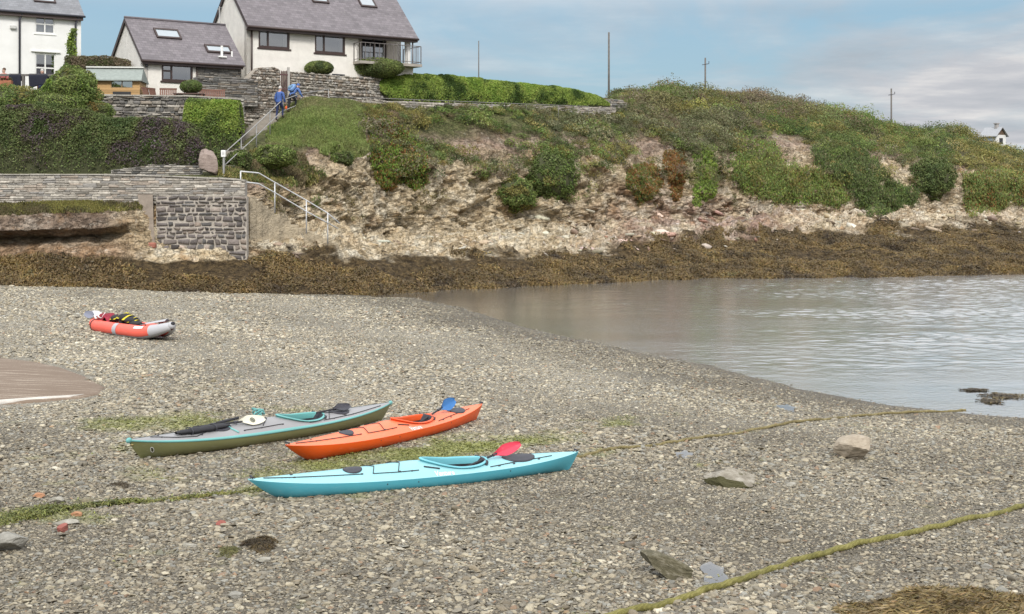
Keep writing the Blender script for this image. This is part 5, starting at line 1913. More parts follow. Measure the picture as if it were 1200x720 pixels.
# balcony railing
b_ = MB()
zr_ = ZF + 1.05
pts = [(xr - .3, -.02, zr_), (xr - .3, -.8, zr_), (LEN + .05, -.8, zr_), (LEN + .05, 1.2, zr_)]
b_.tube(pts, .025, 6); b_.tube([(a, c, ZF + .12) for a, c, _ in pts], .02, 6)
k = 0
for (a, c) in zip(pts[:-1], pts[1:]):
    a, c = Vector(a), Vector(c)
    m_ = max(1, int((c - a).length / .3))
    for i in range(m_ + 1):
        q = a.lerp(c, i / m_)
        b_.tube([(q.x, q.y, ZF), (q.x, q.y, zr_)], .018 if i not in (0, m_) else .03, 5)
b_.build('balcony_railing', simple('bronze_grey_rail', (.13, .115, .11), .5), house)
b_ = MB(); b_.add(*quadbox(front_xz(house, 389, 88)[0], front_xz(house, 404, 88)[0], -.02, -.002, .42, front_xz(house, 395, 87)[1])); b_.build('basement_window', M['interior'], house)
# aerial on the gable
b_ = MB(); b_.tube([(-.16, 3.3, ZE - .2), (-.16, 3.3, ZE + 1.1)], .02, 6); b_.tube([(-.16, 2.9, ZE + 1.0), (-.16, 3.7, ZE + 1.0)], .012, 5); b_.tube([(-.3, 3.3, ZE + .9), (-.0, 3.3, ZE + .9)], .01, 5)
b_.build('aerial', M['galv'], house)

# ---- the low annexe
ann = empty('cottage', (-18.94, 70.0, 9.1), ANG, 'low cream annexe with purple slate roof beside the big house', 'house')
ZE2 = front_xz(ann, 167, 66.5)[1]
XA = front_xz(ann, 232, 80)[0]
LA = 5.45
DA = 4.7
RZ = 2.15
Wn = [*front_xz(ann, 189.5, 75), *front_xz(ann, 226, 96.5)]
wall_with_holes(ann, 0, XA, -.6, ZE2, 0, [(Wn[0], Wn[2], Wn[3], Wn[1])], M['render_cream'])
window(ann, Wn[0], Wn[2], Wn[3], Wn[1], .05, None, (.32,), ((0, .32, .6),), M['brown_frame'], ((.86, .97),), .10)
gable(ann, 0, 0, DA, -.6, ZE2, ZE2 + RZ, M['render_shaded'])
gable(ann, LA - .2, .3, DA, -.6, ZE2, ZE2 + RZ - .1, M['render_shaded'], .2)
b_ = MB(); b_.add(*quadbox(.28, LA, DA - .28, DA, -.6, ZE2)); b_.build('wall', M['render_cream'], ann)
sr = stone_wall('outhouse_wall', *((ann.location.x + UX * XA - UY * -.0, ann.location.y + UY * XA), (ann.location.x + UX * LA, ann.location.y + UY * LA)), [(0, 8.6), (9, 8.6)], [(0, 9.1 + ZE2 - .1), (9, 9.1 + ZE2 - .1)], 'dark slate outhouse wall under the annexe roof', 'wall', DARKST, (.05, .12), (.2, .5), .28, (.15, .145, .14), proud=.03, gap=.015)
ro, sl2, ye, zee = roof(ann, 0, LA, DA, ZE2, ZE2 + RZ, .28, M['slate_purple'])
b_ = MB(); b_.tube([(-.1, ye - .05, zee + .02), (LA, ye - .05, zee + .02)], .055, 8); b_.build('gutter', M['brown_frame'], ann, smooth=True)
b_ = MB(); b_.add(*quadbox(-.08, LA, ye + .02, ye + .05, zee - .13, zee + .02)); b_.add(*quadbox(-.08, XA, ye + .05, -.002, zee - .13, zee - .11)); b_.build('fascia', M['brown_frame'], ann)
b_ = MB(); b_.beam((-.10, ye, zee - .04), (-.10, DA / 2, ZE2 + RZ - .04), .04, .16); b_.beam((-.10, DA + .28, zee - .04), (-.10, DA / 2, ZE2 + RZ - .04), .04, .16); b_.build('bargeboard', M['brown_frame'], ann)
skylight(ann, ro, ZE2, sl2, .28, [(184, 45), (208, 36)])
skylight(ann, ro, ZE2, sl2, .28, [(243, 62), (268, 55)])
v_ = Vector((-math.sin(ANG), math.cos(ANG), 0))
q = local(ann, plane_hit(260, 67, ann.location + Vector((0, 0, ZE2 + .1)), (Vector((0, 0, 1)) - v_ * sl2).normalized()))
b_ = MB(); b_.tube([q + Vector((0, 0, -.1)), q + Vector((0, 0, .6))], .07, 8); b_.box(q.x - .22, q.x + .22, q.y - .15, q.y + .1, q.z - .03, q.z + .05); b_.build('flue_pipe', M['white_paint'], ann, smooth=False)
b_ = MB(); b_.tube([q + Vector((.62, .1, 0)), q + Vector((.62, .1, .35))], .05, 8); b_.build('vent_pipe', M['white_paint'], ann)
xl = front_xz(ann, 171, 75)
b_ = MB(); b_.box(xl[0] - .06, xl[0] + .06, -.18, -.03, xl[1] - .18, xl[1] + .14, None, .03); b_.beam((xl[0], -.03, xl[1] + .1), (xl[0], .0, xl[1] + .1), .04); b_.build('wall_lantern', M['black_paint'], ann)
b_ = MB(); b_.tube([(XA - .08, -.05, -.4), (XA - .08, -.05, ZE2 - .1)], .045, 8); b_.build('drainpipe', M['brown_frame'], ann, smooth=True)

# ---- the white house at the edge
wh = empty('house', (-26.83 - UX * 9, 85.0 - UY * 9, 9.6), ANG, 'tall white painted house with grey slate roof and two drainpipes', 'house')
WX = 9.0
ZE3 = front_xz(wh, 95, 15.5)[1]
U1 = [*front_xz(wh, 41, 16.5), *front_xz(wh, 64.5, 40.5)]
L1 = [*front_xz(wh, 41, 62), *front_xz(wh, 65.5, 104)]
wall_with_holes(wh, 0, WX, -.8, ZE3, 0, [(U1[0], U1[2], U1[3], U1[1]), (L1[0], L1[2], L1[3], L1[1])], M['render_white'])
window(wh, U1[0], U1[2], U1[3], U1[1], .08, M['white_paint'], (.5,), ((0, .5, .5), (.5, 1, .5)), M['white_paint'], ((.05, .45), (.55, .95)), .09)
window(wh, L1[0], L1[2], L1[3], L1[1], .08, M['white_paint'], (.5,), ((0, .5, .58), (.5, 1, .58)), None, ((.08, .2),), .09)
b_ = MB(); b_.box(L1[0] - .25, L1[2] + .25, -.1, -.002, L1[1] + .05, L1[1] + .14, None, .015); b_.build('window_hood', M['render_white'], wh)
b_ = MB(); b_.add(*quadbox(WX - .28, WX, .28, 6.5, -.8, ZE3 + .3)); b_.build('gable_wall', M['render_white'], wh)
gable(wh, WX - .279, 0.05, 6.5, ZE3, ZE3 + .01, ZE3 + 3.0, M['render_white'], .27, 'gable_top')
ro, sl3, ye, zee = roof(wh, 0, WX, 6.6, ZE3, ZE3 + 3.1, .3, M['slate_grey'])
b_ = MB(); b_.tube([(-.1, ye - .06, zee + .02), (WX + .15, ye - .06, zee + .02)], .07, 8); b_.build('gutter', M['dark_pipe'], wh, smooth=True)
b_ = MB(); b_.add(*quadbox(0, WX + .05, ye + .02, ye + .05, zee - .22, zee + .02)); b_.add(*quadbox(0, WX + .05, ye + .05, -.002, zee - .22, zee - .2)); b_.build('fascia', simple('brown_soffit', (.10, .075, .07), .7), wh)
for px in (22.5, 88):
    x_ = front_xz(wh, px, 60)[0]
    b_ = MB(); b_.tube([(x_ + .12, -.3, zee), (x_, -.08, zee - .45), (x_, -.08, -.6)], .06, 8); b_.build('drainpipe', M['dark_pipe'], wh, smooth=True)
skylight(wh, ro, ZE3, sl3, .3, [(40, 2.5), (61, -8)])
x_, z_ = front_xz(wh, 15, 32)
b_ = MB(); b_.box(x_ - .18, x_ + .18, -.16, -.001, z_ - .12, z_ + .1, None, .03); b_.build('wall_vent', simple('grey_vent', (.55, .55, .53), .7), wh)

# ---- shed
sh = empty('shed', P(98, 112, 67.6), math.radians(6), 'small yellow timber summerhouse shed with green felt roof', 'shed')
ws = xpx(163, 67.7) - sh.location.x
zs_ = zpx(92.5, 67.6) - sh.location.z
Wd = [xpx(129, 67.6) - sh.location.x, xpx(154.5, 67.6) - sh.location.x, zpx(103, 67.6) - sh.location.z, zpx(92.8, 67.6) - sh.location.z]
wall_with_holes(sh, 0, ws, -.6, zs_, 0, [(Wd[0], Wd[1], Wd[2], Wd[3] - .04)], M['shed_boards'], 'boarded_wall', .06)
b_ = MB(); b_.add(*quadbox(0, .06, .06, 1.9, -.6, zs_)); b_.add(*quadbox(ws - .06, ws, .06, 1.9, -.6, zs_)); b_.add(*quadbox(.06, ws - .06, 1.84, 1.9, -.6, zs_ + .5)); b_.build('side_wall', M['shed_boards'], sh, weld=False)
window(sh, Wd[0], Wd[1], Wd[2], Wd[3] - .04, .03, simple('shed_window_frame', (.30, .2, .1), .7), (.5,), (), None, ((.38, .55),), .04)
zt_ = zpx(79.5, 68.6) - sh.location.z
b_ = MB()
b_.add([(-.12, -.22, zs_ - .05), (ws + .12, -.22, zs_ - .05), (ws + .02, .98, zt_), (-.02, .98, zt_), (-.12, 2.05, zs_ - .05), (ws + .12, 2.05, zs_ - .05),
        (-.12, -.22, zs_ - .10), (ws + .12, -.22, zs_ - .10), (-.12, 2.05, zs_ - .1), (ws + .12, 2.05, zs_ - .1)], [(0, 1, 2, 3), (3, 2, 5, 4), (0, 3, 4, 8, 6), (1, 7, 9, 5, 2), (6, 7, 1, 0), (8, 4, 5, 9), (6, 8, 9, 7)])
b_.build('roof', M['felt'], sh, weld=False)
b_ = MB(); b_.beam((-.05, .95, zt_ + .02), (ws + .05, .95, zt_ + .02), .3, .07); b_.build('ridge_board', simple('pale_ridge', (.6, .6, .56), .8), sh)
b_ = MB(); b_.add(*quadbox(Wd[0] + .1, Wd[1] - .1, -.03, -.002, .05, .2)); b_.build('lower_hatch', M['black_paint'], sh)

# ---- hut at the far end of the headland
M['hut_white'] = simple('hut_limewash', (.7, .7, .69), .8, .06)
hut = empty('hut', P(1173, 170, 126), math.radians(28), 'tiny white gabled hut with chimney at the far end of the headland', 'hut')
hut.scale = (.74, .74, .74)
b_ = MB()
zw = 1.25
b_.add(*quadbox(-.85, .85, 0, 2.4, -.6, zw)); b_.build('wall', M['hut_white'], hut)
b_ = MB(); b_.add([(-.85, 0.001, zw), (.85, .001, zw), (0, .001, zw + .85), (-.85, .2, zw), (.85, .2, zw), (0, .2, zw + .85)], [(0, 1, 2), (5, 4, 3), (0, 3, 4, 1), (1, 4, 5, 2), (2, 5, 3, 0)]); b_.build('gable_boards', simple('brown_gable_boards', (.12, .08, .055), .8), hut, weld=False)
b_ = MB()
for s in (-1, 1):
    b_.add([(s * 1.08, -.3, zw - .24), (s * 1.08, 2.6, zw - .24), (0, 2.6, zw + .9), (0, -.3, zw + .9), (s * 1.08, -.3, zw - .16), (s * 1.08, 2.6, zw - .16), (0, 2.6, zw + 1.0), (0, -.3, zw + 1.0)], [(0, 1, 2, 3), (7, 6, 5, 4), (0, 3, 7, 4), (1, 5, 6, 2), (0, 4, 5, 1)])
b_.build('roof', simple('pale_grey_roof', (.36, .37, .39), .7, .1), hut, weld=False)
b_ = MB(); b_.box(-.2, .2, .5, .9, zw + .75, zw + 1.4, None, .02); b_.box(-.28, .28, .42, .98, zw + 1.4, zw + 1.5); b_.build('chimney', simple('hut_chimney', (.35, .33, .32), .8), hut)
b_ = MB(); b_.box(-.3, .3, -.04, -.005, .1, .85); b_.build('window', M['interior'], hut)
b_ = MB(); b_.box(-.95, -.865, .3, 2.2, .5, .95); b_.build('side_window', simple('hut_side_window', (.3, .36, .42), .3), hut)
A_, B_, top_ = chain([(1183, 171.5), (1260, 172)], 127, 132)
b_ = MB()
for i in range(10):
    a = Vector((lerp(A_[0], B_[0], i / 10), lerp(A_[1], B_[1], i / 10), 0)); c = Vector((lerp(A_[0], B_[0], (i + 1) / 10), lerp(A_[1], B_[1], (i + 1) / 10), 0))
    b_.beam(a + Vector((0, 0, zpx(175, 129))), c + Vector((0, 0, zpx(175, 129))), .2, .75)
    b_.beam(a + Vector((0, 0, zpx(171, 129))), a + Vector((0, 0, zpx(180, 129))), .26, .26)
o = b_.build('white_fence', simple('white_fence_paint', (.5, .54, .58), .7), None, weld=False)
tag(o, 'pale boarded fence right of the tiny hut', 'fence')

# ---- poles on the skyline
for (px, t_, bt_, Y, r_, lab) in ((561, 48, 100, 108, .05, 'thin pale pole behind the ivy hedge, nearest the big house'), (713.5, 38, 116, 101, .085, 'tallest dark pole where the ivy hedge ends'),
                                  (826.5, 68, 116, 116, .085, 'timber pole with insulators on the heathery crest'), (1044.5, 104, 160, 125, .085, 'short pole farthest along the headland, near the hut')):
    root = empty('utility_pole', P(px, bt_, Y), 0, lab, 'pole', 'poles along the skyline')
    top = (bt_ - t_) / F * Y
    b_ = MB(); b_.tube([(0, 0, -1.5), (0, 0, top)], [r_, r_ * .8], 10); b_.build('shaft', M['pole'], root, smooth=True)
    if px > 800:
        b_ = MB(); b_.tube([(-.28, -.05, top - .6), (.0, -.05, top - .55), (.3, -.05, top - .5), (.3, -.05, top - .3)], .035, 6); b_.build('insulator', M['dark_pipe'], root)

# ---- patio furniture behind the terrace wall
def chair(x, Y, rz, label, wdt=.5):
    root = empty('patio_chair', (x, Y, zpx(112, 66.6) - .48), rz, label, 'chair', 'brown patio seats')
    z = 0
    b_ = MB(); b_.box(-wdt / 2, wdt / 2, -.22, .22, .40, .44, None, .01); b_.build('seat', M['timber'], root)
    b_ = MB()
    k = max(4, int(wdt / .09))
    for i in range(k):
        xx = lerp(-wdt / 2 + .05, wdt / 2 - .05, i / (k - 1))
        b_.beam((xx, .22, .46), (xx, .34, .92), .07, .025, up=(0, 1, 0))
    b_.beam((-wdt / 2, .345, .95), (wdt / 2, .345, .95), .05, .09)
    b_.build('backrest', M['timber'], root, weld=False)
    for sx in (-1, 1):
        for sy in (-1, 1):
            b_ = MB(); b_.beam((sx * (wdt / 2 - .04), sy * .19, 0), (sx * (wdt / 2 - .04), sy * .19, .40), .05); b_.build('leg', M['timber'], root)
    return root


chair(xpx(176.5, 68), 68.0, math.radians(68), 'leftmost brown slatted chair on the patio, seen edge on')
chair(xpx(184.5, 68.4), 68.4, math.radians(66), 'brown slatted chair between the edge-on chair and the patio bench')
chair(xpx(196.5, 68.3), 68.3, math.radians(10), 'wide brown slatted bench seat left of the patio table', .85)
chair(xpx(247, 68.8), 69.1, math.radians(12), 'long brown bench behind the table at the right of the patio', 1.3)
root = empty('patio_table', (xpx(221, 67.6), 67.75, zpx(112, 66.6) - .48), math.radians(6), 'dark brown patio table in front of the little clipped bush', 'table')
b_ = MB(); b_.box(-.75, .75, -.35, .35, .60, .66, None, .01); b_.build('tabletop', simple('dark_table_timber', (.07, .038, .03), .6, .2, 9), root)
for sx in (-1, 1):
    for sy in (-1, 1):
        b_ = MB(); b_.box(sx * .65 - .04, sx * .65 + .04, sy * .27 - .04, sy * .27 + .04, 0, .599); b_.build('leg', M['timber'], root)

# ---- deck rail with towels in front of the white house
RY = 66.0
zr0 = zpx(88, RY)
root = empty('deck_railing', (xpx(-20, RY), RY, zr0 - 1.1), 0, 'brown timber railing of the deck before the white house', 'railing')
b_ = MB(); b_.beam((0, 0, 1.1), (xpx(66, RY) - xpx(-20, RY), 0, 1.08), .09, .1); b_.build('top_rail', M['pole'], root)
for px in (-10, 27.5, 64):
    b_ = MB(); b_.beam((xpx(px, RY) - xpx(-20, RY), 0, -.4), (xpx(px, RY) - xpx(-20, RY), 0, 1.05), .12); b_.build('post', M['pole'], root)


def towel(px0, px1, drop_px, label, wob):
    b_ = MB()
    x0, x1 = xpx(px0, RY), xpx(px1, RY)
    dl = drop_px / F * RY
    def f(u, v):
        s = v * 2 - 1                       # -1 front hem, 0 over the rail, 1 back hem
        ang_ = abs(s)
        y = RY + (-.075 if s < 0 else .075) * min(1, ang_ * 8) - (.03 * math.sin(u * 9 + wob) * ang_ if s < 0 else 0)
        ln = dl * (1 - .25 * u * (wob > 1) + .06 * math.sin(u * 5 + wob)) * (1 if s < 0 else .6)
        return Vector((lerp(x0, x1, u) + (.05 * ang_ * math.sin(wob)), y, zr0 + .062 - ang_ * ln))
    b_.grid(f, 14, 20)
    o_ = b_.build('towel', M['cloth_navy'], None, smooth=True)
    so_ = o_.modifiers.new('thickness', 'SOLIDIFY'); so_.thickness = .015
    return tag(o_, label, 'towel', 'dark cloths drying on the deck railing')


towel(11, 25, 15, 'squarer dark navy cloth hung over the railing near the drainpipe', .3)
towel(34, 56, 17, 'wider dark navy cloth slanting over the railing beside the green shrub', 2.1)
pt = empty('planter', P(4, 104, 65.4), 0, 'terracotta planter box with red flowers behind the deck railing', 'planter')
b_ = MB(); b_.box(-.5, .42, -.15, .15, 0, .38, None, .03); b_.build('trough', simple('terracotta', (.33, .13, .07), .85, .15, 6), pt)
n_ = 500
q = np.stack([rng.uniform(-.48, .4, n_), rng.uniform(-.15, .15, n_), .38 + rng.random(n_) * .14], -1)
leaves('flowers', q, np.tile([0, -.5, 1.0], (n_, 1)), .06, palette(n_, [(.04, .09, .02), (.35, .03, .05), (.06, .1, .03)]), M['leaf'], pt, .7, .7)
# climbing plant on the white house corner
n_ = 2600
qy = rng.random(n_)
px_ = 87 - 4 * np.sin(qy * 5) - 9 * np.clip(qy - .55, 0, 1) * 2 + rng.normal(size=n_) * (1.2 + 2.5 * qy)
Yw = 83.2
pos = np.stack([xpx(px_, Yw), Yw + rng.normal(size=n_) * .12, zpx(34 + qy * 56, Yw)], -1)
cp = empty('climbing_plant', tuple(pos.mean(0) * np.array([1, 1, 0]) + np.array([0, 0, pos[:, 2].min()])), 0, 'thin green climber growing up the white house corner pipe', 'climbing plant')
leaves('foliage', pos - np.array(cp.location), np.tile([0, -1, .3], (n_, 1)), .13, palette(n_, G_BRIGHT + G_MID, None, .2, pos, 2), M['leaf'], cp, .6, .8)
b_ = MB(); b_.tube([Vector((xpx(p_, Yw), Yw + .05, zpx(y_, Yw))) - cp.location for p_, y_ in ((76, 92), (80, 75), (87, 60), (86, 45), (88, 34))], .03, 6); b_.build('stem', M['branch'], cp)
# small stream of pale stones under the buttress and a few wall-foot stones
# ================================================================== KAYAKS
def plastic(name, col, rough=.38):
    m, nt, b = newmat(name)
    n = N(nt)
    co = n.coord()
    sc_n = n.noise(n.scale(co, (1.2, 14, 14)), 3, 5, .6)
    scuff = n.ramp(sc_n, [(.56, 0), (.72, .5)])
    big = n.noise(co, 1.6, 3, .5)
    c = n.ramp(big, [(.3, [x * .94 for x in col]), (.7, [min(1, x * 1.05) for x in col])])
    c = n.mix(scuff, c, [min(1, x * .75 + .12) for x in col])
    nt.links.new(c, b.inputs['Base Color'])
    nt.links.new(n.math('MULTIPLY_ADD', sc_n, .35, rough - .12), b.inputs['Roughness'])
    b.inputs['Specular IOR Level'].default_value = .4
    nt.links.new(n.bump(n.noise(co, 60, 3, .6), .06, .004), b.inputs['Normal'])
    return m


M['hatch'] = simple('black_hatch_rubber', (.035, .035, .045), .55, .15, 8)
M['liner'] = simple('cockpit_black', (.016, .016, .02), .7, .2)
M['cord'] = simple('dark_deck_cord', (.03, .03, .035), .8)
M['logo_white'] = simple('white_transfer', (.8, .8, .8), .5, .02)


def catmull(pts, per=8):
    pts = [Vector(q) for q in pts]
    out = []
    for i in range(len(pts) - 1):
        p0, p1, p2, p3 = pts[max(i - 1, 0)], pts[i], pts[i + 1], pts[min(i + 2, len(pts) - 1)]
        for k in range(per):
            t = k / per
            out.append(.5 * ((2 * p1) + (-p0 + p2) * t + (2 * p0 - 5 * p1 + 4 * p2 - p3) * t * t + (-p0 + 3 * p1 - 3 * p2 + p3) * t ** 3))
    out.append(pts[-1])
    return out


class Kayak:
    def __init__(s, name, label, keel_a, keel_b, B, D, riseb, rises, rakeb, rakes, heel, hull_m, deck_m, rim_m, cock=(.06, -.34), cw=.185, crown=1.0, sink=.015):
        a, b_ = at(*keel_a), at(*keel_b)              # forward and aft ends of the keel on the shingle
        f = a - b_
        s.L = f.length + rakeb + rakes
        s.B, s.D, s.rb, s.rs, s.kb, s.ks = B, D, riseb, rises, rakeb, rakes
        mid = b_ + f.normalized() * (s.L / 2 - rakes)
        s.root = empty(name, mid, 0, label, 'kayak', 'sea kayaks lying on the shingle')
        yaw = math.atan2(f.y, f.x); pitch = -math.asin(max(-1, min(1, f.z / f.length)))
        s.root.rotation_euler = (-heel, pitch, yaw)
        s.mat = Matrix.Translation(mid) @ Euler(s.root.rotation_euler, 'XYZ').to_matrix().to_4x4()
        s.root.location.z -= sink + .01
        s.mat = Matrix.Translation(s.root.location) @ Euler(s.root.rotation_euler, 'XYZ').to_matrix().to_4x4()
        s.cr = crown
        xf, xb = cock[0] * s.L / 2, cock[1] * s.L / 2
        s.cx, s.ca, s.cw = (xf + xb) / 2, (xf - xb) / 2, cw
        s.tf, s.tb = cock
        hull = MB(); hull.grid(lambda u, v: s.hull(u * 2 - 1, v * 2 - 1), 90, 28)
        s.hull_o = hull.build('hull', hull_m, s.root, smooth=True)
        s.deck(deck_m)
        s.coaming(rim_m)

    def beam(s, t): return max(.006, s.B * (1 - abs(t) ** 2.25) ** .82)
    def sheer(s, t): return s.D + (s.rb if t > 0 else s.rs) * abs(t) ** 3.2
    def keel(s, t): return .03 * abs(t) ** 5

    def hull(s, t, v):
        b_, zs, zk = s.beam(t), s.sheer(t), s.keel(t)
        e = 2 / lerp(2.7, 1.5, abs(t) ** 2)
        th = abs(v) * math.pi / 2
        y = b_ * math.sin(th) ** e if th > 0 else 0
        hf = 1 - math.cos(th) ** e if th < math.pi / 2 - 1e-6 else 1
        z = zk + (zs - zk) * hf
        y *= 1 - .10 * (1 - hf) * 0
        k = max(0, (abs(t) - .72) / .28)
        rk = (s.kb if t > 0 else s.ks)
        x = t * s.L / 2 - math.copysign(1, t) * rk * (1 - hf ** .8) * k ** 1.3
        return Vector((x, math.copysign(y, v), z))

    def crown(s, t):
        return s.cr * float(np.interp(t, [-1, -.8, -.5, s.tb, s.tb + .08, s.tf - .06, s.tf + .05, s.tf + .3, .7, 1], [.008, .03, .05, .052, .055, .115, .125, .09, .045, .008]))

    def zd(s, x, y):
        t = max(-1, min(1, x / (s.L / 2)))
        u = min(1, abs(y) / s.beam(t))
        return s.sheer(t) + s.crown(t) * (1 - u ** 1.55)

    def outline(s, ph, k=1.0, grow=0.0):
        c, q = math.cos(ph), math.sin(ph)
        return s.cx + (s.ca + grow) * c * k, (s.cw + grow) * q * (1 - .22 * c - .1 * c * c) * k

    def deck(s, mat):
        nu, nv = 240, 36
        vs = []
        for i in range(nu + 1):
            t = -1 + 2 * i / nu
            for j in range(nv + 1):
                u = -1 + 2 * j / nv
                y = u * s.beam(t)
                vs.append(Vector((t * s.L / 2, y, s.sheer(t) + s.crown(t) * (1 - abs(u) ** 1.55))))
        fs = []
        for i in range(nu):
            for j in range(nv):
                f = (i * (nv + 1) + j, (i + 1) * (nv + 1) + j, (i + 1) * (nv + 1) + j + 1, i * (nv + 1) + j + 1)
                c = (vs[f[0]] + vs[f[2]]) / 2
                x, y = (c.x - s.cx) / s.ca, 0
                if abs(x) < 1:
                    ph = math.acos(x)
                    if abs(c.y) < s.outline(ph)[1] - .0: continue
                fs.append(f)
        b_ = MB(); b_.add(vs, fs)
        s.deck_o = b_.build('deck', mat, s.root, smooth=True)

    def rimz(s, ph):
        x, y = s.outline(ph, 1.04)
        c = math.cos(ph)
        return s.zd(x, y) + .022 + .018 * max(0, c) + .012 * max(0, -c)

    def coaming(s, mat):
        n_ = 64
        ring = []
        for (grow, dz) in ((-.012, -.10), (-.012, -.012), (-.004, .004), (.022, .002), (.030, -.006), (.026, -.014), (.006, -.016), (.008, -.05)):
            for i in range(n_):
                ph = 2 * math.pi * i / n_
                x, y = s.outline(ph, 1, grow)
                ring.append(Vector((x, y, s.rimz(ph) + dz)))
        m_ = 8
        fs = [(k * n_ + i, k * n_ + (i + 1) % n_, (k + 1) * n_ + (i + 1) % n_, (k + 1) * n_ + i) for k in range(m_ - 1) for i in range(n_)]
        b_ = MB(); b_.add(ring, fs)
        s.rim_o = b_.build('cockpit_rim', mat, s.root, smooth=True)
        ring = []
        for (k, zf) in ((.985, None), (.95, .5), (.9, .2), (.6, .16), (.05, .15)):
            for i in range(n_):
                ph = 2 * math.pi * i / n_
                x, y = s.outline(ph, k, -.014)
                zr = s.rimz(ph)
                z = zr - .09 if zf is None else lerp(.05, zr - .09, zf)
                ring.append(Vector((x, y, z)))
        fs = [(k * n_ + i, k * n_ + (i + 1) % n_, (k + 1) * n_ + (i + 1) % n_, (k + 1) * n_ + i) for k in range(4) for i in range(n_)]
        b_ = MB(); b_.add(ring, fs); b_.build('cockpit_liner', M['liner'], s.root, smooth=True)
        # seat pan and padded backrest
        xs = s.cx - s.ca * .62
        b_ = MB(); b_.grid(lambda u, v: Vector((xs - .02 + .34 * u, (v - .5) * .34, .10 + .05 * (2 * v - 1) ** 2 + .03 * (2 * u - 1) ** 2)), 10, 10); b_.build('seat', M['hatch'], s.root, smooth=True)
        b_ = MB(); b_.grid(lambda u, v: Vector((xs - .10 - .04 * (1 - (2 * v - 1) ** 2) - .05 * u, (v - .5) * .32, .13 + (s.D + .05 - .10) * u)), 8, 10)
        o_ = b_.build('backrest', M['hatch'], s.root, smooth=True)
        md_ = o_.modifiers.new('pad', 'SOLIDIFY'); md_.thickness = .03

    def hatch(s, x, a, c, y=0.0, h_=.014):
        n_, vs, fs = 40, [], []
        for (k, dz) in ((1.0, -.004), (1.0, h_), (.93, h_ + .006), (.8, h_ + .002), (.45, h_ + .007), (.0, h_ + .008)):
            for i in range(n_):
                ph = 2 * math.pi * i / n_
                xx, yy = x + a * k * math.cos(ph), y + c * k * math.sin(ph)
                vs.append(Vector((xx, yy, s.zd(xx, yy) + dz)))
        fs = [(k * n_ + i, k * n_ + (i + 1) % n_, (k + 1) * n_ + (i + 1) % n_, (k + 1) * n_ + i) for k in range(5) for i in range(n_)]
        b_ = MB(); b_.add(vs, fs)
        return b_.build('hatch_cover', M['hatch'], s.root, smooth=True)

    def on(s, x, y, dz=.008): return Vector((x, y, s.zd(x, y) + dz))

    def line(s, pts, r=.0055, mat=None, name='deck_line'):
        dense = []
        for (a, b_) in zip(pts[:-1], pts[1:]):
            for k in range(8):
                t = k / 8; dense.append((lerp(a[0], b_[0], t), lerp(a[1], b_[1], t)))
        dense.append(pts[-1])
        b_ = MB(); b_.tube([s.on(x, y) for x, y in dense], r, 6)
        return b_.build(name, mat or M['cord'], s.root, smooth=True)

    def fitting(s, x, y):
        b_ = MB(); q = s.on(x, y, .004)
        b_.ell(q, (.022, .011, .012), 8)
        return b_.build('deck_fitting', M['hatch'], s.root, smooth=True)

    def bolt(s, t, v):
        q = s.hull(t, v)
        b_ = MB(); b_.ell(q + Vector((0, .001, 0)), (.009, .005, .009), 8)
        return b_.build('hull_bolt', M['hatch'], s.root, smooth=True)

    def toggle(s, end):
        b_ = MB()
        x = end * (s.L / 2 - .045)
        z = s.sheer(end) + .018
        b_.tube([(x, -.035, z + .012), (x, .035, z + .012)], .013, 8)
        b_.tube([(x - end * .05, 0, z - .012), (x, 0, z + .012), (x + end * .03, 0, z - .03)], .006, 6)
        return b_.build('carry_toggle', M['hatch'], s.root, smooth=True)

    def lettering(s, text, x0, y0, size, width):
        """White maker's lettering laid on the near side of the deck, read from the beach."""
        cu = bpy.data.curves.new('lettering', 'FONT')
        cu.body = text; cu.size = 1.0; cu.extrude = 0; cu.shear = .25; cu.resolution_u = 3; cu.offset = .012
        tmp = bpy.data.objects.new('tmp_text', cu); C.objects.link(tmp)
        dg = bpy.context.evaluated_depsgraph_get()
        me_ = bpy.data.meshes.new_from_object(tmp.evaluated_get(dg))
        bpy.data.objects.remove(tmp)
        bm = bmesh.new(); bm.from_mesh(me_)
        bmesh.ops.triangulate(bm, faces=bm.faces[:])
        w_ = max(v.co.x for v in bm.verts)
        for v in bm.verts:
            x = x0 - v.co.x / w_ * width
            y = y0 - v.co.y * size
            v.co = s.on(x, y, .004)
        bm.to_mesh(me_); bm.free()
        me_.materials.clear(); me_.materials.append(M['logo_white'])
        return link('lettering', me_, s.root)

    def world(s, x, y, z): return s.mat @ Vector((x, y, z))


def tx(k, frac): return (1 - 2 * frac) * k.L / 2        # fraction of the length from the bow


def day_fit(k):
    for end in (1, -1): k.toggle(end)
    for fr_, yy in ((.12, .05), (.30, .13), (.405, .17), (.44, .185), (.71, .19), (.76, .17), (.85, .11)):
        x = tx(k, fr_)
        for sg in (1, -1): k.fitting(x, sg * min(yy, k.beam(x / (k.L / 2)) * .8))
    xa, xb, xc_ = tx(k, .33), tx(k, .40), tx(k, .46)
    k.line([(xa, .15), (xa - .08, 0), (xa, -.15)]); k.line([(xb, .18), (xb - .10, 0), (xb, -.18)])
    k.line([(xc_, .19), (xb, .18), (xa, .15)])
    k.line([(tx(k, .04), .015), (tx(k, .14), .06), (tx(k, .3), .135)])
    k.line([(tx(k, .68), .2), (tx(k, .78), .13), (tx(k, .9), .06)])
    for fr_ in (.36, .45, .74): k.bolt(1 - 2 * fr_, .93)
    # skeg slider beside the cockpit
    b_ = MB(); q = k.on(k.cx + k.ca * 1.05, .135, .006); q2 = k.on(k.cx + k.ca * .62, .185, .006)
    b_.beam(q, q2, .022, .012); b_.build('skeg_slider', M['hatch'], k.root)


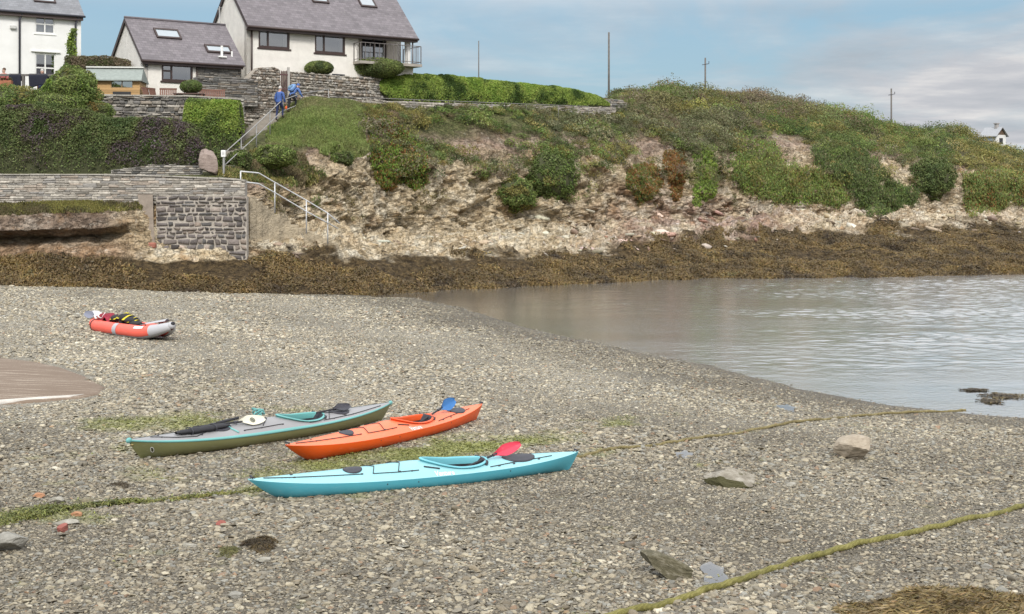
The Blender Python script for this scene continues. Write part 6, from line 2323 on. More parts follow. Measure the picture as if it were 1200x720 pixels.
KB = Kayak('sea_kayak', 'turquoise blue sea kayak lying nearest the camera with a red paddle on its rear deck', (327, 584), (666, 551), .30, .225, .075, .055, .43, .13, math.radians(9),
           plastic('turquoise_hull', (.085, .385, .48)), plastic('lit_turquoise_deck', (.27, .53, .575)), plastic('turquoise_rim', (.16, .47, .54)), (.03, -.37))  # deck is the hull plastic, paled for the light falling on top
KB.hatch(tx(KB, .285), .125, .10); KB.hatch(tx(KB, .795), .25, .145)
day_fit(KB); KB.lettering('Venture', tx(KB, .50), .292, .105, .29)
KO = Kayak('sea_kayak', 'bright orange sea kayak lying between the grey and the turquoise ones with a blue paddle', (361, 539), (557, 493), .30, .225, .09, .075, .58, .16, math.radians(8),
           plastic('orange_hull', (.86, .11, .012)), plastic('lit_orange_deck', (.84, .19, .085)), plastic('orange_rim', (.74, .10, .02)), (.03, -.37))  # same orange plastic as the hull; top light painted into the deck colour
KO.hatch(tx(KO, .265), .125, .10); KO.hatch(tx(KO, .84), .2, .13)
day_fit(KO); KO.lettering('Venture', tx(KO, .51), .292, .105, .32)
KG = Kayak('sea_kayak', 'olive hulled grey touring kayak with turquoise trim, lying behind the orange one', (166, 538), (446, 494), .30, .24, .09, .10, .30, .2, math.radians(10),
           plastic('olive_hull', (.19, .195, .085)), plastic('grey_deck', (.27, .27, .275)), plastic('teal_rim', (.14, .40, .385)), (-.02, -.38))


def seam_trim(k, mat):
    b_ = MB()
    for sg in (1, -1):
        vs = []
        for i in range(121):
            t = -1 + 2 * i / 120
            b = k.beam(t) + .003; z = k.sheer(t)
            up = k.crown(t) * (1 - .9 ** 1.55)
            vs += [Vector((t * k.L / 2, sg * b * .998, z - .017)), Vector((t * k.L / 2, sg * (b + .004), z - .009)), Vector((t * k.L / 2, sg * (b + .003), z + .004)), Vector((t * k.L / 2, sg * b * .9, z + up + .006))]
        b_.add(vs, [(i * 4 + j, i * 4 + j + 1, i * 4 + j + 5, i * 4 + j + 4) for i in range(120) for j in range(3)])
    return b_.build('seam_trim', mat, k.root, smooth=True)


teal = plastic('teal_trim', (.15, .40, .385))
seam_trim(KG, teal)
for end in (1, -1):
    b_ = MB(); b_.ell((end * (KG.L / 2 - .02), 0, KG.sheer(end) - .01), (.05, .03, .04), 12); b_.build('end_cap', teal, KG.root, smooth=True)
b_ = MB(); b_.ell((KG.L / 2 - .09, .0, KG.sheer(1) - .075), (.03, .022, .018), 10); b_.build('tow_eye', simple('brass_eye', (.45, .36, .16), .4, metal=.6), KG.root, smooth=True)
KG.hatch(tx(KG, .30), .2, .12); KG.hatch(tx(KG, .77), .2, .13, -.02)
for fr_, yy in ((.10, .04), (.22, .12), (.50, .19), (.36, .18), (.42, .19), (.71, .18), (.80, .14)):
    for sg in (1, -1): KG.fitting(tx(KG, fr_), sg * min(yy, KG.beam(1 - 2 * fr_) * .8))
KG.line([(tx(KG, .36), .18), (tx(KG, .42), .19), (tx(KG, .47), .19), (tx(KG, .50), .19)])
KG.line([(tx(KG, .43), .16), (tx(KG, .47), 0), (tx(KG, .43), -.16)])
KG.line([(tx(KG, .07), .0), (tx(KG, .14), .10), (tx(KG, .20), .14), (tx(KG, .27), .03)])
KG.line([(tx(KG, .69), .18), (tx(KG, .75), -.15)]); KG.line([(tx(KG, .69), -.18), (tx(KG, .77), .15)])
KG.line([(tx(KG, .665), .19), (tx(KG, .79), .15), (tx(KG, .94), .05)])
KG.line([(tx(KG, .335), .205), (tx(KG, .325), .1), (tx(KG, .32), -.1)], .014, teal, 'teal_strap')
b_ = MB(); q = KG.on(tx(KG, .615), .185, .008); b_.box(q.x - .07, q.x + .07, q.y - .03, q.y + .03, q.z - .02, q.z + .012, None, .008); b_.build('badge_plate', M['liner'], KG.root)
# round swirl emblem on the bow side
def arc_on_hull(k, t0, v0, r, a0, a1, w_, mat, name):
    b_ = MB(); n_ = 22; vs = []
    for i in range(n_ + 1):
        a = lerp(a0, a1, i / n_)
        for rr in (r - w_ / 2, r + w_ / 2):
            x_ = t0 + rr * math.cos(a) / (k.L / 2)
            q = k.hull(x_, v0 + rr * math.sin(a) / .30)
            vs.append(q + Vector((0, .006, 0)))
    b_.add(vs, [(2 * i, 2 * i + 1, 2 * i + 3, 2 * i + 2) for i in range(n_)])
    return b_.build(name, mat, k.root)


arc_on_hull(KG, .885, .66, .030, 0, 2 * math.pi, .007, M['logo_white'], 'emblem_ring')
arc_on_hull(KG, .887, .66, .015, .7, 5.2, .012, M['liner'], 'emblem_swirl')
# ------------------------------------------------------------------ paddles
def paddle(name, p0, p1, blade_n, label, col, shaft_m=None, bl=.46, bw=.18, group=None, emblem=False):
    """Half paddle: shaft from p0, blade at p1; blade_n faces the viewer."""
    p0, p1 = Vector(p0), Vector(p1)
    root = empty(name, p0, 0, label, 'paddle', group)
    d_ = (p1 - p0).normalized()
    n_ = (Vector(blade_n) - d_ * Vector(blade_n).dot(d_)).normalized()
    sd = d_.cross(n_)
    b_ = MB(); b_.tube([Vector((0, 0, 0)), (p1 - p0) - d_ * bl * .35], .0155, 10); b_.build('shaft', shaft_m or M['cord'], root, smooth=True)
    b_ = MB(); q = (p1 - p0) * .72; b_.tube([q - d_ * .03, q + d_ * .03], .021, 10); b_.build('drip_ring', M['hatch'], root, smooth=True)
    b_ = MB()
    for side in (1, -1):
        def f(u, v):
            # u along the blade, v across
            w_ = bw / 2 * (math.sin(math.pi * min(1, u * .86 + .10)) ** .55) * (.35 + .65 * min(1, u * 2.4)) * (1 if u < .97 else .8)
            y = (v * 2 - 1) * w_
            curve = .05 * (u - .4) ** 2 + .018 * (2 * v - 1) ** 2 - .010 * math.exp(-((2 * v - 1) / .18) ** 2) * (1 - u)
            return (p1 - p0) + d_ * (bl * (u - .5)) + sd * (y + .012 * u) + n_ * (curve + side * .004)
        b_.grid(f, 18, 10)
    b_.build('blade', plastic(name + '_blade', col, .4), root, smooth=True, weld=False)
    if emblem:
        b_ = MB()
        c0 = (p1 - p0) + n_ * .016 + d_ * .02
        for k in range(8):
            a = k * math.pi / 4
            e1 = c0 + (d_ * math.cos(a) + sd * math.sin(a)) * .035
            b_.beam(c0 + (e1 - c0) * .25, e1, .007, .003, up=n_)
        pts = [c0 + (d_ * math.cos(a) + sd * math.sin(a)) * .040 for a in np.linspace(0, 2 * math.pi, 20, endpoint=False)]
        b_.tube(pts, .004, 5, closed=True)
        b_.build('blade_emblem', simple('dark_blade_print', (.10, .11, .08), .6), root, weld=False)
    return root


def kp(k, x, y, dz): return k.mat @ Vector((x, y, k.zd(x, y) + dz))


paddle('kayak_paddle', KB.mat @ Vector((KB.cx - KB.ca * .35, .02, .20)), kp(KB, tx(KB, .755), -.02, .115), KB.mat.to_3x3() @ Vector((-.12, .75, .65)), 'red bladed paddle lying on the turquoise kayak behind its cockpit', (.62, .045, .085), bl=.44, bw=.16)
paddle('kayak_paddle', KO.mat @ Vector((KO.cx - KO.ca * .30, .02, .20)), kp(KO, tx(KO, .785), -.02, .13), KO.mat.to_3x3() @ Vector((-.1, .85, .5)), 'blue bladed paddle resting on the orange kayak', (.035, .16, .42), bl=.44, bw=.2)
paddle('kayak_paddle', kp(KG, tx(KG, .22), -.07, .05), kp(KG, tx(KG, .405), .035, .035), KG.mat.to_3x3() @ Vector((0, .55, .85)), 'white bladed paddle with a round dark emblem on the grey kayak front deck', (.66, .64, .52), bl=.48, bw=.19, emblem=True)
paddle('kayak_paddle', kp(KG, tx(KG, .665), .02, .05), kp(KG, tx(KG, .775), -.02, .06), KG.mat.to_3x3() @ Vector((0, .5, .9)), 'black bladed spare paddle strapped behind the grey kayak cockpit', (.03, .03, .04), bl=.42, bw=.16)
# black bag and bilge pump on the grey kayak's front deck
root = empty('deck_bag', kp(KG, tx(KG, .20), .03, .0), 0, 'black rolled deck bag under cords near the grey kayak bow', 'bag')
inv = Matrix.Translation(-root.location)
b_ = MB()
def bagf(u, v):
    a = v * 2 * math.pi
    x = lerp(tx(KG, .145), tx(KG, .325), u)
    r = .055 * (math.sin(math.pi * min(.97, max(.03, u))) ** .4) * (1 + .12 * math.sin(u * 23))
    q = Vector((x, .035 + r * 1.3 * math.cos(a), KG.zd(x, .035) + .035 + r * .75 * math.sin(a)))
    return inv @ (KG.mat @ q)
b_.grid(bagf, 30, 14); b_.build('bag_body', M['liner'], root, smooth=True)
b_ = MB()
for fr_ in (.19, .27):
    x = tx(KG, fr_)
    b_.tube([inv @ (KG.mat @ Vector((x, .035 + .08 * math.cos(a), KG.zd(x, .035) + .035 + .052 * math.sin(a)))) for a in np.linspace(0, 2 * math.pi, 16, endpoint=False)], .007, 5, closed=True)
b_.build('bag_strap', M['hatch'], root)
root = empty('bilge_pump', kp(KG, tx(KG, .30), -.06, .06), 0, 'thin dark pump lying beside the black bag on the grey kayak', 'pump')
b_ = MB(); b_.tube([Vector((0, 0, 0)), kp(KG, tx(KG, .38), -.10, .075) - root.location], .022, 8); b_.build('barrel', M['cord'], root, smooth=True)
b_ = MB(); e_ = kp(KG, tx(KG, .295), -.06, .06) - root.location; b_.tube([e_, e_ + (KG.mat.to_3x3() @ Vector((.14, 0, -.01)))], .013, 8); b_.build('handle', M['hatch'], root, smooth=True)
root = empty('tow_line', kp(KG, tx(KG, .455), -.10, .02), 0, 'small turquoise rope bundle on the far side of the grey kayak', 'rope')
b_ = MB()
for k in range(5):
    r_ = .05 + .012 * k
    b_.tube([Vector((r_ * math.cos(a), .5 * r_ * math.sin(a) + .01 * k, .05 + .05 * math.sin(a + k) + .01 * k)) for a in np.linspace(0, 2 * math.pi, 18, endpoint=False)], .010, 6, closed=True)
b_.build('coil', teal, root, weld=False)

# ------------------------------------------------------------------ the inflatable
def inflatable():
    a, b0 = at(192, 399), at(118, 387)
    f = (a - b0); f.z = 0
    L = 4.1
    mid = (a + b0) / 2; mid.z = float(beach_z([mid.x], [mid.y])[0]) - .02
    yaw = math.atan2(f.y, f.x)
    root = empty('inflatable_kayak', mid, yaw, 'red and grey inflatable kayak alone on the dry upper shingle', 'inflatable kayak')
    red = plastic('coral_red_pvc', (.78, .125, .085), .45)
    grey = plastic('pale_grey_pvc', (.42, .42, .44), .5)
    Mw = Matrix.Translation(mid) @ Matrix.Rotation(yaw, 4, 'Z')
    R = .172

    def ctr(t, sg):
        y = .30 * max(0.0, 1 - abs(t) ** 3.0) ** .75
        z = R + (.20 * max(0, (t - .45) / .55) ** 1.8 if t > 0 else .07 * max(0, (-t - .6) / .4) ** 2)
        return Vector((t * (L / 2 - .1), sg * y, z))
    rad = lambda t: R * (1 - .42 * max(0, (t - .55) / .45) ** 1.5) * (1 - .3 * max(0, (-t - .7) / .3) ** 2)
    ts = np.linspace(-1, 1, 48)

    def sheet(name, t0, t1, sg, a0, a1, mat, grow=.0, nt_=30, na=14):
        def f_(u, v):
            t = lerp(t0, t1, u); c = ctr(t, sg)
            aa = lerp(a0, a1, v)
            d_ = (ctr(min(1, t + .01), sg) - ctr(max(-1, t - .01), sg)).normalized()
            side = Vector((-d_.y, d_.x, 0)).normalized() * -sg
            side = Vector((d_.y, -d_.x, 0)).normalized() * (1 if sg < 0 else -1)
            up = side.cross(d_) * (1 if sg < 0 else -1)
            up = up if up.z > 0 else -up
            crease = 1 - .012 * (.5 + .5 * math.sin(t * 60)) * (abs(math.sin(aa)) < .5)
            return c + (side * math.cos(aa) + up * math.sin(aa)) * (rad(t) * crease + grow)
        b_ = MB(); b_.grid(f_, nt_, na)
        return b_.build(name, mat, root, smooth=True)
    for sg in (1, -1):
        sheet('side_tube', -1, 1, sg, 0, 2 * math.pi, red, 0, 60, 24)
        sheet('bottom_skirt', -.97, .97, sg, math.radians(-115), math.radians(-38), grey, .007, 50, 8)
        sheet('bow_cover', .72, 1.0, sg, math.radians(-110), math.radians(150), grey, .009, 14, 20)
        sheet('stern_strap', -.80, -.765, sg, 0, 2 * math.pi, M['liner'], .009, 2, 24)
        sheet('side_patch', -.10, .0, sg, math.radians(-50), math.radians(75), grey, .008, 4, 10)
        sheet('white_flash', .42, .62, sg, math.radians(34), math.radians(62), simple('white_pvc', (.7, .68, .68), .5, .08), .011, 8, 4)
    b_ = MB(); b_.grid(lambda u, v: Vector((lerp(-1.6, 1.6, u), (v - .5) * .62 * max(.08, 1 - abs(2 * u - 1) ** 4), .06 + .02 * math.sin(v * 25))), 24, 16); b_.build('floor', grey, root, smooth=True)
    b_ = MB(); b_.grid(lambda u, v: Vector((lerp(.95, 1.8, u), (v - .5) * 2 * (.30 * max(0, 1 - (lerp(.95, 1.8, u) / 1.85) ** 3) ** .75 + .03), lerp(.36, .5, u) + .06 * (1 - (2 * v - 1) ** 2))), 14, 12); b_.build('spray_deck', grey, root, smooth=True)
    b_ = MB(); b_.ell((L / 2 - .06, 0, .40), (.11, .10, .10), 14); b_.build('bow_nose', grey, root, smooth=True)
    b_ = MB(); b_.ell((L / 2 + .01, 0, .45), (.05, .06, .055), 12); b_.build('nose_valve', M['liner'], root, smooth=True)
    for (x, mt) in ((-.95, simple('dark_red_seat', (.22, .02, .03), .7, .2)), (.12, M['liner'])):
        b_ = MB(); b_.box(x - .3, x + .12, -.22, .22, .10, .24, None, .05); b_.build('seat', mt, root, smooth=False)
        b_ = MB(); b_.box(x - .40, x - .28, -.24, .24, .2, .52, None, .05); b_.build('backrest', mt, root, smooth=False)
    # grip handles
    for sg in (1, -1):
        b_ = MB(); c = ctr(.55, sg); b_.tube([c + Vector((-.1, 0, rad(.55))), c + Vector((-.07, 0, rad(.55) + .05)), c + Vector((.07, 0, rad(.55) + .05)), c + Vector((.1, 0, rad(.55)))], .014, 6); b_.build('grip', M['liner'], root, smooth=True)
    # life jacket lying amidships
    W = lambda x, y, z: Mw @ Vector((x, y, z))
    lj = empty('life_jacket', W(-.25, 0, .30), yaw, 'black and yellow life jacket heaped inside the inflatable kayak', 'life jacket')
    blk = simple('black_nylon', (.02, .02, .022), .8, .2); yel = simple('yellow_nylon', (.62, .50, .02), .7, .1)
    b_ = MB()
    for i, (x, y, z, rx, ry, rz) in enumerate(((-.30, -.08, .14, .22, .2, .10), (.05, -.05, .17, .24, .22, .12), (.38, -.06, .12, .24, .2, .10), (.62, -.08, .05, .22, .16, .08))):
        b_.ell((x, y, z), (rx, ry, rz), 14)
    b_.build('jacket_body', blk, lj, smooth=True, weld=False)
    b_ = MB()
    for (x, y0, y1, zz) in ((-.38, -.26, .02, .22), (-.2, -.27, .05, .24), (.02, -.28, .08, .28), (.45, -.24, .04, .2), (.58, -.22, .0, .14), (.25, -.26, .05, .25), (-.05, -.2, .1, .29)):
        b_.grid(lambda u, v: Vector((x + (u - .5) * .12 + .08 * v, lerp(y0, y1, v), zz - .12 * (1 - v) ** 2 + .02 * math.sin(v * 3.1))), 3, 10)
    b_.build('yellow_strap', yel, lj, weld=False)
    # paddle blades poking out over the stern
    paddle('kayak_paddle', W(-.9, .05, .36), W(-1.72, -.06, .46), Mw.to_3x3() @ Vector((.2, -.7, .6)), 'white bladed paddle poking over the stern of the inflatable', (.62, .62, .64), bl=.5, bw=.2)
    paddle('kayak_paddle', W(-.9, -.08, .34), W(-1.92, -.16, .44), Mw.to_3x3() @ Vector((.1, -.85, .45)), 'grey bladed paddle sticking farthest out over the inflatable stern', (.20, .21, .27), bl=.5, bw=.21)
    cl = empty('folded_jacket', W(-1.15, -.02, .36), yaw, 'crumpled dark red and white garment at the stern of the inflatable', 'jacket')
    b_ = MB(); b_.grid(lambda u, v: Vector((lerp(-.35, .35, u), lerp(-.22, .2, v), .12 + .07 * math.sin(u * 11 + v * 4) * math.cos(v * 9) - .1 * (2 * v - 1) ** 2)), 22, 18)
    o_ = b_.build('cloth', simple('dark_red_cloth', (.26, .02, .04), .85, .3, 8), cl, smooth=True); o_.modifiers.new('cloth', 'SOLIDIFY').thickness = .02
    b_ = MB(); b_.grid(lambda u, v: Vector((lerp(-.40, -.08, u), lerp(-.26, -.05, v), .15 + .04 * math.sin(u * 9 + v * 6) - .09 * (1 - v))), 12, 10)
    o_ = b_.build('white_panel', simple('white_cloth', (.66, .64, .64), .85, .08, 8), cl, smooth=True); o_.modifiers.new('cloth', 'SOLIDIFY').thickness = .02


inflatable()

# ================================================================== ROPES
def rope_mat(name, a, b, c):
    m, nt, bs = newmat(name)
    n = N(nt); co = n.coord()
    w_ = n('ShaderNodeTexWave', {'Vector': n.scale(co, (1, 1, 1), (0, 0, .6)), 'Scale': 14.0, 'Distortion': 3.0, 'Detail': 2.0}).outputs[1]
    t = n.math('MULTIPLY_ADD', n.noise(co, 4, 6, .7), .9, n.math('MULTIPLY', w_, .1))
    nt.links.new(n.ramp(t, [(.32, a), (.52, b), (.7, c)]), bs.inputs['Base Color'])
    bs.inputs['Roughness'].default_value = .9
    nt.links.new(n.bump(n.math('MULTIPLY_ADD', w_, .35, n.noise(co, 40, 4, .7)), .7, .02), bs.inputs['Normal'])
    return m


M['rope_green'] = rope_mat('mossy_rope', (.09, .085, .02), (.17, .155, .04), (.26, .235, .08))
M['rope_brown'] = rope_mat('weathered_rope', (.10, .08, .03), (.19, .155, .065), (.28, .24, .12))


def rope(pts, r, mat, label, wob=.012):
    g = catmull([at(*q) for q in pts], 14)
    out = []
    for i, q in enumerate(g):
        z = float(beach_z([q.x], [q.y])[0])
        out.append(Vector((q.x + wob * math.sin(i * .61) + wob * math.sin(i * .23), q.y + wob * math.cos(i * .47), z + r * .45 + .010 + .006 * math.sin(i * .9) - .014 * max(0, math.sin(i * .19)) )))
    b_ = MB(); b_.tube(out, [r * (1 + .08 * math.sin(i * 1.7)) for i in range(len(out))], 10)
    o_ = b_.build('mooring_rope', mat, None, smooth=True)
    tag(o_, label, 'rope', None)
    return out


rope([(600, 760), (690, 733), (745, 718), (800, 703), (850, 688), (900, 671), (950, 655), (1000, 641), (1060, 628), (1110, 617), (1160, 605), (1215, 591), (1300, 570), (1400, 548)], .034, M['rope_green'], 'thick taut yellow green rope crossing the shingle at the near right')
rope([(672, 538), (700, 531), (725, 527), (760, 524), (800, 518), (850, 511), (900, 502), (950, 494), (1000, 489), (1060, 485), (1110, 483), (1132, 482)], .027, M['rope_brown'], 'brown rope running from the turquoise kayak stern up to the water')
lrope = rope([(-220, 650), (-110, 632), (-25, 616), (0, 612), (40, 604), (80, 597), (120, 593), (160, 590), (200, 587), (240, 583), (275, 579), (305, 576), (330, 577)], .021, M['rope_green'], 'weed grown rope leading left from the turquoise kayak bow')

# strands of green algae on that rope and in the damp patches
pos, dirs = [], []
for i, q in enumerate(lrope):
    px = 600 + q.x / q.y * F
    k = 190 if px < 60 else (55 if (px < 165 and i % 3) else 14)
    pos.append(np.array(q) + rng.normal(size=(k, 3)) * np.array([.05, .045 + (.09 if px < 60 else 0), .012]))
pos = np.concatenate(pos)
o = leaves('rope_weed', pos + np.array([0, 0, .01]), np.tile([0, -.2, 1.0], (len(pos), 1)), .05, palette(len(pos), [(.12, .13, .03), (.17, .18, .05), (.09, .10, .025), (.21, .21, .08)], None, .2, pos, 3), M['weed'], None, .3, .7)
tag(o, 'bright green weed tufts clinging to the left rope', 'weed', kind='stuff')
n_ = 160000
X = rng.uniform(-9, 4, n_); Y = rng.uniform(11, 26, n_)
m_ = algae_mask(X, Y, beach_z(X, Y)) ** 1.4
k = rng.random(n_) < m_ * .75
X, Y = X[k], Y[k]
Z = beach_z(X, Y) + rng.uniform(.005, .03, len(X))
pos = np.stack([X, Y, Z], -1)
o = leaves('algae', pos, np.tile([0, 0, 1.0], (len(pos), 1)), .035, palette(len(pos), [(.13, .14, .035), (.19, .20, .05), (.24, .25, .08), (.10, .115, .03)], None, .2, pos, 2), M['weed'], None, .45, .35)
tag(o, 'film of yellow green algae on the damp shingle round the kayaks', 'algae', kind='stuff')

# ================================================================== ROCKS ON THE BEACH
M['slab_pale'] = rock_mat('pale_slate_slab', [(.15, .14, .10), (.30, .285, .24), (.46, .44, .39)], None, (1.5, 1.5, 7), (0, .2, 0), 4)
M['slab_moss'] = rock_mat('mossy_slate_slab', [(.12, .10, .075), (.25, .225, .18), (.42, .395, .34)], ((.065, .06, .022), .9), (1.5, 1.5, 7), (0, .3, 0), 4)
M['slab_tan'] = rock_mat('tan_boulder', [(.20, .16, .115), (.34, .285, .215), (.45, .39, .31)], None, (2, 2, 6), (0, .4, 0), 3)
M['slab_shaded'] = rock_mat('shaded_mossy_slate', [(.035, .032, .015), (.10, .088, .05), (.27, .245, .19)], None, (2, 2, 9), (0, .5, 0), 4)  # the rock's shadows are worked into these dark tones
M['redstone'] = rock_mat('red_brick_stone', [(.20, .06, .045), (.27, .085, .065), (.32, .13, .10)])
M['orangestone'] = rock_mat('orange_stone', [(.30, .14, .07), (.38, .19, .10), (.42, .25, .15)])
M['greystone'] = rock_mat('grey_cobble', [(.14, .135, .11), (.25, .24, .21), (.36, .35, .31)])


def beach_rock(px, py, rx, ry, rz, label, mat, seed, rot_=0.0, tilt=(0, 0), up=.35, planes=9):
    q = at(px, py)
    s = q.y / F
    return rock('rock', q + Vector((0, ry * s, rz * s * up)), (rx * s, ry * s, rz * s), label, 'rock', mat, seed, rz=rot_, tilt=tilt, planes=planes)


beach_rock(862, 573, 36, 26, 17, 'angular slab with pale top and dark mossy side, middle of the three big rocks', M['slab_moss'], 11, .3, (.05, .20), .42, 11)
beach_rock(1005, 541, 27, 24, 18, 'smooth tan pinkish boulder nearest the water', M['slab_tan'], 5, -.2, (.1, -.15), .5)
beach_rock(788, 682, 40, 22, 17, 'long mossy rock with shade-darkened colour slanting beside the puddle', M['slab_shaded'], 23, -.35, (.15, .42), .5, 12)
beach_rock(2, 649, 24, 20, 15, 'rounded grey rock cut by the left edge below the mossy rope', M['greystone'], 31, .2, (0, -.2), .6)
beach_rock(72, 625, 8, 7, 7, 'small dark red stone against a white slate below the left rope', M['redstone'], 41, .2, (0, 0), .5)
beach_rock(258, 617, 6, 5, 5, 'tiny isolated red stone right of the middle of the left rope', M['redstone'], 42, .4)
beach_rock(43, 584, 8, 5, 4, 'flat orange stone above the left rope', M['orangestone'], 43, .4)
beach_rock(88, 606, 7, 5, 4, 'brown stone touching the left rope', M['orangestone'], 46, .1)
beach_rock(75, 616, 18, 8, 4, 'flat white slate slab beside the small dark red stone', M['slab_pale'], 44, .1, (.1, 0), .4, 6)
beach_rock(64, 590, 9, 7, 5, 'pale rounded stone right of the flat orange stone', M['slab_pale'], 45, .3)
beach_rock(276, 702, 13, 9, 5, 'pale grey flat stone near the bottom edge of the beach', M['greystone'], 47, .4, (.1, .1), .4)
beach_rock(220, 642, 10, 6, 3, 'cream slate lying in the left middle of the near shingle', M['slab_pale'], 48, .1, (.1, 0), .4)
beach_rock(310, 660, 9, 7, 4, 'cream stone below the brown seaweed clump', M['slab_pale'], 49, .6, (.1, 0), .4)
beach_rock(1158, 668, 9, 6, 4, 'blue grey slate above the seaweed heap', M['greystone'], 51, .5, (.1, .2), .4)
beach_rock(1006, 671, 8, 5, 3, 'cream stone just below the thick green rope', M['slab_pale'], 52, .2, (.1, .0), .4)
beach_rock(928, 570, 6, 4, 3, 'small pale stone right of the mossy slab', M['slab_pale'], 53, .2, (.1, .0), .4)


def weed_clump(px, py, rx, ry, hz, label, pal, n_, length, name='seaweed_clump', flow=None):
    q = at(px, py)
    s = q.y / F
    root = empty(name, q, 0, label, 'seaweed')
    foreshort = 1 / math.sin(math.atan2(H - q.z, q.y))
    a = rng.uniform(0, 6.283, n_); r_ = np.sqrt(rng.random(n_)) * (1 + .28 * np.sin(2 * a + px) + .2 * np.sin(3 * a + py) + .14 * np.sin(7 * a + px))
    x = r_ * np.cos(a) * rx * s; y = r_ * np.sin(a) * ry * s * foreshort * .8
    lump = .7 + .5 * fbm(np.stack([x * 5 + px, y * 5, 0 * x], -1), 3)
    z = hz * np.sqrt(np.clip(1 - np.minimum(r_, 1) ** 2, 0, 1)) * lump
    gz = beach_z(q.x + x, q.y + y) - q.z
    pos = np.stack([x, y, z + gz + .01], -1)
    d_ = np.stack([np.cos(a), np.sin(a), -.35 + 0 * a], -1) + rng.normal(size=(n_, 3)) * .5
    if flow is not None: d_ = np.array(flow)[None, :] + rng.normal(size=(n_, 3)) * .28
    nn = np.stack([x * .5, y * .5 - .2, np.ones(n_) * .6], -1)
    leaves('fronds', pos, nn, length, palette(n_, pal, None, .25, pos, 2.5), M['weed'], root, .11, .5, d_)
    b_ = MB()
    def f(u, v):
        aa = v * 2 * math.pi
        uu = u * (.8 + .24 * math.sin(2 * aa + px) + .17 * math.sin(3 * aa + py))
        xx, yy = uu * math.cos(aa) * rx * s * .96, uu * math.sin(aa) * ry * s * foreshort * .76
        g = float(beach_z([q.x + xx], [q.y + yy])[0]) - q.z
        l = .7 + .5 * float(fbm(np.array([[xx * 5 + px, yy * 5, 0]]), 3)[0])
        return Vector((xx, yy, g - .01 + hz * math.sqrt(max(0, 1 - u * u)) * l * .92))
    b_.grid(f, 14, 30)
    b_.build('holdfast', simple('weed_mat_under', pal[0], .8, .4, 8, .6, 20), root, smooth=True)
    return root


BR = [(.045, .032, .015), (.085, .06, .025), (.13, .095, .035), (.10, .08, .03)]
weed_clump(305, 640, 21, 9, .07, 'brown seaweed clump on the shingle below the turquoise bow', BR, 1500, .06)
weed_clump(268, 648, 13, 7, .035, 'yellow green weed patch left of the brown seaweed clump', [(.11, .105, .035), (.17, .16, .06), (.20, .18, .08)], 700, .05)
weed_clump(140, 570, 10, 4, .03, 'small dark weed scrap above the left rope', BR, 300, .05)
weed_clump(1140, 733, 128, 36, .22, 'long heap of brown bladder weed and pale stems at the bottom right corner', [(.07, .05, .022), (.13, .092, .035), (.19, .14, .06), (.26, .20, .11), (.20, .17, .09)], 26000, .17, 'seaweed_heap', (-1, .12, -.12))
for (px, py, rx, ry, lab) in ((1176, 465, 22, 4.5, 'larger brown weed raft floating close to the shore edge'), (1160, 471, 12, 3.5, 'small brown weed raft nearer the shingle'), (1142, 458, 14, 1.8, 'thin streak of weed farthest out in the shallows')):
    Y_ = F * H / (py - YH)
    root = empty('floating_seaweed', ((px - 600) / F * Y_, Y_, 0), 0, lab, 'seaweed')
    n_ = int(26 * rx)
    s = Y_ / F
    a = rng.uniform(0, 6.283, n_); r_ = np.sqrt(rng.random(n_)) * (1 + .3 * np.sin(a * 5))
    pos = np.stack([r_ * np.cos(a) * rx * s, r_ * np.sin(a) * ry * s * 5, rng.uniform(.003, .014, n_)], -1)
    leaves('fronds', pos, np.tile([0, 0, 1.0], (n_, 1)), .13, palette(n_, BR + [(.17, .13, .06)], None, .2, pos, 2), M['weed'], root, .2, .12)

# ================================================================== PEOPLE
def person(loc, rz, J, label, mats, radii, hair=None, sc_=1.0):
    """One continuous body grown over a joint skeleton. J: name -> (x, y, z), y is ahead; edges by parent name."""
    root = empty('person', loc, rz, label, 'person')
    names = list(J)
    idx = {k: i for i, k in enumerate(names)}
    par = {k: v[0] for k, v in J.items()}
    me_ = bpy.data.meshes.new('tmp_body')
    me_.from_pydata([J[k][1] for k in names], [(idx[par[k]], idx[k]) for k in names if par[k]], [])
    tmp = bpy.data.objects.new('tmp_body', me_); C.objects.link(tmp)
    sk = tmp.modifiers.new('skin', 'SKIN')
    for i, k in enumerate(names):
        r_ = J[k][2]
        me_.skin_vertices[0].data[i].radius = r_ if hasattr(r_, '__len__') else (r_, r_)
        me_.skin_vertices[0].data[i].use_root = (k == names[0])
    sk.use_smooth_shade = True
    sb_ = tmp.modifiers.new('sub', 'SUBSURF'); sb_.levels = 2; sb_.render_levels = 2
    dg = bpy.context.evaluated_depsgraph_get()
    body = bpy.data.meshes.new_from_object(tmp.evaluated_get(dg))
    bpy.data.objects.remove(tmp)
    body.name = 'body'
    ml = [mats['jacket'], mats['trousers'], mats['skin'], mats['shoes']]
    body.materials.clear()
    for m in ml: body.materials.append(m)
    segs = []
    for k in names:
        if par[k]: segs.append((Vector(J[par[k]][1]), Vector(J[k][1]), J[k][3]))
    for pl_ in body.polygons:
        c = pl_.center
        best, reg = 1e9, 0
        for a, b_, g in segs:
            ab = b_ - a
            t = max(0, min(1, (c - a).dot(ab) / (ab.length_squared + 1e-9)))
            d_ = (c - (a + ab * t)).length
            if d_ < best: best, reg = d_, g
        pl_.material_index = reg
        pl_.use_smooth = True
    link('body', body, root)
    return root


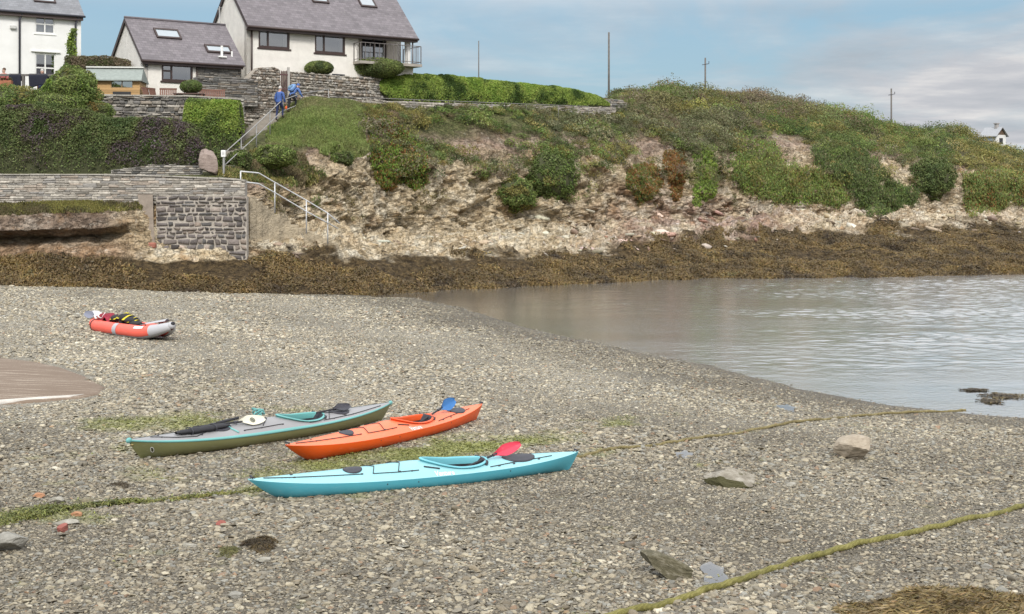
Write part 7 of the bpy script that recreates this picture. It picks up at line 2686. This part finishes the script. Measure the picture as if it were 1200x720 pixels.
def hand(J, side, wrist, ahead, down):
    """Palm, four unequal curled fingers and a thumb growing from the side of the palm."""
    w_ = Vector(wrist); a, d_ = Vector(ahead).normalized(), Vector(down).normalized()
    sd = a.cross(d_).normalized()
    palm = w_ + d_ * .07
    J[side + '_palm'] = (side + '_wrist', tuple(palm), (.022, .036), 2)
    for i, (o_, ln) in enumerate(((-.03, .07), (-.01, .08), (.01, .076), (.03, .06))):
        k = palm + d_ * .035 + a * o_
        e1 = k + d_ * ln * .55
        e2 = e1 + d_ * ln * .35 + sd * .025 * (1 if side == 'l' else -1)
        J[f'{side}_knuckle{i}'] = (side + '_palm', tuple(k), .010, 2)
        J[f'{side}_mid{i}'] = (f'{side}_knuckle{i}', tuple(e1), .009, 2)
        J[f'{side}_tip{i}'] = (f'{side}_mid{i}', tuple(e2), .008, 2)
    t1 = w_ + d_ * .035 - a * .042
    J[side + '_thumb1'] = (side + '_palm', tuple(t1), .011, 2)
    J[side + '_thumb2'] = (side + '_thumb1', tuple(t1 + d_ * .045 - a * .01), .009, 2)


def skeleton(lean, step=.2, arms=None, drop_=0.0, head_tilt=0.0):
    """lean = forward pitch of the trunk in radians (y is ahead)."""
    hip = Vector((0, 0, .93 - drop_))
    ax = Vector((0, math.sin(lean), math.cos(lean)))
    J = {}
    J['pelvis'] = (None, tuple(hip), (.155, .115), 1)
    J['waist'] = ('pelvis', tuple(hip + ax * .17), (.15, .115), 0)
    J['chest'] = ('waist', tuple(hip + ax * .36), (.175, .13), 0)
    sh = hip + ax * .50
    J['shoulders'] = ('chest', tuple(sh), (.13, .10), 0)
    nk = Vector((0, math.sin(lean + head_tilt), math.cos(lean + head_tilt)))
    J['neck'] = ('shoulders', tuple(sh + nk * .09), .055, 2)
    J['jaw'] = ('neck', tuple(sh + nk * .15 + Vector((0, .02, 0))), (.070, .082), 2)
    J['crown'] = ('jaw', tuple(sh + nk * .27), (.076, .092), 2)
    for sd, sx in (('l', -1), ('r', 1)):
        s_ = sh + Vector((sx * .19, 0, -.02))
        el, wr = arms[sd]
        el, wr = s_ + Vector(el), s_ + Vector(wr)
        J[sd + '_shoulder'] = ('shoulders', tuple(s_), .075, 0)
        J[sd + '_elbow'] = (sd + '_shoulder', tuple(el), .056, 0)
        J[sd + '_cuff'] = (sd + '_elbow', tuple(el.lerp(wr, .85)), .045, 0)
        J[sd + '_wrist'] = (sd + '_cuff', tuple(wr), .030, 2)
        hand(J, sd, wr, (0, 1, 0), (wr - el).normalized())
        fy = step if sx > 0 else -step * .6
        fz = .17 if sx > 0 and step > .1 else 0
        hp = hip + Vector((sx * .10, 0, -.06))
        kn = Vector((sx * .11, fy * .75 + .08, .50 + fz * .8 - drop_ * .4))
        an = Vector((sx * .11, fy, .10 + fz))
        J[sd + '_hip'] = ('pelvis', tuple(hp), .105, 1)
        J[sd + '_knee'] = (sd + '_hip', tuple(kn), .068, 1)
        J[sd + '_ankle'] = (sd + '_knee', tuple(an), .046, 1)
        J[sd + '_heel'] = (sd + '_ankle', tuple(an + Vector((0, -.02, -.05))), .045, 3)
        J[sd + '_toe'] = (sd + '_heel', tuple(an + Vector((0, .17, -.065))), .036, 3)
    return J


def face(root, J, skin, facing_lean=0.0):
    c = Vector(J['jaw'][1]).lerp(Vector(J['crown'][1]), .45)
    f = Vector((0, math.cos(facing_lean), -math.sin(facing_lean)))
    up = (Vector(J['crown'][1]) - Vector(J['jaw'][1])).normalized()
    b_ = MB(); b_.ell(c + f * .098 - up * .012, (.014, .022, .022), 8); b_.build('nose', skin, root, smooth=True)
    for sx in (-1, 1):
        b_ = MB(); b_.ell(c + f * .084 + up * .02 + Vector((sx * .03, 0, 0)), (.011, .008, .008), 8); b_.build('eye', M['black_paint'], root, smooth=True)
        b_ = MB(); b_.ell(c + Vector((sx * .080, -.005, 0)), (.012, .022, .032), 8); b_.build('ear', skin, root, smooth=True)
    b_ = MB(); b_.ell(c + f * .088 - up * .05, (.026, .008, .008), 8); b_.build('mouth', simple('lips', (.30, .12, .10), .6), root, smooth=True)


SKIN = simple('skin', (.46, .28, .21), .55, .06, 9)
BLUE = simple('blue_waterproof', (.045, .10, .30), .7, .25, 6, .5, 14, .03)
BLUE2 = simple('lighter_blue_waterproof', (.075, .15, .38), .7, .25, 6, .5, 14, .03)
NAVY = simple('navy_trousers', (.018, .028, .085), .8, .25, 8)
DARK = simple('black_trousers', (.016, .017, .022), .85, .25, 8)
SHOE = simple('brown_boots', (.05, .035, .025), .8)
GREYHAIR = simple('white_grey_hair', (.50, .48, .45), .8, .15, 30, .6, 80)

J1 = skeleton(.16, .16, {'l': ((-.07, -.03, -.27), (-.05, .10, -.50)), 'r': ((.07, -.02, -.27), (.06, .12, -.48))}, 0, -.02)
p1_ = person(P(327, 141.5, 70.2), math.radians(-20), J1, 'person in a blue jacket and navy trousers, lower of the two climbing the stairs', {'jacket': BLUE, 'trousers': NAVY, 'skin': SKIN, 'shoes': SHOE}, None)
face(p1_, J1, SKIN, .1)
b_ = MB(); cj = Vector(J1['crown'][1]); b_.ell(cj + Vector((0, -.015, .0)), (.086, .098, .085), 14); b_.build('hair', GREYHAIR, p1_, smooth=True)
J2 = skeleton(.80, .22, {'l': ((-.05, .10, -.25), (-.02, .28, -.42)), 'r': ((.05, .10, -.25), (.03, .28, -.42))}, .03, -.1)
p2_ = person(P(341, 131.5, 72.4), math.radians(-38), J2, 'person bending forward in blue jacket and black trousers, upper of the two on the stairs', {'jacket': BLUE2, 'trousers': DARK, 'skin': SKIN, 'shoes': SHOE}, None)
face(p2_, J2, SKIN, .7)
b_ = MB(); cj = Vector(J2['crown'][1]); b_.ell(cj + Vector((0, -.012, .006)), (.088, .10, .088), 14); b_.build('hood', BLUE, p2_, smooth=True)
ax = Vector((0, math.sin(.80), math.cos(.80))); bk = Vector((0, -math.cos(.80), math.sin(.80)))
rk = empty('rucksack', p2_.location + Matrix.Rotation(math.radians(-38), 3, 'Z') @ (Vector((0, 0, .90)) + ax * .33 + bk * .2), 0, 'pale blue rucksack on the back of the bending person', 'rucksack')
rk.rotation_euler = (-.80, 0, math.radians(-38))
b_ = MB(); b_.box(-.16, .16, -.13, .08, -.24, .24, None, .06); b_.build('bag_body', simple('pale_blue_nylon', (.15, .27, .50), .75, .2, 8, .4, 16, .03), rk, smooth=False)
b_ = MB(); b_.box(-.12, .12, -.19, -.131, -.18, .06, None, .03); b_.build('pocket', simple('teal_grey_nylon', (.12, .22, .33), .75, .2, 8), rk)
for sx in (-1, 1):
    b_ = MB(); b_.tube([(sx * .09, .07, .22), (sx * .12, .22, .18), (sx * .12, .24, -.05), (sx * .10, .08, -.2)], .02, 6); b_.build('strap', M['black_paint'], rk, smooth=True)
wr = p1_.location + Matrix.Rotation(math.radians(-20), 3, 'Z') @ Vector(J1['r_palm'][1])
bg_ = empty('dry_bag', wr + Vector((.03, -.02, -.28)), 0, 'small orange bag carried by the lower person on the stairs', 'bag')
b_ = MB(); b_.grid(lambda u, v: Vector((.06 * math.cos(v * 6.2832) * (math.sin(math.pi * min(.98, max(.03, u * .9 + .05))) ** .35), .05 * math.sin(v * 6.2832) * (math.sin(math.pi * min(.98, max(.03, u * .9 + .05))) ** .35), .17 * u)), 10, 14); b_.build('bag_body', simple('orange_nylon', (.70, .12, .03), .7), bg_, smooth=True)
b_ = MB(); b_.tube([(-.05, 0, .16), (-.02, 0, .25), (.02, 0, .25), (.05, 0, .16)], .008, 6); b_.build('handle', M['black_paint'], bg_, smooth=True)
# two people sitting on the deck behind the railing
SIT = {'l': ((-.08, .06, -.26), (-.02, .26, -.34)), 'r': ((.08, .06, -.26), (.02, .26, -.34))}


def seated(px, py_head, Y, rz, label, jacket, hair_m):
    J = {}
    hip = Vector((0, 0, .48)); ax = Vector((0, -.08, 1)).normalized()
    base = skeleton(-.06, .1, SIT, .45)
    J = dict(base)
    for sd, sx in (('l', -1), ('r', 1)):
        J[sd + '_hip'] = ('pelvis', (sx * .1, .05, .46), .105, 1)
        J[sd + '_knee'] = (sd + '_hip', (sx * .13, .46, .50), .07, 1)
        J[sd + '_ankle'] = (sd + '_knee', (sx * .13, .44, .10), .047, 1)
        J[sd + '_heel'] = (sd + '_ankle', (sx * .13, .42, .05), .045, 3)
        J[sd + '_toe'] = (sd + '_heel', (sx * .13, .60, .035), .036, 3)
    loc = P(px, py_head, Y); loc.z -= J['crown'][1][2]
    r_ = person(loc, rz, J, label, {'jacket': jacket, 'trousers': NAVY, 'skin': SKIN, 'shoes': SHOE}, None)
    face(r_, J, SKIN, 0)
    b_ = MB(); b_.ell(Vector(J['crown'][1]) + Vector((0, -.03, .012)), (.086, .088, .082), 14); b_.build('hair', hair_m, r_, smooth=True)
    ch = empty('deck_chair', loc, rz, 'chair under ' + label[len('person '):].split(',')[0] if False else 'dark deck chair holding the ' + ('grey haired' if hair_m is GREYHAIR else 'brown haired') + ' sitter behind the railing', 'chair')
    b_ = MB(); b_.box(-.24, .24, -.22, .26, .33, .365, None, .01); b_.build('seat', M['timber'], ch)
    b_ = MB(); b_.box(-.24, .24, -.30, -.265, .366, .85, None, .01); b_.build('backrest', M['timber'], ch)
    for sx in (-1, 1):
        for yy in (-.25, .22):
            b_ = MB(); b_.beam((sx * .21, yy, -.1), (sx * .21, yy, .33), .04); b_.build('leg', M['timber'], ch)
    return r_


seated(4, 81.5, 67.6, math.radians(170), 'person with brown hair sitting behind the railing by the flower planter', simple('red_top', (.35, .10, .09), .8, .2), simple('brown_hair', (.09, .055, .035), .8))
seated(49.5, 83, 67.2, math.radians(200), 'person with grey hair and tanned face behind the railing in front of the lower window', simple('navy_top', (.02, .022, .04), .8, .2), GREYHAIR)
